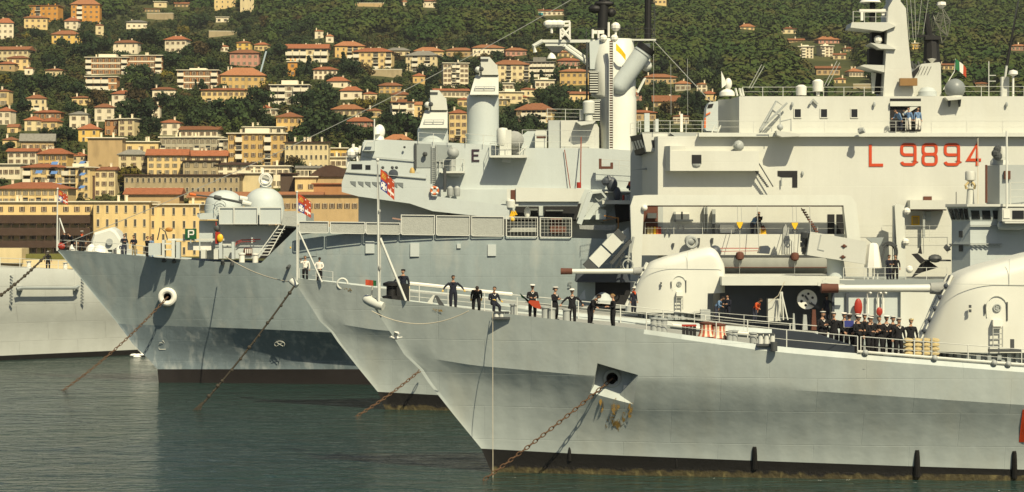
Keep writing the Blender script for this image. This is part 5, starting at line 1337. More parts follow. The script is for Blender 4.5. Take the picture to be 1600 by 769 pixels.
# gun domes
def dome(px, w, yt, yb, D, nm='gun_dome', m=None):
    c = W(px, yb, D); r = M(w / 2, D); h = M(yb - yt, D); pr = [(r * 1.0, 0), (r * 1.02, h * .30), (r * .98, h * .45)]
    pr += [(r * .98 * math.cos(a), h * .45 + h * .55 * math.sin(a)) for a in [i * math.pi / 18 for i in range(1, 9)]] + [(.001, h)]
    return MB().lathe(c, pr, 30).build(nm, m or gunP, DS, smooth=40)
d1 = dome(350, 60, 297, 337, 204.5, m=supD)
d2 = dome(413, 62, 293, 339, 202.6, m=supD)
b = MB(); b.lathe(W(413, 340, 202.6), [(M(33, 202.6), 0), (M(33, 202.6), .25)], 28); b.build('dome_ring', brownM, d2)
b = MB(); b.tube([W(384, 318, 199.8), W(340, 309, 198.8)], .12, 8, 0, .1); b.tube([W(340, 309, 198.8), W(300, 304, 198)], .07, 8); b.cyl(W(345, 310.2, 198.9), W(335, 308, 198.7), .2, .2, 10)
b.build('gun_barrel', darkG, d2)
b = MB(); b.cyl(W(306, 305, 198.1), W(296, 303.5, 197.9), .11, .13, 8); b.build('muzzle_cover', orangeM, d2)
b = MB(); b.cyl(W(392, 319.5, 200), W(378, 316.5, 199.8), .2, .3, 10); b.cyl(W(386, 312, 200), W(374, 310, 199.8), .25, .25, 10); b.build('gun_mantlet', supW, d2)
b = MB(); c = W(344, 322, 202.6); b.ring(c, .5, .04, 18, 5); b.ring(c, .25, .03, 12, 5); b.build('dome_hatch', steelG, d1)
# small tracking radar above the nearer dome
rd = MB(); c = W(415, 293, 202.6); rd.lathe(c, [(.55, 0), (.45, .35), (.25, .45), (.22, .8)], 14); rd.build('director_pedestal', supD, DS)
rd = MB(); rd.lathe(W(415, 281, 202.2), [(.001, .35), (.35, .3), (.55, .12), (.62, -.1), (.55, -.12), (.45, 0), (.001, .2)], 18, 0, 'Y'); rd.ring(W(415, 280, 202.0), .4, .06, 16, 6); rd.box(*(lambda p: (p.x - .35, p.x - .15, p.y, p.y + .2, p.z, p.z + .7))(W(415, 275, 202.3))); rd.build('tracking_radar', whiteM, DS)
# foredeck fittings
for x0, x1, yt, yb, m_ in ((232, 251, 380, 399, supD), (253, 257, 375, 402, supW), (268, 273, 375, 403, supW), (275, 281, 378, 404, supD), (342, 347, 376, 404, supD), (362, 366, 378, 405, supD), (314, 321, 390, 404, supW), (334, 341, 390, 405, supW)):
    b = MB(); b.pbox(x0, x1, yt, yb, 198.9, .9); b.build('mooring_bitt', m_, DS)
b = MB(); b.pbox(262, 350, 373, 376, 199.2, .5); b.pbox(257, 270, 380, 382, 199, .4); b.pbox(257, 270, 389, 391, 199, .4); b.pbox(348, 364, 381, 383.5, 199, .4); b.build('fairlead_beam', supW, DS)
for x0, x1 in ((293, 311), (313, 330)):
    b = MB(); b.pbox(x0, x1, 378, 391, 199.6, .1); b.build('white_screen', whiteM, DS)
for px, yb_, yt in ((256, 402, 409), (272, 403, 410), (348, 405, 412), (363, 406, 414)):
    b = MB(); b.cyl(side_pt(S3, px, yb_ + 2, -.1), side_pt(S3, px, yt, .15), .13, .2, 8); b.build('fairlead_roller', darkG, DS)
b = MB(); b.ribbon([(366, 388), (370, 378), (378, 375), (407, 374)], 1.5, 200.3, .08); b.ribbon([(371, 381), (376, 378), (400, 377)], .9, 200.2, .08); b.build('red_pipe', redR, DS)
b = MB(); b.pbox(381, 394, 388, 399, 200.4, .15); b.build('vent_box', brownM, DS)
for i in range(4):
    b = MB(); b.pbox(383 + i * 2.8, 384.4 + i * 2.8, 389, 396, 200.25, .1); b.build('vent_slat', whiteM, DS)
for px, yb_ in ((378, 404), (399, 407)):
    c = deck_pt(S3, px, 1.0); b = MB(); b.lathe(c, [(.25, 0), (.25, .75), (.32, .78), (.32, .9), (.05, .95)], 12); b.build('bollard', whiteM, DS)
edge_rail(S3, 91, 235, .25, 12, h=1.0, every=1.7, wires=2, r=.028)
# heaps and covered gear on the bow
for px, w, h, m_ in ((143, .9, .8, whiteM), (156, 1.3, .75, whiteM), (182, .8, .6, darkG), (187, .7, .9, whiteM), (113, .5, .7, whiteM)):
    c = deck_pt(S3, px, 1.6); b = MB(); b.lathe(c, [(w * .6, 0), (w * .5, h * .5), (w * .3, h * .8), (.02, h)], 9); b.build('deck_ventilator', m_, DS)
# green board with the letter P, hung on the rail
gp = thing('letter_board', 'green board with a white letter P on the destroyer foredeck', 'sign', W(300, 375, 198.6))
MB().pbox(289, 307, 357.5, 374, 198.6, .06).build('board', greenS, gp)
b = MB(); b.ribbon([(294.6, 371.5), (294.6, 360.4), (301.5, 360.4), (302.4, 361.6), (302.4, 365.2), (301.5, 366.4), (296, 366.4)], 1.9, 198.59, .04); b.build('letter', whiteM, gp)
MB().pbox(297, 299, 374, 380, 198.62, .05).build('stay', steelG, gp)
b = MB(); c = W(340, 370, 199); b.box(c.x - .2, c.x + .2, 199, 199.3, c.z - .6, c.z + .4); b.tube([c + Vector((-.1, .1, .3)), c + Vector((-.15, .1, 1.3))], .05, 6); b.build('red_hose_reel', redR, DS)
b = MB(); b.ball(W(344, 372, 198.9), .28, 10, 6, 0, 1, .7, 1.3); b.build('yellow_marker', yellowM, DS)
b = MB(); c = W(339, 357, 199.2); b.ball(c, .3, 8, 5); b.tube([c, c + Vector((.2, 0, -.8))], .07, 6); b.build('searchlight', darkG, DS)
b = MB(); c = W(247, 360, 200); b.tube([W(246, 375, 200), W(250, 356, 200), W(258, 362, 200), W(262, 375, 200)], .06, 5); b.build('davit', darkG, DS)
b = MB(); b.ball(W(264, 359, 200), .2, 10, 6, 0, 1.7, .6, 1); b.build('davit_block', woodM, DS)
# hawse ring and marks on the hull
c = side_pt(S3, 262, 464, .0); b = MB(); b.ring(c + Vector((0, -.15, 0)), .58, .25, 26, 10); o = b.build('hawse_bolster', whiteM, S3.hull)
MB().lathe(c + Vector((0, -.12, 0)), [(.001, .02), (.5, .02)], 20, 0, 'Y').build('hawse_hole', brownM, o)
b = MB(); b.add(side_patch(S3, [(257, 474), (266, 475), (265, 480), (262, 479), (259, 484), (257, 480)], .45), [(5, 4, 3, 2, 1, 0)]); b.build('rust_stain', rustyS, S3.hull)
def mark(poly, w, closed=False, m=None, name='hull_mark', proud=.03):
    b = MB(); D0 = side_pt(S3, *poly[0]).y
    P3 = [side_pt(S3, a, c_, proud) for a, c_ in poly]
    b.tube(P3 + ([P3[0]] if closed else []), M(w, D0) / 2, 5); return b.build(name, m or mat('faded hull mark', (0.55, 0.56, 0.5), .7, .1, 1), S3.hull)
mark([(248, 543), (249, 546), (259, 546)], 1.1); mark([(254, 532), (260, 539)], 1.1); mark([(247, 541), (249, 536), (253, 535), (256, 539)], .8)
cc = [(437 + 8 * math.cos(i * .524), 538 + 5 * math.sin(i * .524)) for i in range(12)]
mark(cc, 1, True); mark([(432, 541), (442, 535)], .9); mark([(432, 535), (442, 541)], .9)
for x0, y0, x1, y1 in ((571, 377, 585, 396), (641, 380, 655, 401), (714, 381, 720, 388), (762, 382, 775, 400)):
    D0 = side_pt(S3, (x0 + x1) / 2, (y0 + y1) / 2).y
    MB().pbox(x0, x1, y0, y1, D0 - .10, .3).build('hull_plate', supD, S3.hull)
MB().ribbon([(466, 364), (495, 364), (495, 400), (466, 400)], .7, side_pt(S3, 480, 385).y - .06, .05, True).build('hull_door_frame', midG, S3.hull)
b = MB(); b.cyl(side_pt(S3, 449, 419, .6), side_pt(S3, 453, 415, -.1), .14, .14, 8); b.build('scupper_pipe', darkG, S3.hull)
b = MB(); b.ball(side_pt(S3, 454, 387, .03), .1, 6, 4); b.build('yellow_marker', yellowM, S3.hull)
b = MB(); D0 = side_pt(S3, 891, 443).y - .03; b.ribbon([(894, 440), (889, 440), (888.5, 443), (893.5, 443.5), (893.5, 447), (888, 447)], 1, D0 + .0, .05); b.build('hull_letter', midG, S3.hull)

# 01 deck wall in the shade of the bridge deck, with net screens along the edge
blk(DS, 'lower_wall', [(560, 366), (560, 296), (1010, 296), (1010, 376)], 199.2, 8, supD)
nets = [(467, 513), (516, 570), (572, 625), (627, 679), (682, 734), (737, 787), (791, 840), (844, 893)]
for i, (a, c) in enumerate(nets):
    yb_ = 362 + (a - 467) * .019; yt = yb_ - (16 if a < 620 else 29)
    b = MB(); D0 = 196.45
    b.ribbon([(a, yt), (c, yt + .6), (c, yb_ + .8), (c - 2, yb_ + 2), (a + 2, yb_ + 1.4), (a, yb_)], 1.3, D0, .06, True, 0)
    if a < 780: b.prism([(a + .8, yt + .6), (c - .8, yt + 1), (c - .8, yb_ + 1), (a + .8, yb_ + .5)], D0 + .05, .03, 1)
    else:
        for k in range(9): b.ribbon([(a + 1 + k * 5.6, yt + 1), (a + 1 + k * 5.6, yb_)], .35, D0, .02, False, 0)
        for k in range(5): b.ribbon([(a + 1, yt + 3 + k * 5), (c - 1, yt + 3 + k * 5)], .35, D0 + .025, .02, False, 0)
    b.build('safety_net', [railM, netM], DS)
b = MB(); b.pbox(794, 838, 346, 362, 197.6, 1.2); b.build('deck_locker', netM, DS)
b = MB(); b.lathe(W(869, 353, 198.2), [(.001, -.6), (.7, -.5), (.75, 0), (.7, .5), (.001, .6)], 18, 0, 'X', 1, 1); b.box(*(lambda p: (p.x - .7, p.x + .7, p.y - .7, p.y - .3, p.z - .55, p.z))(W(872, 354, 198.2))); b.build('cable_reel', brownM, DS)
b = MB(); b.ribbon([(613, 341), (655, 348), (672, 353)], 2.2, 197.3, .12); b.ribbon([(654, 347), (670, 352)], 4, 197.15, .1); b.build('oar_boom', mat('pinkish primer', (0.33, 0.20, 0.15), .7, .2, 2), DS)
# bridge wing parapet
b = MB(); b.prism([(541, 266), (546, 252), (590, 252), (596, 268), (666, 272), (666, 286), (676, 288), (676, 306), (796, 322), (796, 343), (676, 330), (640, 318), (560, 307), (541, 302), (534, 300), (534, 285)], 197.0, .35); b.build('bridge_wing', supD, DS)
b = MB(); b.add([W(534, 300, 197.0), W(640, 318, 197.0), W(676, 330, 197), W(796, 343, 197.0), W(1005, 343, 197.0), W(1005, 343, 199.5), W(796, 343, 199.5), W(676, 330, 199.5), W(640, 318, 199.5), W(534, 300, 199.5)], [(0, 1, 8, 9), (1, 2, 7, 8), (2, 3, 6, 7), (3, 4, 5, 6)])
b.build('wing_deck', supD, DS)
for x0, x1, y0, y1 in ((549, 566, 256.5, 264.5), (571, 579, 258, 265)):
    MB().pbox(x0, x1, y0, y1, 196.96, .1).build('bridge_window', glassM, DS)
b = MB(); b.ribbon([(540, 269), (598, 273), (666, 279)], 1, 196.95, .1); b.build('wing_seam', steelG, DS)
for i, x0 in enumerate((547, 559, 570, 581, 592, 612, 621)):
    y0 = 283 + i * .35; MB().prism([(x0, y0), (x0 + 9, y0 + .6), (x0 + 9, y0 + 9), (x0 + 1.5, y0 + 4)], 196.96, .1).build('wing_step', mat('shaded recess', (0.16, 0.18, 0.18), .7, .1, 1), DS)  # dark grey plates paint the shade inside the steps
for px, py, r in ((600, 273, 6), (614.5, 272, 7.5)):
    b = MB(); b.lathe(W(px, py, 196.9), [(.001, .0), (M(r, 197), .05), (M(r, 197), .5)], 20, 0, 'Y'); b.build('round_hatch', navyP, DS)
for px, py in ((598, 262), (613, 262), (619.5, 262)):
    MB().ball(W(px, py, 197.4), M(2.6, 197), 8, 5).build('signal_lamp', darkG, DS)
# walkway balustrade to the right of the wing
b = MB(); b.pbox(792, 810, 295, 322, 197.1, 1); b.build('wing_post_box', supW, DS)
b = MB(); b.pbox(798, 806, 297, 318, 197.05, .2); b.build('opening', brownM, DS)
blk(DS, 'walkway_screen', [(806, 293), (914, 295), (905, 315), (806, 315)], 196.9, .3, supW)
blk(DS, 'walkway_screen', [(810, 315), (905, 315), (902, 322), (796, 322)], 197.2, .3, supD)
b = MB(); b.lathe(W(798, 318, 197.2), [(.4, -.35), (.42, .2), (.3, .35)], 14); b.build('ventilator', supW, DS)
blk(DS, 'recess_shade', [(806, 322.5), (842, 322.5), (842, 346), (806, 346)], 199.0, .15, shadeM)
blk(DS, 'recess_shade', [(850, 318), (908, 318), (900, 345), (850, 343)], 199.0, .15, shadeM)
b = MB(); b.pbox(853, 880, 328, 330, 198.6, .3); b.pbox(826, 840, 326, 329, 198.6, .4); b.build('pipe_shelf', whiteM, DS)
b = MB(); b.ball(W(824, 332, 198), .35, 10, 6, 0, .8, .8, 1.4); b.build('lamp_housing', whiteM, DS)
b = MB(); 
for i in range(3): b.tube([W(797 + i * 3, 340 - i, 197), W(800 + i * 3, 330, 197), W(803 + i * 2, 336, 197)], .1, 6)
b.ball(W(801, 343, 197), .2, 8, 5); b.build('yellow_hook_block', yellowM, DS)
prail(DS, [(680, 322), (795, 337)], 197.05, .75, every=2, wires=2)
lb = thing('lifebuoy', 'orange lifebuoy hung on the destroyer bridge rail', 'lifebuoy', W(679, 298, 196.7)); MB().ring(W(679, 298, 196.7), .29, .11, 20, 8).build('ring', orangeM, lb)
b = MB()
for a in range(4): t = a * math.pi / 2 + .78; q = W(679, 298, 196.62); b.ball(q + Vector((.29 * math.cos(t), 0.02, .29 * math.sin(t))), .125, 8, 5)
b.build('band', whiteM, lb)
for px, py in ((703.5, 299), (714, 299)):
    b = MB(); b.lathe(W(px, py + 8, 198.4), [(.22, 0), (.28, .15), (.28, .7), (.1, .9)], 12); b.build('ventilator', steelG, DS)
b = MB(); b.tube([W(695, 262, 198.0), W(695, 300, 198.0)], .14, 8); b.build('standpipe', darkG, DS)
b = MB(); b.tube([W(693, 320, 198.8), W(699, 322, 198.6), W(701, 336, 198.6), W(705, 338, 198.5)], .16, 8); b.build('bent_pipe', navyP, DS)

# upper superstructure
blk(DS, 'bridge_house', [(559, 300), (561, 262), (567, 222), (600, 218), (760, 226), (782, 231), (940, 232), (1000, 236), (1000, 345), (700, 345)], 199.6, 8.5, supD)
b = MB(); b.prism([(651, 224), (674, 225), (674, 262), (651, 262)], 199.55, .1); b.prism([(680, 226), (706, 227), (706, 240), (700, 262), (680, 262)], 199.55, .1); b.build('dark_panel', midG, DS)
MB().pbox(647.5, 650.5, 224, 264, 199.4, .3).build('panel_edge', darkG, DS)
b = MB(); b.ribbon([(567, 244), (650, 251)], .7, 199.5, .1); b.ribbon([(676, 251), (702, 254)], .7, 199.5, .1); b.build('wall_seam', steelG, DS)
b = MB()
for x0 in (674.5, 681): b.pbox(x0, x0 + .9, 226, 297, 199.35, .1)
for i in range(22): b.pbox(675.4, 681, 228 + i * 3.1, 228.9 + i * 3.1, 199.37, .06)
b.build('wall_ladder', steelG, DS)
b = MB(); b.pbox(737, 740.2, 233.4, 252.6, 199.52, .06); b.pbox(740.2, 749, 233.4, 236.4, 199.53, .05); b.pbox(740.2, 747.5, 241.4, 244, 199.53, .05); b.pbox(740.2, 749, 249.8, 252.6, 199.53, .05); b.build('letter', mat('dark maroon letter paint', (0.035, 0.02, 0.03), .6, .1, 1), DS)
for px, py, rr in ((632, 230, 2), (664, 241, 4), (656, 284, 4)):
    MB().ball(W(px, py, 199.2), M(rr, 199), 8, 5).build('wall_lamp', darkG, DS)
b = MB(); b.lathe(W(648, 279, 198), [(.001, .1), (.5, .0), (.55, .3), (.001, .4)], 12, 0, 'X'); b.build('searchlight', steelG, DS)
b = MB(); b.ball(W(644, 270, 198.3), .3, 8, 5, 0, .8, .8, 1.6); b.tube([W(644, 266, 198.3), W(647, 282, 198.3)], .1, 6); b.build('pelorus', mat('brass', (0.5, 0.35, 0.12), .4, .1, 2), DS)
# forward mast lump and small gun director at the left end of the bridge roof
blk(DS, 'roof_coaming', [(566, 236), (569, 219), (585, 219), (585, 236)], 198.9, 6, supD)
b = MB(); b.ribbon([(567, 235), (573, 221), (583, 221)], 1.5, 198.5, .2); b.build('wind_screen', supW, DS)
b = MB(); b.lathe(W(592, 219, 202), [(.5, 0), (.4, .4), (.2, .5)], 12); b.ball(W(593, 206, 202), .55, 12, 7, 0, .9, .9, 1.2); b.cyl(W(589, 210, 201.5), W(587, 199, 201.5), .3, .2, 10); b.build('optical_director', whiteM, DS)
b = MB(); b.tube([W(585, 222, 201), W(585, 186, 201)], .06, 5); b.build('whip_aerial', railM, DS)
b = MB()
for a, c_ in (((543, 262), (548, 232)), ((548, 232), (556, 240)), ((556, 240), (560, 256)), ((548, 244), (560, 236)), ((552, 250), (552, 225)), ((561, 240), (563, 228))): b.tube([W(*a, 200), W(*c_, 200)], .13, 6)
b.ball(W(549, 240, 199.8), .45, 8, 5); b.ball(W(556, 236, 199.8), .35, 8, 5); b.build('signal_searchlight', whiteM, DS)
prail(DS, [(541, 262), (562, 262)], 199, 1.0, every=.8, wires=2)
# fire control director towers
def director(cx, w, yb_, ycyl, tr, top, D=203.0):
    b = MB(); c = W(cx, yb_, D); r = M(w / 2, D); h = M(yb_ - ycyl, D)
    b.lathe(c, [(r, 0), (r, h - .5), (r * .97, h - .2), (r * .85, h), (.01, h)], 30); t = b.build('director_tower', supD, DS, smooth=40)
    (xa, ya), (xb, yb2), (xc, yc2), (xd, yd) = tr
    b = MB(); A = [W(xa, ya, D - .2), W(xb, yb2, D - .2), W(xc, yc2, D - 1.9), W(xd, yd, D - 1.9)]
    b.prism3(A, Vector((0, 2.6, -.05))); b.build('director_face', supP, t)
    b = MB(); m0 = (xd + xc) / 2; yy = yd - 10; Dp = D - 1.9 + .5
    b.pbox(xd + 7, xc - 5, yy + 1.0, yy + 1.9, Dp - .35, .08); b.pbox(xd + 8, xc - 5, yy - 3, yy - 2.1, Dp - .15, .08)
    for px in (xd + 8, m0, xc - 6): b.pbox(px, px + .9, yy - 2.1, yy + 1.0, Dp - .25, .1)
    b.build('face_bar', steelG, t)
    b = MB(); b.pbox(xa + 6, xb - 2, top + 12, ya, D - .3, 1.6); b.prism([(xa + 8, top), (xa + 22, top), (xb - 2, top + 14), (xb, ya), (xa + 10, ya), (xa + 8, top + 8)], D - .6, 1.3)
    b.ball(W(xa + 4, ya - 8, D - .8), M(5, D), 10, 6); b.build('director_head', supW, t)
    b = MB(); b.ball(W(xa + 9, ya - 9, D - 1.0), M(4, D), 8, 5); b.build('head_lens', darkG, t); b = MB(); b.pbox(xa + 8, xa + 20, top + 3, top + 6, D - .68, .05); b.build('head_slot', darkG, t)
    return t
director(676, 48, 224, 197, ((664, 172), (699, 172), (699, 200), (655, 200)), 141)
director(754.5, 50, 228, 147, ((743, 117), (779, 117), (779, 148), (734, 148)), 89)
prail(DS, [(728, 227), (782, 231)], 199.4, 1.0, every=1.6, wires=2)
prail(DS, [(654, 223), (700, 226)], 199.4, .9, every=1.6, wires=2)
# decoy launcher balconies on the wall
b = MB(); b.prism([(686, 268), (726, 267), (726, 270.5), (690, 270.5)], 198.0, 1.55); b.prism([(690, 270.5), (726, 270.5), (718, 276), (705, 276)], 198.6, .95); b.build('wall_platform', supW, DS)
b = MB(); b.lathe(W(707, 268, 198.8), [(.3, 0), (.22, .9), (.22, 1.0)], 12); b.ball(W(708, 239, 198.7), .52, 14, 8); b.cyl(W(707, 268, 198.8), W(708, 243, 198.8), .3, .25, 10); b.cyl(W(702, 236, 198.6), W(708, 233, 198.6), .2, .3, 10); b.build('optical_sight', steelG, DS)
rail(DS, [W(687, 268, 199.3), W(688, 268, 198.05), W(725, 267, 198.05), W(725, 267, 199.3)], 1.0, .8, 2)
b = MB(); b.prism([(765, 243), (821, 242), (824, 246), (815, 246.5), (766, 246)], 197.6, 1.95); b.prism([(786, 246), (798, 246), (798, 254), (784, 253)], 198.2, .8); b.build('wall_platform', supW, DS)
rail(DS, [W(766, 243, 199.3), W(766, 243, 197.7), W(820, 242, 197.7), W(820, 242, 199.3)], 1.05, 1.0, 2)
b = MB(); b.box(*(lambda p: (p.x - .5, p.x + .5, p.y, p.y + .9, p.z, p.z + 2.2))(W(790, 243, 198.2))); b.lathe(W(785, 213, 198.6), [(.45, -.8), (.5, -.6), (.5, .5), (.4, .7), (.001, .75)], 14); b.cyl(W(785, 228, 198.6), W(785, 243, 198.6), .3, .4, 10); b.build('decoy_launcher', supW, DS)
b = MB(); b.ball(W(803, 219, 199), .8, 12, 7, 0, 1.1, .8, 1); b.pbox(798, 812, 222, 240, 199.2, .8); b.build('covered_gear', greyCan, DS)
b = MB(); b.ribbon([(811, 240), (820, 231), (824, 228)], 1.5, 198.2, .15); b.build('crane_jib', railM, DS)
# deckhouses behind
blk(DS, 'upper_deckhouse', [(815, 234), (815, 212), (824, 205), (853, 205), (853, 234)], 201.5, 5, supD)
blk(DS, 'upper_deckhouse', [(836, 232), (836, 206), (838, 204), (852, 204), (854, 206), (854, 232)], 200.2, 1.2, supW)
MB().pbox(838.5, 853, 213, 215.5, 200.15, .1).build('opening', brownM, DS)
blk(DS, 'upper_deckhouse', [(857, 234), (857, 188), (876, 188), (876, 234)], 201.2, 5, mat('dull grey plate', (0.40, 0.43, 0.41), .5, .1, 1), None)
blk(DS, 'upper_deckhouse', [(876.2, 234), (876.2, 188), (904, 188), (930, 188), (936, 200), (936, 236)], 201.0, 5, supP)
prail(DS, [(816, 230), (930, 231)], 199.8, 1.5, every=2.0, wires=3)
prail(DS, [(855, 188), (912, 189)], 201.1, 1.0, every=1.9, wires=3)
b = MB(); b.prism([(900, 190), (931, 189), (927, 193), (908, 196)], 199.6, 1.4); b.build('wall_platform', supW, DS)
b = MB(); b.lathe(W(920, 189, 200.2), [(.35, 0), (.35, .6), (.5, .65), (.52, 1.6), (.4, 1.75), (.001, 1.8)], 16); b.build('sensor_drum', supW, DS)
b = MB(); b.pbox(906, 912, 172, 188, 200.6, .9); b.build('equipment_box', supW, DS)
# mack: combined mast and funnel
b = MB()
def ringlayer(rows, D, n=28):
    k0 = len(b.v)
    for (py, xl, xr, dp) in rows:
        cx, hw = X((xl + xr) / 2, D), M((xr - xl) / 2, D); z = Z(py, D)
        for j in range(n):
            t = 2 * math.pi * j / n; ct, st = math.cos(t), math.sin(t); e = .62
            b.v.append((cx + hw * math.copysign(abs(ct) ** e, ct), D + dp * math.copysign(abs(st) ** e, st), z))
    for i in range(len(rows) - 1):
        for j in range(n):
            b.f.append((k0 + i * n + j, k0 + (i + 1) * n + j, k0 + (i + 1) * n + (j + 1) % n, k0 + i * n + (j + 1) % n)); b.m.append(0)
    b.f.append(tuple(k0 + j for j in range(n))); b.m.append(0)
ringlayer([(62, 932, 988, 1.6), (66, 929, 990, 1.8), (98, 925, 993, 2.2), (106, 925, 993, 2.4), (150, 924, 993, 2.4), (155, 936, 994, 2.5), (236, 938, 994, 2.6), (246, 925, 997, 2.8), (300, 925, 997, 2.8)], 203.5)
MK = b.build('funnel_mast', supW, DS, smooth=40)
b = MB(); b.prism([(921, 65), (938, 62), (940, 108), (922, 108)], 201.9, 2.5); b.build('side_casing', supD, MK)
for y0, y1, x0, x1 in ((112, 146, 921, 935), (157, 190, 922, 938)):
    l = MB(); l.pbox(x0, x1, y0, y1, 200.95, .3, 1)
    for i in range(9): yy = y0 + .5 + i * (y1 - y0) / 9; l.pbox(x0 + .5, x1 - .5, yy, yy + 1.7, 200.75, .19, 0)
    l.pbox(x0 - 1, x1 + 1, y0 - 1.2, y0, 200.7, .5, 0); l.build('louvre', [supW, shadeM], MK)
l = MB()
for off in (-3.0, 3.0): l.ribbon([(955 + off, 64), (955 + off, 233 + off * -.3), (990 + off, 268 - off * .3)], .9, 200.55, .1)
l.ribbon([(955, 64), (955, 233), (990, 268)], 5, 200.62, .05, False, 1)
for i in range(44): l.pbox(952.6, 957.4, 66 + i * 3.85, 67.6 + i * 3.85, 200.5, .08)
for i in range(9): q = i / 9; l.ribbon([(953 + 34 * q, 239 + 33 * q), (959 + 33 * q, 233 + 33 * q)], 1.5, 200.5, .06)
l.build('caged_ladder', [railM, brownM], MK)
# the slanting exhaust trunk
l = MB(); a, c_ = W(972, 128, 201.2), W(1006, 80, 201.0); l.tube([a + (a - c_) * .12, a, c_], M(14.5, 201), 22); l.ball(a + (a - c_) * .12, M(14.5, 201), 20, 10); l.build('exhaust_trunk', supD, MK)
l = MB(); e = c_ + (c_ - a) * .16; l.tube([c_, e], M(15.2, 201), 22); l.build('exhaust_cap', black, MK)
l = MB(); l.tube([a.lerp(c_, .93), a.lerp(c_, .95)], M(15.4, 201), 22); l.build('exhaust_band', steelG, MK)
l = MB(); l.pbox(1004, 1016, 68, 105, 202.8, 1.5); l.ball(W(1010, 103, 202), .5, 10, 6); l.build('side_support', supW, MK)
# yardarm platform, lattice aerials, black masts
l = MB(); l.pbox(846, 930, 62, 66.5, 202.2, .5); l.pbox(985, 1025, 61, 63.5, 202.2, .3); l.pbox(852, 885, 66.5, 72, 202.3, .1); l.build('yardarm', supW, MK)
for q, r_ in (([W(880, 72, 202), W(922, 102, 202.6)], .2), ([W(886, 70, 202.4), W(924, 97, 202.8)], .16), ([W(848, 64, 202), W(834, 72, 202), W(836, 82, 202)], .2)): MB().tube(q, r_, 8).build('yard_strut', supW, MK)
l = MB(); l.prism([(853, 73), (884, 73), (874, 82), (864, 82)], 201.8, 1.0); l.build('yard_basket', darkG, MK)
l = MB(); l.lathe(W(862, 92, 202), [(.42, 0), (.3, .3), (.02, .65)], 12); l.build('cone_aerial', whiteM, MK)
l = MB()
for a_, c2 in (((876, 62), (876, 36)), ((890, 62), (890, 34)), ((855, 36), (891, 34)), ((856, 42), (891, 40)), ((876, 50), (890, 58)), ((878, 58), (890, 44)), ((856, 36), (856, 44)), ((862, 42), (862, 52)), ((876, 42), (891, 62))): l.tube([W(*a_, 202), W(*c2, 202)], .11, 5)
for px in (858, 866, 874): l.ball(W(px, 37, 201.9), .42, 8, 5, 0, 1.2, .8, .8)
l.build('lattice_aerial', whiteM, MK)
l = MB(); l.tube([W(941, 64, 203), W(942, 30, 203), W(944, -25, 203)], M(8.5, 203), 12); l.ball(W(930, 14, 203), M(9, 203), 10, 6, 0, 1.2, 1, .8); l.ball(W(955, 20, 203), M(7.5, 203), 10, 6); l.ball(W(944, 6, 203), M(16, 203), 10, 6, 0, 1, .6, .35); l.build('black_mast', black, MK)
l = MB(); l.tube([W(1012, 64, 203.5), W(1013, -25, 203.5)], M(5.6, 203), 10); l.build('black_mast', black, MK)
l = MB()
for i in range(12): l.tube([W(1018, 60 - i * 7, 203.5), W(1024, 60 - i * 7, 203.5)], .03, 4)
l.tube([W(1023, 64, 203.5), W(1023, -25, 203.5)], .035, 4); l.build('mast_rungs', darkG, MK)
l = MB()
for px, y0, y1 in ((926, 60, 46), (935, 60, 48), (951, 58, 35), (962, 58, 40)): l.tube([W(px, y0, 202), W(px, y1, 202)], .1, 6)
l.ball(W(962, 42, 202), .42, 8, 5); l.ball(W(943, 60, 201.8), .35, 8, 5); l.ball(W(960, 60, 201.8), .35, 8, 5); l.box(*(lambda p: (p.x - .5, p.x + .5, p.y, p.y + .5, p.z - .15, p.z + .15))(W(935, 50, 202))); l.build('mast_fittings', whiteM, MK)
prail(DS, [(890, 61), (1020, 61)], 202.5, .95, every=1.5, wires=2, mat_=darkG)
l = MB(); l.tube([W(917, 66, 201.8), W(917, 200, 201.8)], .09, 6); l.tube([W(921, 66, 202), W(921, 200, 202)], .06, 5); l.build('conduit', darkG, MK)
l = MB(); l.tube([W(996, 145, 202), W(1008, 122, 202.4)], .12, 6); l.build('yard_strut', supW, MK)
# rigging
def wire(parent, pts, r=.022, m=None, name='rigging_wire'): b = MB(); b.tube(pts, r, 4); return b.build(name, m or wireM, parent)
wire(DS, sag(W(91, 384, 203), W(935, -25, 203), 1.2, 20), .03)
wire(DS, [W(1022, 64, 203), W(1116, 165, 195)], .03)
for px, y0, y1 in ((1021, 64, 175), (1048, 100, 180), (1074, 92, 180)): wire(DS, [W(px, y0, 203), W(px + .5, y1, 203)], .022, name='whip_aerial')
b = MB(); b.tube([W(907, 286, 198.4), W(908, 214, 199.4)], .05, 6); b.tube([W(891, 294, 199.2), W(882, 234, 199.4)], .04, 5); b.build('whip_aerial', mat('primer red', (0.25, 0.06, 0.03), .7, .1, 2), DS)
b = MB(); b.lathe(W(904.5, 294, 198.3), [(M(3.6, 198), 0), (M(3.6, 198), .5)], 14); b.build('aerial_base', redR, DS)
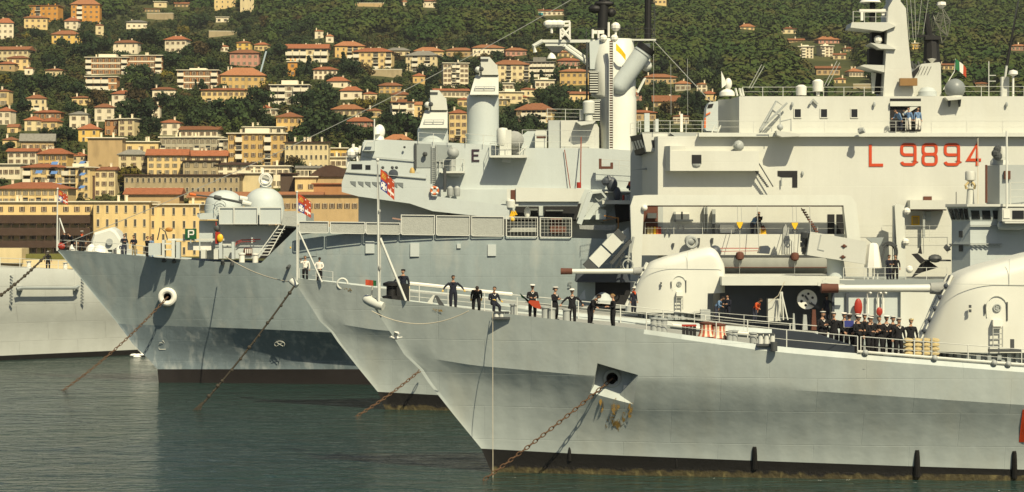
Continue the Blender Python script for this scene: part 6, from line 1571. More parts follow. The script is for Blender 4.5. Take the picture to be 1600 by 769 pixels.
# quarter crane and boat deck details at the right end
b = MB(); b.ribbon([(905, 350), (922, 302)], 8, 197.4, .6); b.ribbon([(922, 302), (940, 300), (950, 312)], 3, 197.5, .5); b.ribbon([(915, 345), (932, 320), (946, 318)], 9, 198.2, .5); b.prism([(931, 345), (931, 330), (936, 326), (947, 328), (947, 348)], 197.9, .7); b.build('boat_crane', supD, DS)
b = MB(); b.prism([(921, 301), (951, 301), (964, 296), (966, 312), (942, 350), (936, 346), (944, 325)], 198.9, .4); b.build('crane_screen', midG, DS)
b = MB(); b.ball(W(956, 288, 198.5), M(9, 198), 12, 7, 0, 1, .8, 1.3); b.cyl(W(950, 274, 198.4), W(953, 282, 198.4), .12, .3, 8); b.ball(W(946, 284, 198), .35, 8, 5); b.ball(W(964, 303, 198.4), M(8, 198), 12, 7, 0, .8, .8, 1.4); b.build('covered_winch', navyP, DS)
b = MB(); b.prism([(905, 352), (945, 352), (963, 351), (961, 359), (950, 360), (906, 358)], 196.5, .25); b.build('canvas_dodger', greyCan, DS)
blk(DS, 'recess_shade', [(960, 319), (988, 319), (988, 344), (963, 349)], 199.0, .12, shadeM)
b = MB(); b.pbox(941, 990, 313, 319, 197.2, 1.5); b.pbox(925, 990, 299, 301, 198.5, .8); b.build('boat_deck_edge', supW, DS)
for px in (974, 978.5, 983): 
    b = MB(); b.lathe(W(px, 314, 197.6), [(.1, 0), (.1, .45), (.05, .5)], 8); b.build('gas_bottle', redR if px < 976 else steelG, DS)
b = MB(); b.ribbon([(944, 337), (966, 341), (966, 355), (961, 365)], 2, 196.8, .15); b.ribbon([(942, 345), (962, 341)], 1.2, 196.9, .1); b.build('wooden_ladder', woodM, DS)
b = MB(); b.ribbon([(938, 248), (938, 262), (956, 262), (956, 254)], 4, 198.6, .5); b.build('opening_frame', brownM, DS)
prail(DS, [(940, 265), (995, 268)], 198.5, .9, every=1.4, wires=2)
# ------------------------------------------------------------------ landing ship L 9894
LS = thing('landing_ship', 'tall pale landing ship with red number L 9894 on its flat side', 'warship', (X(1300, 190), 190, 0), 'warships moored side by side')
def plan(parent, name, pts, z0, z1, m, **k):
    """vertical block over a plan outline of (photo column, distance) corners"""
    P = [Vector((X(px, D), D, z0)) for px, D in pts]
    return MB().prism3(P, Vector((0, 0, z1 - z0))).build(name, m, parent, **k)
def blk2(name, poly, D, dep, m, par=None): return MB().prism(poly, D, dep).build(name, m, par or LS)
dullG = mat('dull grey plate', (0.40, 0.43, 0.41), .5, .1, 1)
sgW = mat('landing ship paint', (0.555, 0.562, 0.50), 0.5, 0.06, 0.3, 0.05, 0.012, 0.7, seams=0.006, dirt=(0.46, 0.45, 0.37), dirt_amt=0.25, fine=0.03)
zt = Z(213, 186)
plan(LS, 'hull_side', [(1028, 186), (1900, 186), (1900, 195.5), (985, 195.5), (985, 192.5), (1003, 191.5)], -1.0, zt, sgW)
# bridge wing block, its front receding into shade
z0, z1 = Z(267, 184.9), Z(236, 184.9)
plan(LS, 'bridge_wing', [(1047, 184.9), (1186, 184.9), (1186, 185.98), (1047, 185.98)], z0, z1, sgW)
b = MB(); a = [W(1047, 236, 184.9), W(1047, 267, 184.9), W(1012, 267, 189.9), W(1012, 236, 189.9)]
b.prism3(a, Vector((1.2, .6, 0))); b.build('wing_front', sgW, LS)
b = MB(); b.prism3([W(1047, 228, 184.8), W(1047, 236, 184.88), W(1012, 236, 189.8), W(1010, 230, 190)], Vector((1.3, .8, 0))); b.build('wing_cap', sgW, LS)
MB().prism([(987, 266), (1012, 262), (1028, 262), (1028, 264.5), (1012, 265)], 189.8, .5).build('front_ledge', steelG, LS)
MB().pbox(1081, 1096, 242, 256, 184.86, .1).build('port_window', shadeM, LS)
MB().lathe(W(1088.5, 256, 184.85), [(M(7, 185), 0), (M(6, 185), -.15), (.01, -.3)], 12, 0, 'Z', 1, .4).build('window_scoop', steelG, LS)
# bridge roof house
blk2('bridge_house', [(1010, 237), (1003, 207), (1122, 207), (1122, 237)], 187.2, 7, sgW)
for poly in ([(1018, 219), (1038, 219), (1038, 231), (1020, 231)], [(1046, 219.5), (1054, 219.5), (1055.5, 221), (1055.5, 233), (1050, 233)]): blk2('bridge_window', poly, 187.15, .1, glassM)
MB().pbox(1060, 1076, 217, 236, 187.16, .1).build('doorway', navyP, LS)
b = MB(); b.pbox(1075, 1097, 216, 236, 186.6, .12); o = b.build('wooden_door', woodM, LS); MB().pbox(1079, 1092, 220.5, 233, 186.56, .06).build('door_panel', whiteM, o)
MB().prism([(1047, 208), (1090, 208), (1086, 214), (1056, 214)], 186.4, .9).build('canopy', steelG, LS)
b = MB(); b.prism3([W(984, 213, 190.5), W(993, 243, 191.3), W(1011, 236, 188.3), W(1001, 210, 187.4)], Vector((.6, .5, 0))); wf = b.build('slanted_window_front', black, LS)
for i in range(4):
    q0, q1 = .06 + i * .24, .22 + i * .24
    A = lambda u, v: W(984, 213, 190.5).lerp(W(1001, 210, 187.4), u).lerp(W(993, 243, 191.3).lerp(W(1011, 236, 188.3), u), v) + Vector((-.06, -.06, 0))
    b = MB(); b.prism3([A(q0, .3), A(q0, .75), A(q1, .75), A(q1, .3)], Vector((.04, .04, 0))); b.build('window_frame', mat('pale glass', (0.35, .38, .37), .3, .1, 2), wf)
prail(LS, [(985, 210), (1001, 207)], 188, .9, every=1, wires=2); 
prail(LS, [(997, 207), (1122, 207)], 186.9, .95, every=1.4, wires=3)
b = MB(); 
for off in (0, 9): b.ribbon([(1101 + off, 236), (1117 + off, 196)], 1.8, 186.3, .12)
for i in range(8): b.pbox(1103 + i * 2, 1112 + i * 2, 233 - i * 4.8, 233.9 - i * 4.8, 186.35, .3)
b.build('inclined_ladder', supW, LS)
b = MB(); b.pbox(1007, 1015, 177, 206, 188.5, .5); b.pbox(1024, 1029, 186, 206, 188.5, .4); b.build('equipment_box', supD, LS)
b = MB(); b.pbox(1063, 1067, 178, 206, 188.6, .3); b.build('signal_post', whiteM, LS)
# slanted wing lying by the upper house
b = MB(); b.prism([(1104, 205), (1101, 200), (1104, 168), (1108, 160), (1122, 158), (1122, 206)], 187.6, 2.2); o = b.build('slanted_screen', supD, LS)
MB().prism([(1107, 163), (1115, 162), (1113, 168), (1105, 169)], 187.55, .06).build('screen_window', shadeM, o)
b = MB(); b.prism([(1101, 184), (1103, 184), (1103, 200), (1100, 200)], 187.5, .1); b.prism([(1103, 178), (1110, 175), (1110, 177), (1103, 181)], 187.5, .1); b.build('red_gear', orangeM, o)
# upper house with the walkway
plan(LS, 'upper_house', [(1155, 186.6), (1900, 186.6), (1900, 195), (1122, 195), (1122, 192), (1140, 190.8)], Z(213, 186.6), Z(150.5, 186.6), sgW)
b = MB(); b.pbox(1092, 1900, 207.5, 213.5, 185.35, 1.35); b.build('walkway_deck', supW, LS)
prail(LS, [(1122, 207.5), (1900, 207.5)], 185.4, .95, every=2.9, wires=2, r=.018)
prail(LS, [(1160, 150.5), (1382, 150.5)], 186.8, .75, every=1.7, wires=2)
prail(LS, [(1500, 150.5), (1900, 150.5)], 186.8, .8, every=1.7, wires=2)
for x0 in (1241, 1282, 1329.5):
    MB().ribbon([(x0, 170), (x0 + 11, 170), (x0 + 11, 184), (x0, 184)], 1.4, 186.58, .05, True).build('window_frame', sgW, LS)
    MB().pbox(x0, x0 + 11, 170, 184, 186.57, .03).build('window', glassM, LS)
# open bay with sailors
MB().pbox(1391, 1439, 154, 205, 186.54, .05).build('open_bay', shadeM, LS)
b = MB(); b.pbox(1391, 1439, 158.5, 166, 186.3, .2); b.prism([(1424, 166), (1434, 160), (1436, 166), (1412, 182), (1410, 178)], 186.35, .1); b.build('bay_beam', supW, LS)
prail(LS, [(1390, 204), (1440, 204)], 185.9, 1.0, every=1.2, wires=2)
# stencil number
def stroke(poly, closed=False, D=185.97):
    return MB().ribbon(poly, 4.6, D, .03, closed)
def arc(cx, cy, rx, ry, a0, a1, n=8): return [(cx + rx * math.cos(math.radians(a0 + (a1 - a0) * i / n)), cy - ry * math.sin(math.radians(a0 + (a1 - a0) * i / n))) for i in range(n + 1)]
def rr(x0, x1, y0, y1, r=5): return arc(x1 - r, y0 + r, r, r, 90, 0, 4) + arc(x1 - r, y1 - r, r, r, 0, -90, 4) + arc(x0 + r, y1 - r, r, r, -90, -180, 4) + arc(x0 + r, y0 + r, r, r, 180, 90, 4)
nm = bpy.data.objects.new('x', None)
def glyph(bm_list):
    b = MB()
    for q in bm_list:
        k = len(b.v); b.v += q.v; b.f += [tuple(i + k for i in f) for f in q.f]; b.m += q.m
    return b.build('number_stroke', redM, LS)
glyph([stroke([(1360, 226), (1360, 258), (1380, 258)])])
def nine(x): glyph([stroke(arc(x + 16, 231, 5, 5, 0, 90, 4) + arc(x + 5, 231, 5, 5, 90, 180, 4) + arc(x + 5, 237, 5, 5, 180, 270, 4) + [(x + 18, 242)]), stroke([(x + 21, 231), (x + 21, 252)] + arc(x + 16, 252, 5, 5, 0, -90, 4) + arc(x + 5, 252, 5, 5, -90, -170, 4), False, 185.96)])
nine(1409)
glyph([stroke(rr(1442.5, 1463, 226, 241, 5), True)]); glyph([stroke(rr(1442.5, 1463, 241.2, 257, 5), True, 185.96)])
nine(1477)
glyph([stroke([(1527, 259), (1527, 225), (1512.5, 250), (1533, 250)])])
bpy.data.objects.remove(nm)
# small things on the wall and the roof edge
b = MB(); b.prism([(1213, 204), (1252, 209.5), (1249, 213), (1222, 214), (1214, 211)], 184.0, 1.3); b.build('round_sponson', supP, LS)
b = MB(); b.ball(W(1219, 199, 184.6), M(5, 185), 10, 6); b.tube([W(1219, 205, 184.6), W(1219, 172, 185)], .05, 5); b.tube([W(1236, 205, 184.6), W(1236, 186, 184.8), W(1218, 190, 184.8)], .06, 5); b.build('signal_lamp', steelG, LS)
b = MB(); b.tube([W(1187, 204, 185.4), W(1213, 158, 186)], .09, 5); b.tube([W(1187, 204, 185.4), W(1230, 161, 186)], .09, 5); b.tube([W(1213, 158, 186), W(1224, 166, 186), W(1200, 188, 185.8)], .06, 5); b.build('derrick', steelG, LS)
b = MB(); b.ribbon([(1187, 200), (1206, 200), (1206, 206)], 1, 184.9, .05); b.build('derrick_rest', steelG, LS)
for px, py, s in ((1252, 142, 1), (1278, 136, 1.15)):
    b = MB(); b.lathe(W(px, py + 8, 187), [(.15, -.3), (.15, .0), (.42, .05), (.45, .75 * s), (.2, .9 * s)], 12); b.build('sensor_pot', whiteM, LS)
b = MB(); b.prism([(1264, 162), (1271, 154), (1279, 162), (1277, 162.6), (1271, 156), (1267, 162.6)], 186.3, .2); b.build('bracket', steelG, LS)
for px, py in ((1238, 163), (1366, 163), (1573, 163), (1254, 271)): MB().ball(W(px, py, 186.4 if py < 200 else 185.9), .15, 8, 5, 0, .8, .8, 1.4).build('wall_lamp', steelG, LS)
b = MB(); b.lathe(W(1345, 207, 184.7), [(.25, 0), (.25, .3), (.1, .4)], 10); b.cyl(W(1342, 207, 184.6), W(1350, 203, 184.4), .18, .25, 10); b.build('floodlight', steelG, LS)
for a, c_ in (((1288, 134), (1308, 95)), ((1293, 134), (1312, 98)), ((1170, 138), (1190, 101)), ((1174, 138), (1194, 103))): wire(LS, [W(*a, 188), W(*c_, 188)], .035, name='whip_aerial')
b = MB(); b.lathe(W(1136, 150, 190), [(.65, 0), (.62, .3), (.4, .5), (.15, .55), (.15, .9)], 14); b.ball(W(1138, 131, 190), .35, 10, 6, 0, .9, .9, 1.4); b.prism([(1127, 111), (1133, 124), (1135, 132), (1128, 138)], 189.5, .2); b.build('satellite_aerial', whiteM, LS)
b = MB()
for px in (1152, 1158, 1162): b.tube([W(px, 150, 188), W(px - 3, 138, 188)], .09, 5)
b.build('rail_stay', railM, LS)
b = MB(); b.prism([(1215, 267), (1246, 267), (1246, 293), (1238, 293), (1238, 277), (1222, 277), (1215, 275)], 185.96, .03); b.build('open_doorway', shadeM, LS)
b = MB(); b.tube([W(1221, 278, 185.8), W(1221, 291, 185.8)], .06, 5); b.build('door_rail', steelG, LS)
b = MB(); b.tube([W(1180, 246, 185.3), W(1208, 292, 185.3)], .05, 5)
for i in range(10): b.box(*(lambda p: (p.x - .1, p.x + .1, p.y, p.y + .1, p.z - .07, p.z + .07))(W(1182 + i * 1.9, 268 + i * 2.6, 185.3)))
b.build('wall_steps', darkG, LS)
b = MB(); b.ball(W(1154, 228, 185.3), .45, 10, 6); b.cyl(W(1150, 224, 185.2), W(1155, 232, 185.3), .35, .3, 10); b.build('floodlight', steelG, LS)
MB().pbox(1443, 1456, 307, 313, 185.9, .08).build('name_plate', brownM, LS)
# mast tower
b = MB(); b.prism([(1380, 151), (1386, 60), (1388, 12), (1395, 0), (1395, -20), (1407, -20), (1407, 2), (1415.5, 13), (1420, 70), (1425, 118), (1428, 151)], 187.2, 3.6); TW = b.build('mast_tower', sgW, LS)
for poly in ([(1329, 43), (1331, 35), (1388, 35), (1400, 41), (1380, 49)], [(1360, 67), (1388, 70), (1400, 77), (1375, 76)], [(1344, 103), (1350, 101), (1382, 102), (1382, 113), (1365, 109)]):
    MB().prism(poly, 186.9, 3).build('tower_platform', supP, TW)
prail(TW, [(1333, 35), (1386, 35)], 187.0, .9, every=1.0, wires=2)
b = MB(); b.pbox(1343, 1384, 14.5, 19, 187.8, .4); b.pbox(1345, 1349, 19, 32, 187.8, .2); b.pbox(1378, 1383, 14, 24, 187.9, .3); b.build('radar_bar', whiteM, TW)
b = MB(); b.cyl(W(1363, 34, 188.4), W(1363, 2, 188.4), .26, .22, 10); b.build('radar_pole', black, TW)
b = MB(); b.lathe(W(1360, 4, 188.2), [(.9, 0), (.7, .25), (.01, .3)], 12); b.build('radar_cap', whiteM, TW)
b = MB(); b.prism([(1362, 44), (1386, 49), (1384, 66), (1362, 66)], 188.6, 1.2); b.prism([(1358, 76), (1383, 78), (1382, 101), (1358, 100)], 188.6, 1.2); b.build('mast_section', black, TW)  # dark mast between the platforms
b = MB(); b.pbox(1366, 1380, 113, 146, 188.8, 1.0); b.build('tower_trunk', black, TW)
b = MB(); b.prism([(1362, 114), (1369, 114), (1366, 146), (1363, 146)], 188.2, .3); b.build('tower_stay', supW, TW)
b = MB(); b.ball(W(1372, 62, 187.6), .35, 8, 5); b.build('navigation_light', whiteM, TW)
b = MB(); b.box(*(lambda p: (p.x - .7, p.x + .7, p.y, p.y + .6, p.z - .3, p.z + .3))(W(1420, 128, 186.4))); b.build('stern_light', mat('amber lamp housing', (0.25, .14, .05), .5, .1, 2), TW)
# funnel block
b = MB(); b.prism([(1424, 151), (1424, 118), (1432, 112), (1440, 100), (1468, 97), (1470, 100), (1471, 151)], 188, 5); FN = b.build('funnel', supP, LS)
b = MB()
for i in range(4): b.ribbon([(1440 + i * 5, 104), (1434 + i * 5, 117)], .8, 187.97, .04)
b.build('funnel_slot', darkG, FN)
b = MB(); b.prism([(1424, 114), (1437, 103), (1436, 110), (1428, 122)], 187.9, .2); b.build('intake', black, FN)
b = MB()
for i in range(6): b.tube([W(1424 + i * 5, 96 + (i % 2) * 4, 190), W(1428 + i * 5, 108, 190)], .12, 5)
b.build('exhaust_pipes', darkG, FN)
# black mast with the lattice radar
b = MB(); b.tube([W(1456, 98, 191), W(1455, 60, 191)], .75, 10, 0, .6); b.tube([W(1452, 60, 191), W(1447, 20, 191)], .35, 8, 0, .2); b.pbox(1424, 1460, 54.5, 58, 190.7, .4); b.pbox(1446, 1470, 56, 62, 190.3, .8); LM = b.build('radar_mast', black, LS)
meshM = mat('lattice aerial metal', (0.16, 0.165, 0.13), .6, .2, 2)
b = MB(); g0 = [(1470, 8), (1458, 24), (1453, 52)]; 
V = [W(1471, 10, 190.5), W(1485, 33, 190), W(1457, 20, 191.0), W(1455, 50, 191.0), W(1480, 56, 190.2), W(1468, 46, 190.4), W(1472, 68, 190.6), W(1461, 33, 190.6), W(1474, 22, 190.2)]
for a in range(len(V)):
    for c_ in range(a + 1, len(V)):
        if (V[a] - V[c_]).length < 1.85: b.tube([V[a], V[c_]], .045, 4)
for i in range(7):
    for j in (0, 1):
        u = i / 6
        p = V[2].lerp(V[3], u); q = V[0].lerp(V[4], u) if j else V[8].lerp(V[5], u); b.tube([p, q], .03, 4)
b.build('lattice_dish', meshM, LM)
MB().lathe(W(1471, 10, 190.4), [(.1, -.2), (.4, .1), (.35, .35), (.001, .4)], 10).build('radar_cap', whiteM, LM)
for a, c_ in (((1416, -10), (1421, 62)), ((1422, -10), (1427, 62)), ((1429, -10), (1431, 62)), ((1441, -10), (1434, 54)), ((1452, -10), (1442, 54))): wire(LM, [W(*a, 190), W(*c_, 190)], .022)
MB().lathe(W(1456, 95, 190), [(.02, -.25), (.38, .15), (.001, .2)], 8).build('cone_aerial', whiteM, LM)
# grey radome and the rest of the roof
b = MB(); b.ball(W(1492, 139, 187.2), M(16, 187), 28, 16); b.build('radome', mat('radome grey', (0.21, 0.23, 0.225), .4, .05, 1), LS, smooth=60)
b = MB(); b.prism([(1477, 152), (1506, 152), (1504, 155), (1482, 157)], 185.6, 1.2); b.lathe(W(1492, 153, 187.2), [(M(12, 187), -.1), (M(12, 187), .25)], 20); b.build('radome_platform', sgW, LS)
for px in (1484, 1500): MB().prism([(px - 2, 155), (px + 2, 155), (px + 1, 166), (px, 167)], 186.0, .5).build('platform_bracket', darkG, LS)
b = MB(); b.lathe(W(1449, 151, 187.4), [(.8, 0), (.75, .4), (.5, .7), (.001, .8)], 14); b.build('small_dome', supD, LS)
wire(LS, [W(1594, -12, 188), W(1580, 60, 188)], .07, darkG, 'whip_aerial'); b = MB(); b.tube([W(1590, 10, 188), W(1573, 102, 188)], .05, 8, 0, .15); b.build('whip_aerial', black, LS)
b = MB(); b.tube([W(1573, 102, 188), W(1570, 125, 188)], .10, 8); b.pbox(1565, 1577, 120, 151, 188, .6, 0); b.build('aerial_tuner', supP, LS)
b = MB(); b.tube([W(1583, 151, 187.4), W(1583, 117, 187.4)], .09, 8); b.lathe(W(1583, 117, 187.4), [(.1, -.1), (.4, .05), (.36, .3), (.001, .42)], 14); b.build('dome_aerial', whiteM, LS)
b = MB(); b.tube([W(1545, 151, 188), W(1545, 96, 188)], .04, 5)
for py in (118, 127): b.tube([W(1545, py, 188), W(1556, py, 188)], .035, 4)
b.build('comb_aerial', railM, LS)
fs = MB(); fs.tube([W(1493, 92, 189), W(1491, 112, 189), W(1474, 140, 189)], .04, 5); fs.build('ensign_gaff', railM, LS)
# boat deck gantry
G = MB(); G.prism([(985, 322), (990, 306), (1008, 304.5), (1320, 304.5), (1330, 306), (1338, 318), (1347, 392), (1326, 392), (1318, 321), (1012, 321), (1006, 326), (1002, 420), (988, 420)], 183.0, 1.1); GA = G.build('boat_gantry', supW, LS)
MB().pbox(1006, 1330, 321.2, 323, 183.3, .4).build('gantry_dark_strip', brownM, GA)  # dark strip along the underside of the beam
b = MB(); b.prism([(1398, 321), (1403, 318), (1413, 322), (1416, 440), (1404, 440)], 183.2, 1.0); b.pbox(1395.5, 1398, 322, 440, 183.6, .5, 0); b.build('davit_column', supW, LS)
b = MB(); b.pbox(1422, 1479, 313, 327, 184.6, 1.35); b.build('davit_arm', sgW, LS); MB().pbox(1422, 1479, 327.2, 329, 184.8, 1.1).build('arm_dark_strip', brownM, LS)  # dark strip along the underside of the arm
b = MB(); b.pbox(1442, 1445.5, 329, 372, 185.3, .3); b.build('wall_pillar', steelG, LS)
b = MB(); b.pbox(1425, 1436, 338, 351, 185.95, .04); o = b.build('yellow_port', mat('yellow port glass', (0.45, .30, .08), .4, .2, 2), LS); MB().ribbon([(1425, 338), (1436, 338), (1436, 351), (1425, 351)], 1.8, 185.94, .06, True).build('port_frame', yellowM, o)  # port with yellow glass and a yellow frame
MB().pbox(1446, 1455, 331, 345, 185.9, .08).build('wall_plate', supD, LS)
MB().pbox(1337, 1340.5, 337, 350, 185.9, .08).build('amber_plate', mat('yellow port glass', (0.45, .30, .08)), LS)
for px, py in ((1417, 330), (1415, 378)): MB().ball(W(px, py, 183.1), .3, 8, 5).build('column_lamp', whiteM, LS)
prail(LS, [(1340, 378), (1490, 378)], 185.2, 1.3, every=2.2, wires=2, r=.016)
# boat deck: ledge, bulwark, lockers
b = MB(); b.pbox(1003, 1320, 366, 399, 184.4, 1.5); b.build('boat_deck_bulwark', sgW, LS)
prail(LS, [(1008, 366), (1322, 366)], 184.5, .95, every=2.4, wires=2, r=.016)
MB().pbox(1003, 1028, 323, 366, 185.9, .06).build('recess_shade', brownM, LS)
MB().pbox(1009, 1036, 322, 364, 185.98, .04).build('wall_panel', dullG, LS)
b = MB(); b.pbox(1012, 1026, 333, 341, 185.3, .5); b.build('wall_locker', supW, LS)
for i, px in enumerate((1013, 1018, 1023, 1027, 1031)):
    b = MB(); b.lathe(W(px, 366, 185.0), [(.12, 0), (.12, .5), (.06, .6)], 8); b.build('gas_bottle', (sandM, sandM, yellowM, orangeM, redR)[i], LS)
MB().ball(W(1007, 325, 182.9), M(5, 183), 12, 7).build('gantry_lamp', whiteM, GA)
for x0, x1, y0, y1, m_ in ((1053, 1056, 331, 347, steelG), (1054, 1083, 343, 346, steelG), (1056, 1064, 331, 343, whiteM), (1064, 1067, 331, 343, darkG), (1067, 1077, 331, 343, whiteM), (1100, 1102, 322, 362, steelG), (1104, 1106, 322, 362, steelG), (1113, 1118, 327, 350, steelG), (1114, 1117, 350, 368, darkG), (1125, 1148, 351, 364, whiteM), (1125, 1148, 364, 366, darkG)):
    MB().pbox(x0, x1, y0, y1, 185.4, .5).build('wall_equipment', m_, LS)
for px, py, w, h in ((1060, 352, 1.4, 7), (1068, 352, 1.4, 8), (1040, 358, 1.5, 9), (1047, 358, 1.5, 9), (1113, 372, 2, 9), (1092, 372, 2, 12), (1052, 380, 2, 6)):
    MB().prism([(px - w, py), (px + w, py), (px + w * .6, py + h), (px - w * .4, py + h)], 184.2, .15).build('hanging_block', darkG, LS)
b = MB(); b.ball(W(1078, 376, 183.6), .45, 10, 6); b.ring(W(1081, 379, 183.3), .4, .12, 14, 6); b.build('winch', steelG, LS)
b = MB(); b.pbox(1293, 1304, 335, 367, 185.95, .04); b.pbox(1307, 1319, 335, 367, 185.95, .04); b.build('door_opening', shadeM, LS)
b = MB(); b.ribbon([(1122, 391), (1126, 388), (1185, 388), (1186, 392)], 1.2, 183.8, .1); b.ribbon([(1124, 393), (1184, 392)], .8, 183.8, .1); b.build('red_rail', redR, LS)
b = MB()
for i in range(10): b.pbox(1253 + i * 2.3, 1258 + i * 2.3, 327 + i * 3.7, 329.5 + i * 3.7, 183.9, .4)
b.ribbon([(1252, 325), (1275, 363)], 1.4, 184.3, .1); b.build('folding_ladder', brownM, LS)
# landing craft hung under the gantry: a boat of its own
lc = thing('landing_craft', 'grey landing craft hanging in the davits under the white gantry', 'boat', W(1200, 432, 182.5))
b = MB(); D = 181.4
secs = [(1112, .86), (1118, 1.0), (1180, 1.0), (1240, 1.0), (1288, 1.0), (1300, .7)]
prof = [(400, 0.0), (403, -.15), (417, -.1), (424, .15), (430, .7), (433, 1.5)]
for px, s in secs:
    for py, dy in prof: b.v.append(tuple(Vector((X(px, D), D + dy + (1 - s) * 1.2, Z(400 + (py - 400) * s, D)))))
    for py, dy in prof[::-1]: b.v.append(tuple(Vector((X(px, D), D + 3.0 - dy - (1 - s) * 1.2, Z(400 + (py - 400) * s, D)))))
nn = len(prof) * 2
for i in range(len(secs) - 1):
    for j in range(nn): b.f.append((i * nn + j, i * nn + (j + 1) % nn, (i + 1) * nn + (j + 1) % nn, (i + 1) * nn + j)); b.m.append(0)
b.f.append(tuple(range(nn - 1, -1, -1))); b.f.append(tuple((len(secs) - 1) * nn + j for j in range(nn))); b.m += [0, 0]
b.build('hull', mat('landing craft paint', (0.36, .37, .33), .6, .12, .8, .1), lc)
MB().pbox(1116, 1294, 398.5, 401.5, D - .2, .25).build('gunwale', darkG, lc)
MB().pbox(1120, 1296, 417.5, 418.6, D - .18, .2).build('rubbing_strake', brownM, lc)
b = MB(); b.prism([(1186, 396), (1190, 385), (1200, 384), (1204, 388), (1202, 397)], D + .3, 1.5); b.build('canopy', navyP, lc)
b = MB(); b.prism([(1222, 398), (1224, 356), (1228, 350), (1232, 360), (1234, 374), (1240, 378), (1241, 398)], 182.4, .5); b.build('folded_canvas', greyCan, lc)
for i in range(4): MB().pbox(1227 + i * 3.4, 1229.2 + i * 3.4, 376, 397, 182.3, .12).build('frame_bar', supP, lc)
MB().ball(W(1117, 393, 182.5), .5, 10, 6).build('fender_bag', navyP, lc)
for px, yk, yb_ in ((1156, 345, 401), (1242, 346, 402)):
    hb_ = thing('lifting_block', 'yellow hook block and brown pulley on falls, ' + ('left' if px < 1200 else 'right') + ' one over the landing craft', 'pulley block', W(px, yb_, 181.0))
    b = MB(); b.prism([(px - 5, yk + 2), (px + 5, yk + 2), (px + 4.4, yk + 5), (px + 1, yk + 12), (px - 1, yk + 12), (px - 4.4, yk + 5)], 181.2, .3); b.build('hook_cheek', yellowM, hb_)
    b = MB(); b.ring(W(px, yk + 14, 181.3), .16, .05, 10, 5); b.build('hook', darkG, hb_)
    b = MB(); b.lathe(W(px, yb_ + 6, 181.0), [(.1, 0), (.3, .12), (.34, .4), (.28, .62), (.1, .68)], 12); b.build('pulley', brownM, hb_)
    b = MB(); b.tube([W(px, yb_ - 6, 181.0), W(px, yk + 15, 181.2)], .025, 4); b.tube([W(px - 3, yk + 2, 181.3), W(px - 4, 322, 183.2)], .025, 4); b.tube([W(px + 3, yk + 2, 181.3), W(px + 2, 322, 183.2)], .025, 4); b.tube([W(px, yb_ + 6, 181), W(px - 1, 436, 181)], .02, 4); b.build('falls', wireM, hb_)
for px in (1183, 1265): wire(LS, [W(px, 322, 183), W(px + 3, 395, 182)], .03)
# forward end under the gantry leg: launcher platform, its shade painted in dark colours
plan(LS, 'bow_block', [(902, 188), (930, 184.6), (1003, 184.6), (1003, 191.4), (902, 191.4)], -1, Z(441, 184.6), dullG)
b = MB(); b.prism([(902, 428), (980, 428), (984, 441), (900, 441)], 183.6, 4.5); b.build('launcher_deck', navyP, LS)
b = MB(); b.pbox(930, 985, 441.5, 482, 184.5, .06); b.build('recess_shade', shadeM, LS)
b = MB(); b.lathe(W(942, 474, 183.8), [(.9, 0), (.9, .25), (.5, .7), (.1, .9)], 10); b.prism([(903, 468), (914, 452), (915, 468)], 183.6, .1); b.build('covered_gear', supD, LS)
b = MB(); b.pbox(900, 1003, 478, 482, 183.8, 1); b.build('sill', steelG, LS)
# inclined canister launcher with two ribbed boxes
CL = MB(); 
def obox(p0, p1, w, D, dep, m=0):
    return CL.ribbon([p0, p1], w, D, dep, False, m)
obox((928, 411), (947, 391), 21, 182.3, 1.3); o = CL.build('launch_canister', supW, LS)
CL = MB(); obox((949, 389), (965, 372), 21, 182.3, 1.3); CL.build('launch_canister', supW, LS)
CL = MB(); obox((918, 421), (927, 412), 20, 182.4, 1.4); obox((966, 371), (973, 364), 18, 182.5, 1.4); obox((955, 412), (986, 376), 5, 182.2, 1.2); CL.build('launcher_cradle', darkG, LS)
CL = MB()
for a, c_ in (((968, 405), (972, 425)), ((985, 380), (980, 420)), ((975, 395), (962, 420)), ((958, 400), (985, 402)), ((990, 370), (985, 395))): CL.tube([W(*a, 182.6), W(*c_, 182.6)], .1, 6)
CL.ring(W(981, 414, 182.3), .4, .06, 12, 5); CL.build('launcher_stand', steelG, LS)
prail(LS, [(915, 428), (955, 428)], 183.6, .8, every=1.2, wires=2)
MB().prism([(948, 366), (972, 362), (982, 355), (985, 372), (976, 380), (950, 382)], 184.2, .1).build('blast_plate', dullG, LS)
# ------------------------------------------------------------------ second frigate: deckhouse, launcher, bridge
D2 = 170.6
b = MB(); b.pbox(1128, 1312, 432.5, 446, D2, 9.5); b.build('deckhouse_roof', supW, FR2)
b = MB(); b.pbox(1312.5, 1740, 437, 446, D2 + .6, 9.5); b.build('deckhouse_roof', midG, FR2)
z0 = Z(520, D2)
b = MB(); b.box(X(1131, D2), X(1304, D2), D2 + 3.2, D2 + 9, 4.5, Z(446, D2)); b.build('deckhouse_wall', navyP, FR2)  # navy colour paints the shade under the overhanging roof
b = MB(); b.box(X(1304, D2), X(1426, D2), D2 + 1.4, D2 + 9, 4.5, Z(446, D2)); b.build('deckhouse_wall', supD, FR2)
b = MB(); b.box(X(1411, D2), X(1730, D2), D2 + 1.0, D2 + 9, 4.5, Z(446.5, D2)); b.build('deckhouse_wall', supW, FR2)
b = MB(); 
for px in (1356, 1372, 1380): b.tube([W(px, 490, D2 + 1.0), W(px, 458, D2 + 1.0), W(px + 3, 456, D2 + .8), W(px + 5, 459, D2 + .7)], .09, 7)
b.build('gooseneck_vents', whiteM, FR2)
b = MB(); b.pbox(1300, 1304, 446.5, 500, D2 + 1.2, .3); b.pbox(1322, 1326, 458, 500, D2 + 1.1, .2); b.build('stanchion_post', navyP, FR2)
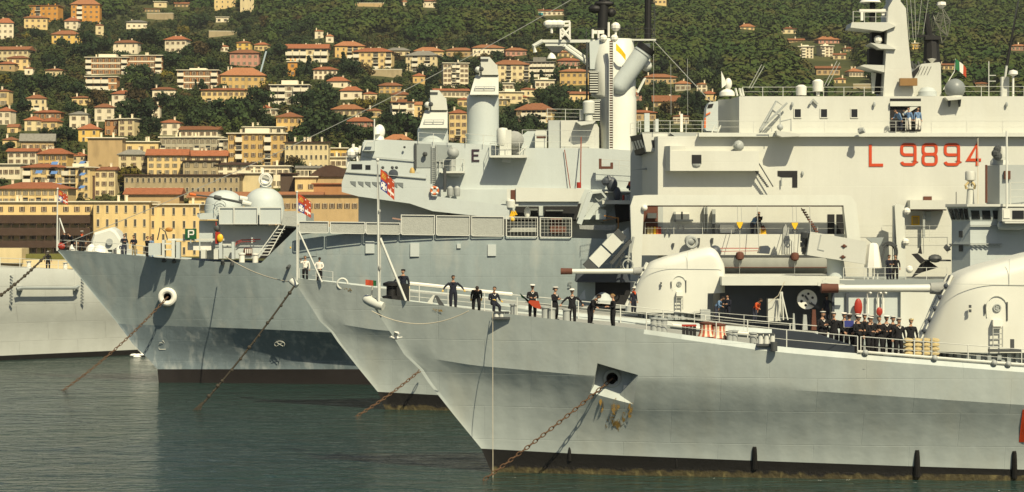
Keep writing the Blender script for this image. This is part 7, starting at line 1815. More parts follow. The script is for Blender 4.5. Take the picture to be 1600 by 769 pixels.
for px, py, w, h in ((1341, 480, 6.5, 14), (1374, 487, 5, 7)):
    MB().ball(W(px, py, D2 + .9), M(w, D2), 14, 8, 0, 1, .5, h / w).build('red_float', redR, FR2)
b = MB(); b.lathe(W(1261, 468, D2 + 1.2), [(.001, -.12), (M(15.5, D2), -.10), (M(15.5, D2), .25), (M(13, D2), .3), (.001, .3)], 28, 0, 'Y'); WR = b.build('cable_reel', whiteM, FR2)
b = MB()
for i in range(6): a = i * 1.047 + .3; b.lathe(W(1261 + 9 * math.cos(a), 468 - 9 * math.sin(a), D2 + 1.07), [(.001, -.01), (M(2, D2), -.01)], 10, 0, 'Y')
b.ribbon([(1258, 462), (1266, 474), (1280, 481)], 3, D2 + 1.0, .05); b.build('reel_holes', darkG, WR)
b = MB(); b.pbox(1200, 1221, 467, 502, D2 + .8, .9); b.build('white_locker', supP, FR2)
b = MB()
for q in ((1220, 456, 1216, 501), (1221, 456, 1231, 500), (1222, 456, 1224, 500)): b.tube([W(q[0], q[1], D2 + .2), W(q[2], q[3], D2 + .2)], .06, 5)
b.build('tripod', railM, FR2)
b = MB(); b.tube([W(1226, 440, D2 - .1), W(1216, 462, D2), W(1200, 474, D2 + .2)], .03, 4); b.build('rail_line', ropeM, FR2)
edge_rail(S2, 1085, 1240, .4, 10, h=1.0, every=1.8, wires=2)
prail(FR2, [(1318, 437), (1480, 437)], D2 + .8, .9, every=1.5, wires=2)
b = MB(); b.ribbon([(1285, 440), (1320, 446)], 3, D2 - .3, .2); b.ribbon([(1278, 444), (1300, 447)], 5, D2 - .35, .2); b.ribbon([(1290, 436), (1335, 437)], 2, D2 - .3, .2); b.build('loading_boom', supW, FR2)
b = MB(); b.pbox(1284, 1308, 446.6, 456, D2 - .2, 1); b.build('boom_end', brownM, FR2)
# launcher box, pedestal and fittings
b = MB(); b.prism([(1266, 362), (1354, 377.5), (1352, 413), (1261, 398.5)], 172.0, 3.2); LB = b.build('missile_launcher', supP, FR2)
b = MB(); b.prism([(1282, 366.5), (1284, 367), (1279, 389), (1288, 391), (1287.5, 392.5), (1277, 390)], 171.96, .05); b.build('box_seam', steelG, LB)
for px, py in ((1319, 384.5), (1317, 401.5)):
    b = MB(); b.lathe(W(px, py, 171.98), [(.001, -.12), (.10, -.1), (.14, .0)], 10, 0, 'Y'); b.box(*(lambda p: (p.x - .22, p.x + .22, p.y - .05, p.y, p.z - .03, p.z + .03))(W(px, py, 171.97))); b.build('box_bolt', brownM, LB)
b = MB()
rg = random.Random(3)
for i in range(16): px, py = rg.uniform(1254, 1263), rg.uniform(366, 396); p = W(px, py, 173 + rg.uniform(-.6, .8)); b.box(p.x - .2, p.x + .2, p.y - .2, p.y + .2, p.z - .18, p.z + .18, rz=rg.uniform(0, 1))
b.build('launch_doors', darkG, LB)
b = MB(); b.lathe(W(1305, 434, 173.4), [(M(13, 173), 0), (M(13, 173), 1.6)], 16); b.build('launcher_pedestal', supD, LB)
# conical gun cover, open ring mount, director
b = MB(); b.lathe(W(1364, 419, 172.4), [(M(14, 172), 0), (M(13.5, 172), .2), (M(8.5, 172), 1.7), (M(6, 172), 1.85), (.001, 1.9)], 8, 0, 'Z', 1, 1); GC = b.build('gun_cover', whiteM, FR2)
b = MB()
for px in (1356, 1364, 1371): b.tube([W(px, 419, 172.4), W(px, 437, 172.4)], .06, 5)
b.build('cover_legs', railM, GC)
b = MB(); 
for r0 in (13, 9.5): b.tube([W(1389 + r0 * math.cos(t), 394 - r0 * 1.2 * math.sin(t), 173.2) for t in [i * .24 - .6 for i in range(14)]], .07, 6)
b.ribbon([(1376, 410), (1383, 388), (1390, 380), (1400, 384)], 2.6, 173, .2); b.ribbon([(1385, 381), (1402, 384)], 2, 172.9, .2); b.build('ring_mount', darkG, FR2)
b = MB(); b.prism([(1354, 372), (1381, 371), (1376, 382), (1372, 388)], 174.5, .4); b.build('shade_plate', midG, FR2)
b = MB(); b.prism([(1425, 397), (1434, 396), (1446, 407), (1439, 412)], 172.6, .3); b.prism([(1435, 396), (1439, 383), (1441, 397)], 173, .3); b.prism([(1439, 413), (1449, 406), (1466, 418), (1440, 426), (1425, 434)], 173, .3); b.build('folded_awning_frame', black, FR2)
b = MB(); b.ball(W(1421, 421, 172.2), M(6, 172), 12, 7); b.build('white_float', whiteM, FR2); 
b = MB(); b.pbox(1448, 1486, 406, 408.5, 172.6, 1); b.ball(W(1461, 404, 172.4), .4, 10, 6, 0, 1.3, 1, .8); b.build('chart_shelf', darkG, FR2)
b = MB(); b.cyl(W(1477, 390, 171), W(1482, 386, 171), .22, .28, 10); b.tube([W(1482, 388, 171.2), W(1487, 382, 171.4)], .07, 5); b.build('floodlight', darkG, FR2)
# bridge
pl4 = [(1516, 170.4), (1720, 170.4), (1720, 179), (1487, 179), (1487, 172.1)]
plan(FR2, 'bridge', pl4, Z(437, 170.4), Z(346, 170.4), supD)
zt0, zt1 = Z(346, 170.4), Z(323, 170.4)
top4 = [(1513, 169.9), (1720, 169.9), (1720, 179.2), (1479, 179.2), (1479, 171.5)]
b = MB(); A = [Vector((X(px, D), D, zt0)) for px, D in pl4]; B = [Vector((X(px, D), D, zt1)) for px, D in top4]
n = 5; b.v = [tuple(p) for p in A + B]
for i in range(n): b.f.append((i, (i + 1) % n, n + (i + 1) % n, n + i)); b.m.append(0)
b.f.append(tuple(range(n, 2 * n))); b.m.append(0); WB = b.build('window_band', supD, FR2)
def bandq(u0, u1, v0, v1, i, out):
    j = (i + 1) % n; f_ = lambda u, v: A[i].lerp(A[j], u).lerp(B[i].lerp(B[j], u), v)
    nr = (A[j] - A[i]).cross(Vector((0, 0, 1))).normalized() * out
    return [f_(u0, v0) + nr, f_(u1, v0) + nr, f_(u1, v1) + nr, f_(u0, v1) + nr], nr
for k in range(4):
    q, nr = bandq(.06 + k * .235, .06 + k * .235 + .18, .12, .86, 4, .03); MB().prism3(q, -nr * .9).build('bridge_window', glassM, WB)
for x0 in (1517.5, 1534.5, 1551.5):
    L_ = (1720 - 1514.5); q, nr = bandq((x0 - 1514.5) / L_, (x0 + 13 - 1514.5) / L_, .16, .74, 0, .03); MB().prism3(q, -nr * .9).build('bridge_window', glassM, WB)
plan(FR2, 'bridge_roof', [(1511, 169.6), (1720, 169.6), (1720, 179.4), (1477, 179.4), (1477, 171.3)], zt1 + .002, Z(319, 170.4), supP)
b = MB(); 
for y0 in (352.5, 381): b.ribbon([(1516.5, y0), (1566, y0)], 1.5, 170.3, .15)
for i in range(7): b.ribbon([(1517 + i * 7, 382.5), (1523 + i * 7, 386)], .8, 170.25, .08)
b.build('bridge_catwalk', steelG, FR2)
b = MB(); b.prism3([W(1485, 381, 172.0), W(1516, 381, 170.2), W(1516, 383, 170.2), W(1485, 383, 172.0)], Vector((0, .5, 0))); b.build('front_catwalk', steelG, FR2)
for px, py in ((1501, 366), (1501, 388)): 
    Dq = 172.1 - (px - 1487) / 29 * 1.7 - .05; b = MB(); b.prism3([W(px - 3, py - 5, Dq + .15), W(px + 3, py - 5, Dq - .2), W(px + 3, py + 5, Dq - .2), W(px - 3, py + 5, Dq + .15)], Vector((.05, .1, 0))); b.build('front_port', darkG, FR2)
b = MB(); b.lathe(W(1560, 352, 169.6), [(.001, -.1), (M(6, 170), 0), (M(7.5, 170), .3), (M(7.5, 170), 1.6), (M(6, 170), 1.9), (.001, 2.0)], 14, 0, 'X'); b.build('liferaft_canister', supD, FR2)
b = MB(); b.pbox(1566, 1720, 325, 346, 168.6, 1.6); b.build('wing_house', supP, FR2); MB().pbox(1568, 1578, 328, 341, 168.55, .08).build('wing_port', whiteM, FR2)
MB().pbox(1582, 1600, 329, 342, 168.55, .08).build('wing_port', glassM, FR2)
MB().pbox(1570, 1720, 346.5, 349, 168.4, 1.9).build('wing_ledge', supW, FR2)
b = MB(); b.lathe(W(1516, 319, 172), [(M(6.5, 172), 0), (M(5, 172), 1.1), (M(6.8, 172), 1.15), (M(6.8, 172), 1.25), (M(3, 172), 1.3), (M(3.5, 172), 1.7), (M(8, 172), 1.8), (M(8, 172), 2.35), (M(7, 172), 2.45), (.001, 2.5)], 18); b.build('navigation_radar', supP, FR2)
b = MB()
for s in (-1, 1): b.tube([W(1516 + 6 * s, 295, 171.8), W(1516 + 7.5 * s, 290, 171.7), W(1516 + 3 * s, 285, 171.8)], .1, 6)
b.build('radar_yoke', sandM, FR2)
plan(FR2, 'upper_block', [(1562, 171.2), (1720, 170.6), (1720, 178), (1541, 178), (1543, 173)], Z(319, 172) , Z(258, 171.5), dullG)  # duller grey carries the shade on this block in its colour
MB().pbox(1569.5, 1579, 267, 280, 170.9, .3).build('brown_port', brownM, FR2)
b = MB(); b.lathe(W(1562, 258, 174), [(M(15, 174), 0), (M(14.5, 174), .3), (M(10, 174), .6), (M(9, 174), .7), (.001, .75)], 18); b.build('director_base', supP, FR2)
b = MB(); b.lathe(W(1566, 246, 173), [(M(5, 173), -.2), (M(6.5, 173), .3), (M(5, 173), .75), (.001, .85)], 12); b.build('director_drum', supP, FR2)
b = MB(); 
for p in ((1558, 234, .3), (1556, 240, .35), (1560, 231, .22), (1559, 244, .35)): b.ball(W(p[0], p[1], 172.6), p[2], 8, 5)
b.build('director_optics', darkG, FR2)
b = MB(); b.tube([W(1573, 336, 168.9), W(1573, 205, 169.5)], .08, 6); b.build('pole_mast', railM, FR2)
b = MB(); b.tube([W(1541, 317, 170.2), W(1541, 258, 170.6)], .09, 6); b.build('pole_mast', brownM, FR2)
wire(FR2, [W(1528, 319, 171), W(1528, 216, 172)], .03, ropeM); wire(FR2, [W(1494, 322, 171.5), W(1494, 300, 171.5)], .03, darkG, 'whip_aerial')
prail(FR2, [(1579, 319), (1720, 319)], 169.8, 1.6, every=1.8, wires=3, r=.03)
# objects hidden or half hidden on the second frigate deck
b = MB(); b.pbox(1095, 1110, 484, 500, 170.6, .8); b.build('deck_winch', steelG, FR2)
for x0, x1, y0, m_ in ((1238, 1243, 490, steelG), (1254, 1262, 492, steelG), (1268, 1276, 484, brownM)):
    MB().prism([(x0, 516), (x0 + 1.5, y0), (x1 - 1.5, y0), (x1, 516)], D2 + .6, .5).build('mooring_fitting', m_, FR2)

# ------------------------------------------------------------------ left ship fittings
gt = MB(); P_ = [(146, 390), (147, 374), (151, 363), (178, 355), (186, 360), (197, 377), (198, 390)]
n = len(P_); 
for t, s in ((-1, .86), (-.85, .97), (-.5, 1), (.5, 1), (.85, .97), (1, .86)):
    for px, py in P_: p = W(172 + (px - 172) * s, 390 + (py - 390) * s, 243); gt.v.append((p.x, 243 + t * 2.0, p.z))
for i in range(5):
    for j in range(n): gt.f.append((i * n + j, i * n + (j + 1) % n, (i + 1) * n + (j + 1) % n, (i + 1) * n + j)); gt.m.append(0)
gt.f += [tuple(range(n - 1, -1, -1)), tuple(5 * n + j for j in range(n))]; gt.m += [0, 0]
gt = gt.build('gun_turret', gunP, LFT, smooth=24)
b = MB(); b.pbox(140, 205, 390, 424, 241.5, 4); b.build('gun_deckhouse', hullL, LFT)
b = MB(); b.cyl(W(171, 378, 240.7), W(171, 378, 240.9), .35, .35, 14); b.build('turret_hatch', steelG, gt)
b = MB(); b.pbox(-60, 34, 388, 411, 241.5, 3.5); b.build('deckhouse', WALL['pale'], LFT)
b = MB(); b.pbox(34, 140, 397, 408, 243.5, 2); b.build('green_screen', mat('olive canvas', (0.13, .13, .035), .9, .2, 2), LFT)
b = MB(); b.pbox(-60, 150, 406, 420, 242.2, 1); b.build('breakwater', WALL['pale'], LFT)
edge = [deck_pt(S4, px, .4) for px in (-30, 0, 40, 80, 115, 150)]; rail(LFT, edge, 1.0, 2.2, 2, .03)
b = MB(); b.tube([W(26, 452, 233.9), W(33, 450, 234.2), W(118, 450, 238.2), W(123, 447, 238.5)], .17, 7); b.build('boat_boom', midG, LFT)
for px in (30, 118): MB().pbox(px - 3, px + 3, 447, 454, 234.6 + (px - 30) * .047, .9).build('boom_bracket', steelG, LFT)
for px in (18, 129):
    b = MB(); Dq = 234.5 + (px - 18) * .047
    for i in range(10): b.pbox(px - 2.5, px + 2.5, 430 + i * 4.6, 430.8 + i * 4.6, Dq - .25 + max(0, i - 9) * .1, .15)
    b.build('rung_ladder', steelG, LFT)
for px in (45, 102):
    c = deck_pt(S4, px, 1.0); b = MB(); b.lathe(c, [(.25, 0), (.2, .6), (.3, .75), (.02, .8)], 10); b.build('bollard', whiteM, LFT)
# water poured out at its stern, and the splash
wj = MB(); q = W(217, 546, 243.0); wj.tube([q, q + Vector((.35, -.5, -.1)), q + Vector((.75, -.7, -.55)), q + Vector((.95, -.75, -.95))], .16, 7, 0, .35)
for i in range(26): 
    rg2 = random.Random(i); p = Vector((q.x + rg2.uniform(-.6, 2.2), q.y - rg2.uniform(.2, 1.4), rg2.uniform(0, .25))); wj.ball(p, rg2.uniform(.12, .34), 7, 4, 0, 1.6, 1, .6)
o = wj.build('water_jet', mat('white water', (0.75, .75, .70), .5, .05, 3), loc=q); tag(o, 'white water jet splashing beside the faded ship at the left', 'water jet', kind='stuff')
# seagull in front of the bow
gu = MB(); c = W(618, 528, 126.0)
gu.ball(c, .11, 10, 7, 0, 1.9, 1, .9); gu.ball(c + Vector((-.22, -.02, .05)), .06, 8, 5); gu.tube([c + Vector((-.27, -.02, .05)), c + Vector((-.34, -.03, .03))], .015, 5, 0, .004)
gu.prism3([c + Vector((.18, .05, .02)), c + Vector((.36, .09, .05)), c + Vector((.38, -.07, .03)), c + Vector((.18, -.05, .0))], Vector((0, 0, .02)))
for s in (-1, 1):
    gu.prism3([c + Vector((-.12, .03 * s, .06)), c + Vector((.12, .03 * s, .06)), c + Vector((.16, .22 * s, .30)), c + Vector((-.06, .22 * s, .32))], Vector((0, 0, .02)))
    gu.prism3([c + Vector((-.06, .22 * s, .32)), c + Vector((.16, .22 * s, .30)), c + Vector((.26, .55 * s, .22))], Vector((0, 0, .015)))
o = gu.build('seagull', whiteM, loc=c); tag(o, 'white seagull flying close to the bow of the nearest frigate', 'bird')

# ------------------------------------------------------------------ flags
def flag(name, p0, hoist, fly, pat, mats, label, droop=.5, group=None, yv=.25):
    """cloth hanging from a staff: p0 top of the hoist"""
    b = MB(); nu, nv = 22, 16; p0 = Vector(p0)
    for th in (0, .012):
        for i in range(nu + 1):
            for j in range(nv + 1):
                u, v = i / nu, j / nv
                x = u * fly * (1 - .25 * droop); z = -v * hoist - droop * fly * (u ** 1.2) * (1 - .12 * v)
                y = yv * math.sin(u * 7 + v * 1.5) * u * .6 + th; b.v.append((p0.x + x, p0.y + y, p0.z + z))
    s = (nu + 1) * (nv + 1)
    for i in range(nu):
        for j in range(nv):
            a = i * (nv + 1) + j; m = pat((i + .5) / nu, (j + .5) / nv)
            b.f.append((a, a + 1, a + nv + 2, a + nv + 1)); b.m.append(m); b.f.append((s + a, s + a + nv + 1, s + a + nv + 2, s + a + 1)); b.m.append(m)
    o = b.build(name, mats, loc=p0, smooth=60); return tag(o, label, 'flag', group)
goldF = mat('gold flag cloth', (0.50, 0.30, 0.04), .8, .1, 2)
def jack(u, v):
    q, w = (u * 2) % 1, (v * 2) % 1; cx, cy = abs(q - .5), abs(w - .5)
    if u < .5 and v < .5: return 4 if (cx < .28 and cy < .22 and (q * 7 + w * 5) % 1 < .6) else 0
    if u >= .5 and v < .5: return 1 if (.24 < cx < .40 and .26 < cy < .42) else 0
    if u < .5: 
        if cx > .40 or cy > .42: return 2
        return 1 if (cx < .06 + cy * .45 or cy < .06 + cx * .45) else 2
    return 1 if ((cx < .09 or cy < .1) and cx < .4 and cy < .4) else 0
JM = [redF, whiteF, blueF, greenF, goldF]
flag('naval_jack', W(594.6, 264, 130.1), 1.15, .95, jack, JM, 'quartered red and blue naval jack on the nearest frigate staff', .75, 'naval jacks at the bows')
flag('naval_jack', W(466, 303, 173.5), 1.3, 1.1, jack, JM, 'quartered red and blue naval jack on the second frigate bow', .55, 'naval jacks at the bows')
flag('naval_jack', W(91.5, 297, 202.9), .95, .9, jack, JM, 'quartered red naval jack on the destroyer staff at the left', .5, 'naval jacks at the bows')
flag('national_flag', W(1493, 92, 188.9), .85, 1.1, lambda u, v: 3 if u < .36 else 1 if u < .67 else 0, JM, 'green white and red national flag behind the grey radome', .7)
flag('small_flag', W(571, 437, 130.3), .32, .62, lambda u, v: 0 if u < .72 else 3, JM, 'small red and green flag lying at the bow of the nearest frigate', .1)
flag('signal_flag', W(962.5, 68, 200.2), .62, 1.1, lambda u, v: 0, [yellowF], 'plain yellow signal flag beside the destroyer mast ladder', .9)
# ------------------------------------------------------------------ people
def skin_mesh(J, E, reg):
    """one continuous body grown over a skeleton; faces take the material of the nearest limb"""
    me = bpy.data.meshes.new('tmp'); names = list(J)
    me.from_pydata([J[k][0] for k in names], [(names.index(a), names.index(c)) for a, c, _ in E], []); me.update()
    o = bpy.data.objects.new('tmp', me); COL.objects.link(o)
    md = o.modifiers.new('s', 'SKIN'); md.use_smooth_shade = True
    for i, k in enumerate(names):
        r = J[k][1]; sv = me.skin_vertices[0].data[i]; sv.radius = r if isinstance(r, tuple) else (r, r); sv.use_root = (k == 'pelvis')
    sb = o.modifiers.new('u', 'SUBSURF'); sb.levels = 1; sb.render_levels = 1
    dg = bpy.context.evaluated_depsgraph_get(); ev = o.evaluated_get(dg); m2 = bpy.data.meshes.new_from_object(ev)
    vs = [v.co.copy() for v in m2.vertices]; fs = [tuple(p.vertices) for p in m2.polygons]; mi = []
    for p in m2.polygons:
        c = p.center; best = (9, 0)
        for a, q, r in E:
            A, B = Vector(J[a][0]), Vector(J[q][0]); ab = B - A; t = max(0, min(1, (c - A).dot(ab) / ab.length_squared))
            d = (c - (A + ab * t)).length
            if d < best[0]: best = (d, r)
        mi.append(best[1])
    bpy.data.objects.remove(o); bpy.data.meshes.remove(me); bpy.data.meshes.remove(m2)
    return vs, fs, mi
# materials by slot: 0 skin, 1 top, 2 trousers, 3 shoes, 4 hands, 5 dark features, 6 collar
def person_mesh(pose):
    lean, tw = pose.get('lean', 0.0), pose.get('twist', 0.0)
    hip = Vector((0, 0, pose.get('hip', .92)))
    rm = Matrix.Rotation(lean, 3, 'X') ; 
    up = lambda x, y, z: tuple(hip + rm @ Vector((x, y, z)))
    J = {}; J['pelvis'] = (tuple(hip), (.155, .11)); J['waist'] = (up(0, 0, .18), (.145, .10)); J['chest'] = (up(0, .0, .40), (.18, .125)); J['neck0'] = (up(0, .01, .53), (.085, .07)); J['neck'] = (up(0, -.005, .60), .055); J['headb'] = (up(0, -.02, .66), .06)
    E = [('pelvis', 'waist', 1), ('waist', 'chest', 1), ('chest', 'neck0', 1), ('neck0', 'neck', 0), ('neck', 'headb', 0)]
    hands = []
    for s, nm in ((-1, 'L'), (1, 'R')):
        sh = Vector(up(.20 * s, .01, .46)); el, wr = pose['arm' + nm]
        el = sh + rm @ Vector((el[0] * s, el[1], el[2])); wr = el + rm @ Vector((wr[0] * s, wr[1], wr[2]))
        J['sh' + nm] = (tuple(sh), .07); J['el' + nm] = (tuple(el), .052); J['wr' + nm] = (tuple(wr), .036)
        E += [('chest', 'sh' + nm, 1), ('sh' + nm, 'el' + nm, 1), ('el' + nm, 'wr' + nm, 1)]; hands.append((wr, (wr - el).normalized(), s))
        kn, an = pose.get('leg' + nm, ((.02, -.03, -.43), (.0, .04, -.40)))
        h0 = hip + Vector((.095 * s, 0, -.04)); k = h0 + Vector((kn[0] * s, kn[1], kn[2])); a = k + Vector((an[0] * s, an[1], an[2]))
        J['hp' + nm] = (tuple(h0), .122); J['kn' + nm] = (tuple(k), .090); J['an' + nm] = (tuple(a), .068); J['to' + nm] = (tuple(a + Vector((.02 * s, -.17, -.02))), (.045, .032))
        E += [('pelvis', 'hp' + nm, 2), ('hp' + nm, 'kn' + nm, 2), ('kn' + nm, 'an' + nm, 2), ('an' + nm, 'to' + nm, 3)]
    vs, fs, mi = skin_mesh(J, E, None)
    b = MB(); b.v = [tuple(v) for v in vs]; b.f = fs; b.m = mi
    # head with a face
    hc = Vector(up(0, -.035, .775)); hm = rm if abs(lean) < .5 else Matrix.Rotation(lean * 1.1, 3, 'X')
    hm = hm @ Matrix.Rotation(pose.get('nod', 0), 3, 'X') @ Matrix.Rotation(pose.get('look', 0), 3, 'Z')
    H_ = MB(); H_.lathe((0, 0, 0), [(.001, -.125), (.045, -.115), (.066, -.075), (.078, -.02), (.083, .03), (.078, .075), (.055, .108), (.001, .122)], 12, 0, 'Z', .93, 1.12)
    H_.prism3([(-.014, -.085, -.03), (.014, -.085, -.03), (.006, -.088, .02), (-.006, -.088, .02)], Vector((0, -.024, -.006)), 0)
    for s in (-1, 1): H_.ball((.03 * s, -.088, .018), .011, 6, 4, 5); H_.ball((.079 * s, .005, -.005), .02, 6, 4, 0, .4, .8, 1.4)
    H_.box(-.022, .022, -.088, -.078, -.068, -.060, 7)
    k = len(b.v); b.v += [tuple(hc + hm @ Vector(p)) for p in H_.v]; b.f += [tuple(i + k for i in q) for q in H_.f]; b.m += H_.m
    # hands: palm, four curled fingers of unequal length and a thumb from the side of the palm
    for wr, d, s in hands:
        f0 = Vector((0, -1, 0)) if abs(d.y) < .8 else Vector((0, 0, -1)); side = d.cross(f0).normalized() * s; pn = side.cross(d).normalized() * s
        b.tube([wr - d * .01, wr + d * .03, wr + d * .085], .036, 8, 4, .040)
        for i, ln in enumerate((.072, .082, .076, .058)):
            p = wr + d * .08 + side * (.028 - .019 * i); q = p + d * ln * .5 + pn * .008; b.tube([p, q, q + d * ln * .32 + pn * ln * .45], .0105, 5, 4, .008)
        p = wr + d * .03 + side * .034; b.tube([p, p + d * .035 + side * .028, p + d * .062 + side * .022 + pn * .02], .012, 5, 4, .009)
    # open collar at the throat
    b.tube([up(-.06, -.085, .50), up(0, -.125, .40)], .016, 5, 6, .012); b.tube([up(.06, -.085, .50), up(0, -.125, .40)], .016, 5, 6, .012)
    return b, hc, hm
DOWN = ((.07, .02, -.29), (.02, -.05, -.25)); HOLD = ((.05, -.05, -.28), (-.12, -.20, .02)); OUT = ((.20, -.03, -.20), (.10, -.12, -.18)); CROSS = ((.06, -.06, -.27), (-.20, -.17, .06))
REACH = ((.06, -.16, -.20), (-.02, -.22, .04)); BACK = ((.10, .06, -.27), (-.12, .12, -.16)); UPA = ((.12, -.12, -.12), (-.08, -.10, .24)); DANG = ((.04, -.10, -.28), (.0, -.06, -.25))
POSE = dict(stand=dict(armL=DOWN, armR=DOWN), slack=dict(armL=OUT, armR=DOWN, look=-.4), hold=dict(armL=HOLD, armR=HOLD, nod=.2), cross=dict(armL=CROSS, armR=CROSS, look=.3), out=dict(armL=OUT, armR=OUT, nod=.25),
            behind=dict(armL=BACK, armR=BACK, look=.5), reach=dict(armL=REACH, armR=REACH), up=dict(armL=UPA, armR=DOWN, look=.3),
            bend=dict(lean=.95, armL=DANG, armR=DANG, hip=.86, legL=((.04, -.10, -.40), (0, .10, -.40)), legR=((.04, -.10, -.40), (0, .10, -.40))), stoop=dict(lean=.6, armL=REACH, armR=DANG, look=.2),
            sit=dict(hip=.60, armL=HOLD, armR=((.08, -.06, -.28), (.0, -.2, -.05)), lean=.1, look=-.7, legL=((.06, -.40, .04), (0, .02, -.44)), legR=((.10, -.30, -.16), (0, .04, -.26))),
            crouch=dict(hip=.42, lean=.55, armL=REACH, armR=REACH, legL=((.10, -.38, .12), (0, .18, -.36)), legR=((.10, -.36, .0), (0, .2, -.3))))
PM = {}
SKEL = [skinM, navyC, jeanC, shoeM, skinM, hairM, whiteC, lipM]
def hair_mesh():
    b = MB(); b.lathe((0, .008, .0), [(.088, -.02), (.092, .03), (.088, .08), (.062, .118), (.001, .134)], 12, 0, 'Z', .95, 1.14)
    return [tuple((x, y + (.035 if z < .03 else 0), z)) for x, y, z in b.v], b.f
def cap_mesh(kind):
    b = MB()
    if kind == 'white': b.lathe((0, 0, .055), [(.088, 0), (.09, .035), (.128, .06), (.13, .075), (.10, .095), (.001, .10)], 14, 0, 'Z', .96, 1.08); b.lathe((0, 0, .05), [(.092, 0), (.092, .028)], 14, 1, 'Z', .96, 1.1); b.prism3([(-.07, -.08, .055), (.07, -.08, .055), (.045, -.145, .042), (-.045, -.145, .042)], Vector((0, 0, .008)), 1)
    elif kind == 'sailor': b.lathe((0, 0, .05), [(.09, 0), (.098, .03), (.118, .05), (.12, .068), (.001, .085)], 14, 0, 'Z', .96, 1.08); b.lathe((0, 0, .045), [(.093, 0), (.094, .03)], 14, 1, 'Z', .96, 1.1)
    else: b.lathe((.012, 0, .05), [(.092, 0), (.108, .03), (.10, .06), (.001, .078)], 14, 0, 'Z', .98, 1.1)
    return b
CAPM = {}
NP = 0
def person(pos, pose, label, rz=0.0, top=navyC, legs=None, hat=None, hatm=None, hands=None, collar=None, h=1.0, group=None, hair=None, scarf=None):
    global NP; NP += 1
    if pose not in PM: 
        b, hc, hm = person_mesh(POSE[pose]); o = b.build('person', SKEL, smooth=60); PM[pose] = (o.data, hc, hm)
    else: o = bpy.data.objects.new('person', PM[pose][0]); COL.objects.link(o)
    me, hc, hm = PM[pose]; o.location = pos; o.rotation_euler = (0, 0, rz); o.scale = (h * 1.2, h * 1.2, h * 1.02); ROOTLOC[o.name] = Vector((0, 0, 0))
    for i, m in ((1, top), (2, legs or top), (4, hands or skinM), (6, collar or top)):
        o.material_slots[i].link = 'OBJECT'; o.material_slots[i].material = m
    tag(o, label, 'person', group)
    mm = hm.to_4x4(); mm.translation = hc
    kinds = [('hair', None, [hair or hairM])] if hat is None else [('hair', None, [hair or hairM]), ('cap', hat, [hatm or whiteC, blackC])]
    for nm_, kd, ms in kinds:
        key = (nm_, kd, ms[0].name)
        if key not in CAPM:
            if nm_ == 'hair': q = MB(); q.v, q.f = hair_mesh(); q.m = [0] * len(q.f)
            else: q = cap_mesh(kd)
            t = q.build(nm_, ms); CAPM[key] = t.data; bpy.data.objects.remove(t)
        c = bpy.data.objects.new(nm_, CAPM[key]); COL.objects.link(c); c.parent = o; c.matrix_local = mm
    if scarf:
        c = MB(); c.ring((0, .0, -.17), .085, .042, 14, 6, 'Z'); c.prism3([(-.07, -.10, -.16), (.07, -.10, -.16), (.04, -.13, -.34), (-.04, -.13, -.34)], Vector((0, .03, 0))); c = c.build('scarf', scarf); c.parent = o; c.matrix_local = mm
    return o
def on(ship, px, inset, **k): return deck_pt(ship, px, inset)
RD = math.radians
crew = 'crew in dark overalls on the near bow'; off = 'officers and crew along the near deck'
person(on(S1, 630, 1.5), 'slack', 'person in navy overalls and dark beret beside the near jackstaff, yellow gloves', RD(-15), navyC, hat='beret', hatm=blackC, hands=gloveM, group=crew)
person(on(S1, 708, 1.3), 'out', 'bareheaded person in navy overalls with both gloved arms held out', RD(10), navyC, hands=gloveM, group=crew)
person(on(S1, 744, 1.1), 'bend', 'person in dark overalls bending over the bow edge, head down', RD(5), blackC, hands=gloveM, group=crew)
person(on(S1, 771, 1.2), 'sit', 'person in navy overalls sitting with a knee raised, looking right', RD(25), navyC, hands=gloveM, group=crew, collar=whiteC)
p = on(S1, 832, 1.3); person(p, 'hold', 'officer in dark suit and white cap gathering a green and red cloth', RD(5), blackC, hat='white', collar=whiteC, group=off)
cl = MB(); a = p + Vector((-.1, -.42, .95))
cl.prism3([a + Vector((-.05, 0, .05)), a + Vector((.45, 0, .02)), a + Vector((.62, .02, -.45)), a + Vector((.40, .05, -.42)), a + Vector((.12, .03, -.30)), a + Vector((-.15, 0, -.05))], Vector((0, .09, .0)), 0)
cl.prism3([a + Vector((-.06, 0.01, .0)), a + Vector((-.15, .01, -.10)), a + Vector((-.42, .06, .28)), a + Vector((-.62, .08, .46)), a + Vector((-.50, .08, .20))], Vector((0, .08, 0)), 1)
o = cl.build('folded_flag', [redF, greenF], loc=a); tag(o, 'gathered red and green flag cloth held by the officer', 'flag')
person(on(S1, 867, 1.4), 'cross', 'officer in dark suit and white cap turned to the right with folded arms', RD(55), blackC, hat='white', collar=whiteC, group=off)
person(on(S1, 894, 1.1), 'out', 'officer in dark suit and white cap with elbows out, looking down', RD(-8), blackC, hat='white', collar=whiteC, group=off)
person(on(S1, 922, 1.1), 'stoop', 'person in dark suit stooping beside the officer with elbows out', RD(60), blackC, group=off, collar=whiteC)
person(on(S1, 958, 1.0), 'hold', 'fair haired person in dark suit standing in profile facing left', RD(-75), blackC, hair=hairB, group=off)
sy = lambda px, D, py: W(px, py, D)
person(sy(990, 171.0, 489), 'stand', 'person in dark jacket, white cap and red scarf by the second gun', RD(40), navyC, hat='white', scarf=redC)
person(sy(1119, 171.2, 499), 'stoop', 'person in blue work shirt leaning forward behind the second gun', RD(65), blueC, legs=jeanC)
person(sy(1137, 171.4, 499), 'hold', 'person in dark blue clothes next to the blue shirted one', RD(-40), navyC)
person(sy(1179, 171.6, 502), 'stoop', 'person in orange red jacket bending in the dark passage', RD(50), redC, legs=jeanC)
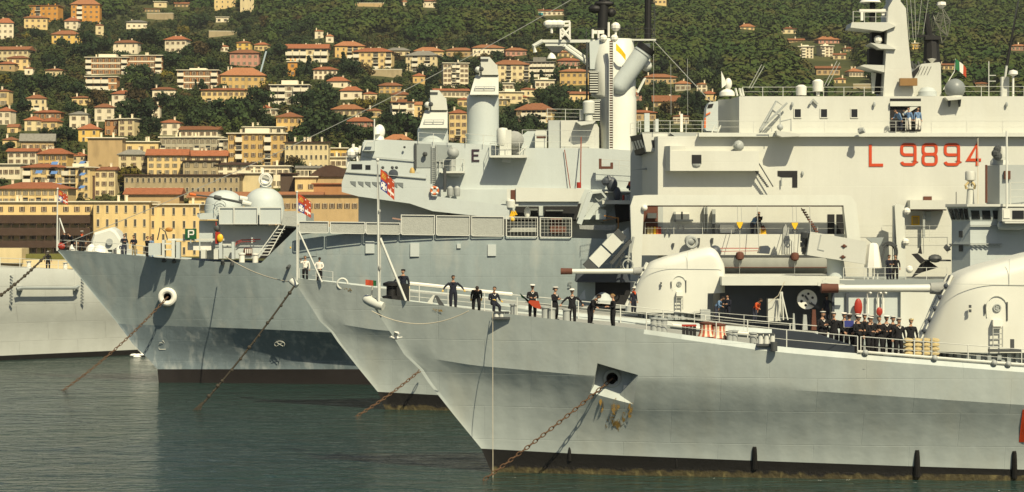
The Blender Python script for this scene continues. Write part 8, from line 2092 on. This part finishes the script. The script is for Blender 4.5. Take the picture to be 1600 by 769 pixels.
person(sy(1292, 172.0, 500), 'slack', 'person in navy jacket standing under the gun barrel behind the sailors', RD(-160), navyC)
grp = 'sailors crowded beside the near gun'
for px, ins, pose, rz, lab, hat, kw in (
    (1285, 3.6, 'cross', 30, 'sailor in white cap with light collar, leftmost of the crowd by the gun', 'sailor', dict(collar=whiteC)),
    (1303, 3.8, 'stand', -20, 'sailor in white cap, second from the left in the crowd', 'sailor', {}),
    (1319, 4.2, 'hold', -10, 'sailor with white cap third from the left, just behind the blue collared one', 'sailor', {}),
    (1327, 3.2, 'behind', 170, 'sailor seen from behind with a blue and white square collar', 'sailor', dict(coll=1)),
    (1339, 4.4, 'stand', 15, 'sailor in white cap in front of the tall red float', 'sailor', {}),
    (1341, 2.4, 'hold', 30, 'shorter sailor in white cap tilted forward, below the red float', 'sailor', dict(h=.98)),
    (1361, 3.8, 'stand', 0, 'sailor in white cap at the middle of the crowd', 'sailor', dict(collar=whiteC)),
    (1359, 2.4, 'hold', 40, 'short sailor in front of the middle one, cap tipped right', 'sailor', dict(h=.97)),
    (1374, 2.6, 'cross', -15, 'capless dark haired sailor between two white caps', None, {}),
    (1385, 3.3, 'hold', 5, 'broad sailor in white cap with light collar near the right of the crowd', 'sailor', dict(collar=whiteC, h=1.03)),
    (1404, 2.6, 'stand', 20, 'sailor in white cap, rightmost of the white caps', 'sailor', dict(collar=whiteC)),
    (1351, 5.2, 'stand', -10, 'sailor in white cap half hidden at the back, left of the middle', 'sailor', {}),
    (1395, 5.0, 'cross', 15, 'sailor in white cap half hidden at the back right of the crowd', 'sailor', {}),
    (1423, 3.4, 'slack', 10, 'person in dark clothes and tan cap beside the gun slot', 'beret', dict(hatm=sandM))):
    h = kw.pop('h', 1.0) * 1.16; coll = kw.pop('coll', 0)
    o = person(on(S1, px, ins), pose, lab, RD(rz), blackC, hat=hat, h=h, group=grp, **kw)
    if coll:
        c = MB(); c.box(-.19, .19, .115, .135, 1.20, 1.50, 0); c.box(-.215, .215, .112, .122, 1.175, 1.50, 1); c = c.build('square_collar', [blueF, whiteC]); c.parent = o
# destroyer bow, second frigate bow, left ship, landing ship
person(on(S3, 100, 1.4), 'stand', 'person in dark uniform right beside the destroyer jackstaff', RD(-20), blackC)
person(on(S3, 114, 1.5), 'stoop', 'person in dark blue bending over the gear at the destroyer bow', RD(-40), navyC)
person(on(S3, 128, 1.3), 'stand', 'person in black with white cap and red scarf at the destroyer bow', RD(10), blackC, hat='white', scarf=redC)
person(on(S3, 194, 1.2), 'cross', 'person in navy jacket with folded arms, left of a pair on the destroyer', RD(20), navyC, legs=jeanC)
person(on(S3, 209, 1.2), 'hold', 'person in dark jacket and khaki trousers, right of a pair', RD(-15), navyC, legs=khakiC)
person(on(S3, 230, 1.6), 'reach', 'person in dark clothes leaning on the grey locker, face to the right', RD(70), blackC)
person(on(S3, 236, 2.2), 'stand', 'person in blue shirt half hidden behind the grey locker', RD(40), blueC)
rb = MB(); c = on(S3, 96, .6); rb.ball(c + Vector((0, 0, .45)), .36, 14, 8, 0, 1, .7, .9); o = rb.build('red_buoy', redR, loc=c); tag(o, 'round red marker buoy lying at the destroyer bow tip', 'buoy')
person(on(S2, 477, 1.6), 'up', 'person in white shirt lifting one hand to the face on the second bow', RD(-10), whiteC, legs=blackC)
person(on(S2, 499, 1.3), 'behind', 'person in white shirt with back turned on the second bow', RD(165), whiteC, legs=blackC)
person(on(S4, 75, 1.0), 'stand', 'lone person in black with white cap on the faded left ship', RD(20), blackC, hat='white')
person(W(1407, 204, 185.7), 'stoop', 'person in light blue shirt leaning left inside the open bay', RD(-60), blueC, legs=jeanC)
person(W(1420, 204, 185.9), 'up', 'person in light blue shirt reaching up in the open bay', RD(-50), blueC, legs=whiteC)
person(W(1434, 204, 185.8), 'stand', 'person in blue shirt at the right end of the open bay', RD(20), blueC, legs=whiteC)
person(W(1175, 367, 185.3), 'stoop', 'person in blue shirt bent beside the yellow machine on the boat deck', RD(60), blueC, legs=jeanC)
person(W(1186, 367, 185.5), 'reach', 'person in dark clothes working over the yellow machine', RD(-30), blackC)
person(W(1389, 437, 171.9), 'hold', 'person in dark blue left of the white davit column', RD(30), navyC)
person(W(1399, 437, 172.0), 'stand', 'person in black touching the white davit column', RD(-20), blackC)
person(W(982, 300, 197.8), 'crouch', 'person in orange jacket crouching under the destroyer funnel', RD(50), redC, legs=jeanC)
mc = thing('pump', 'small yellow pump machine on the boat deck of the landing ship', 'machine', W(1193, 367, 184.9))
b = MB(); b.pbox(1187, 1197, 357, 365, 184.8, .5); b.pbox(1186, 1198, 365.2, 367, 184.7, .7); b.build('frame', yellowM, mc)
b = MB(); b.cyl(W(1190, 358, 184.7), W(1195, 355, 184.7), .2, .2, 10); b.build('engine', brownM, mc)
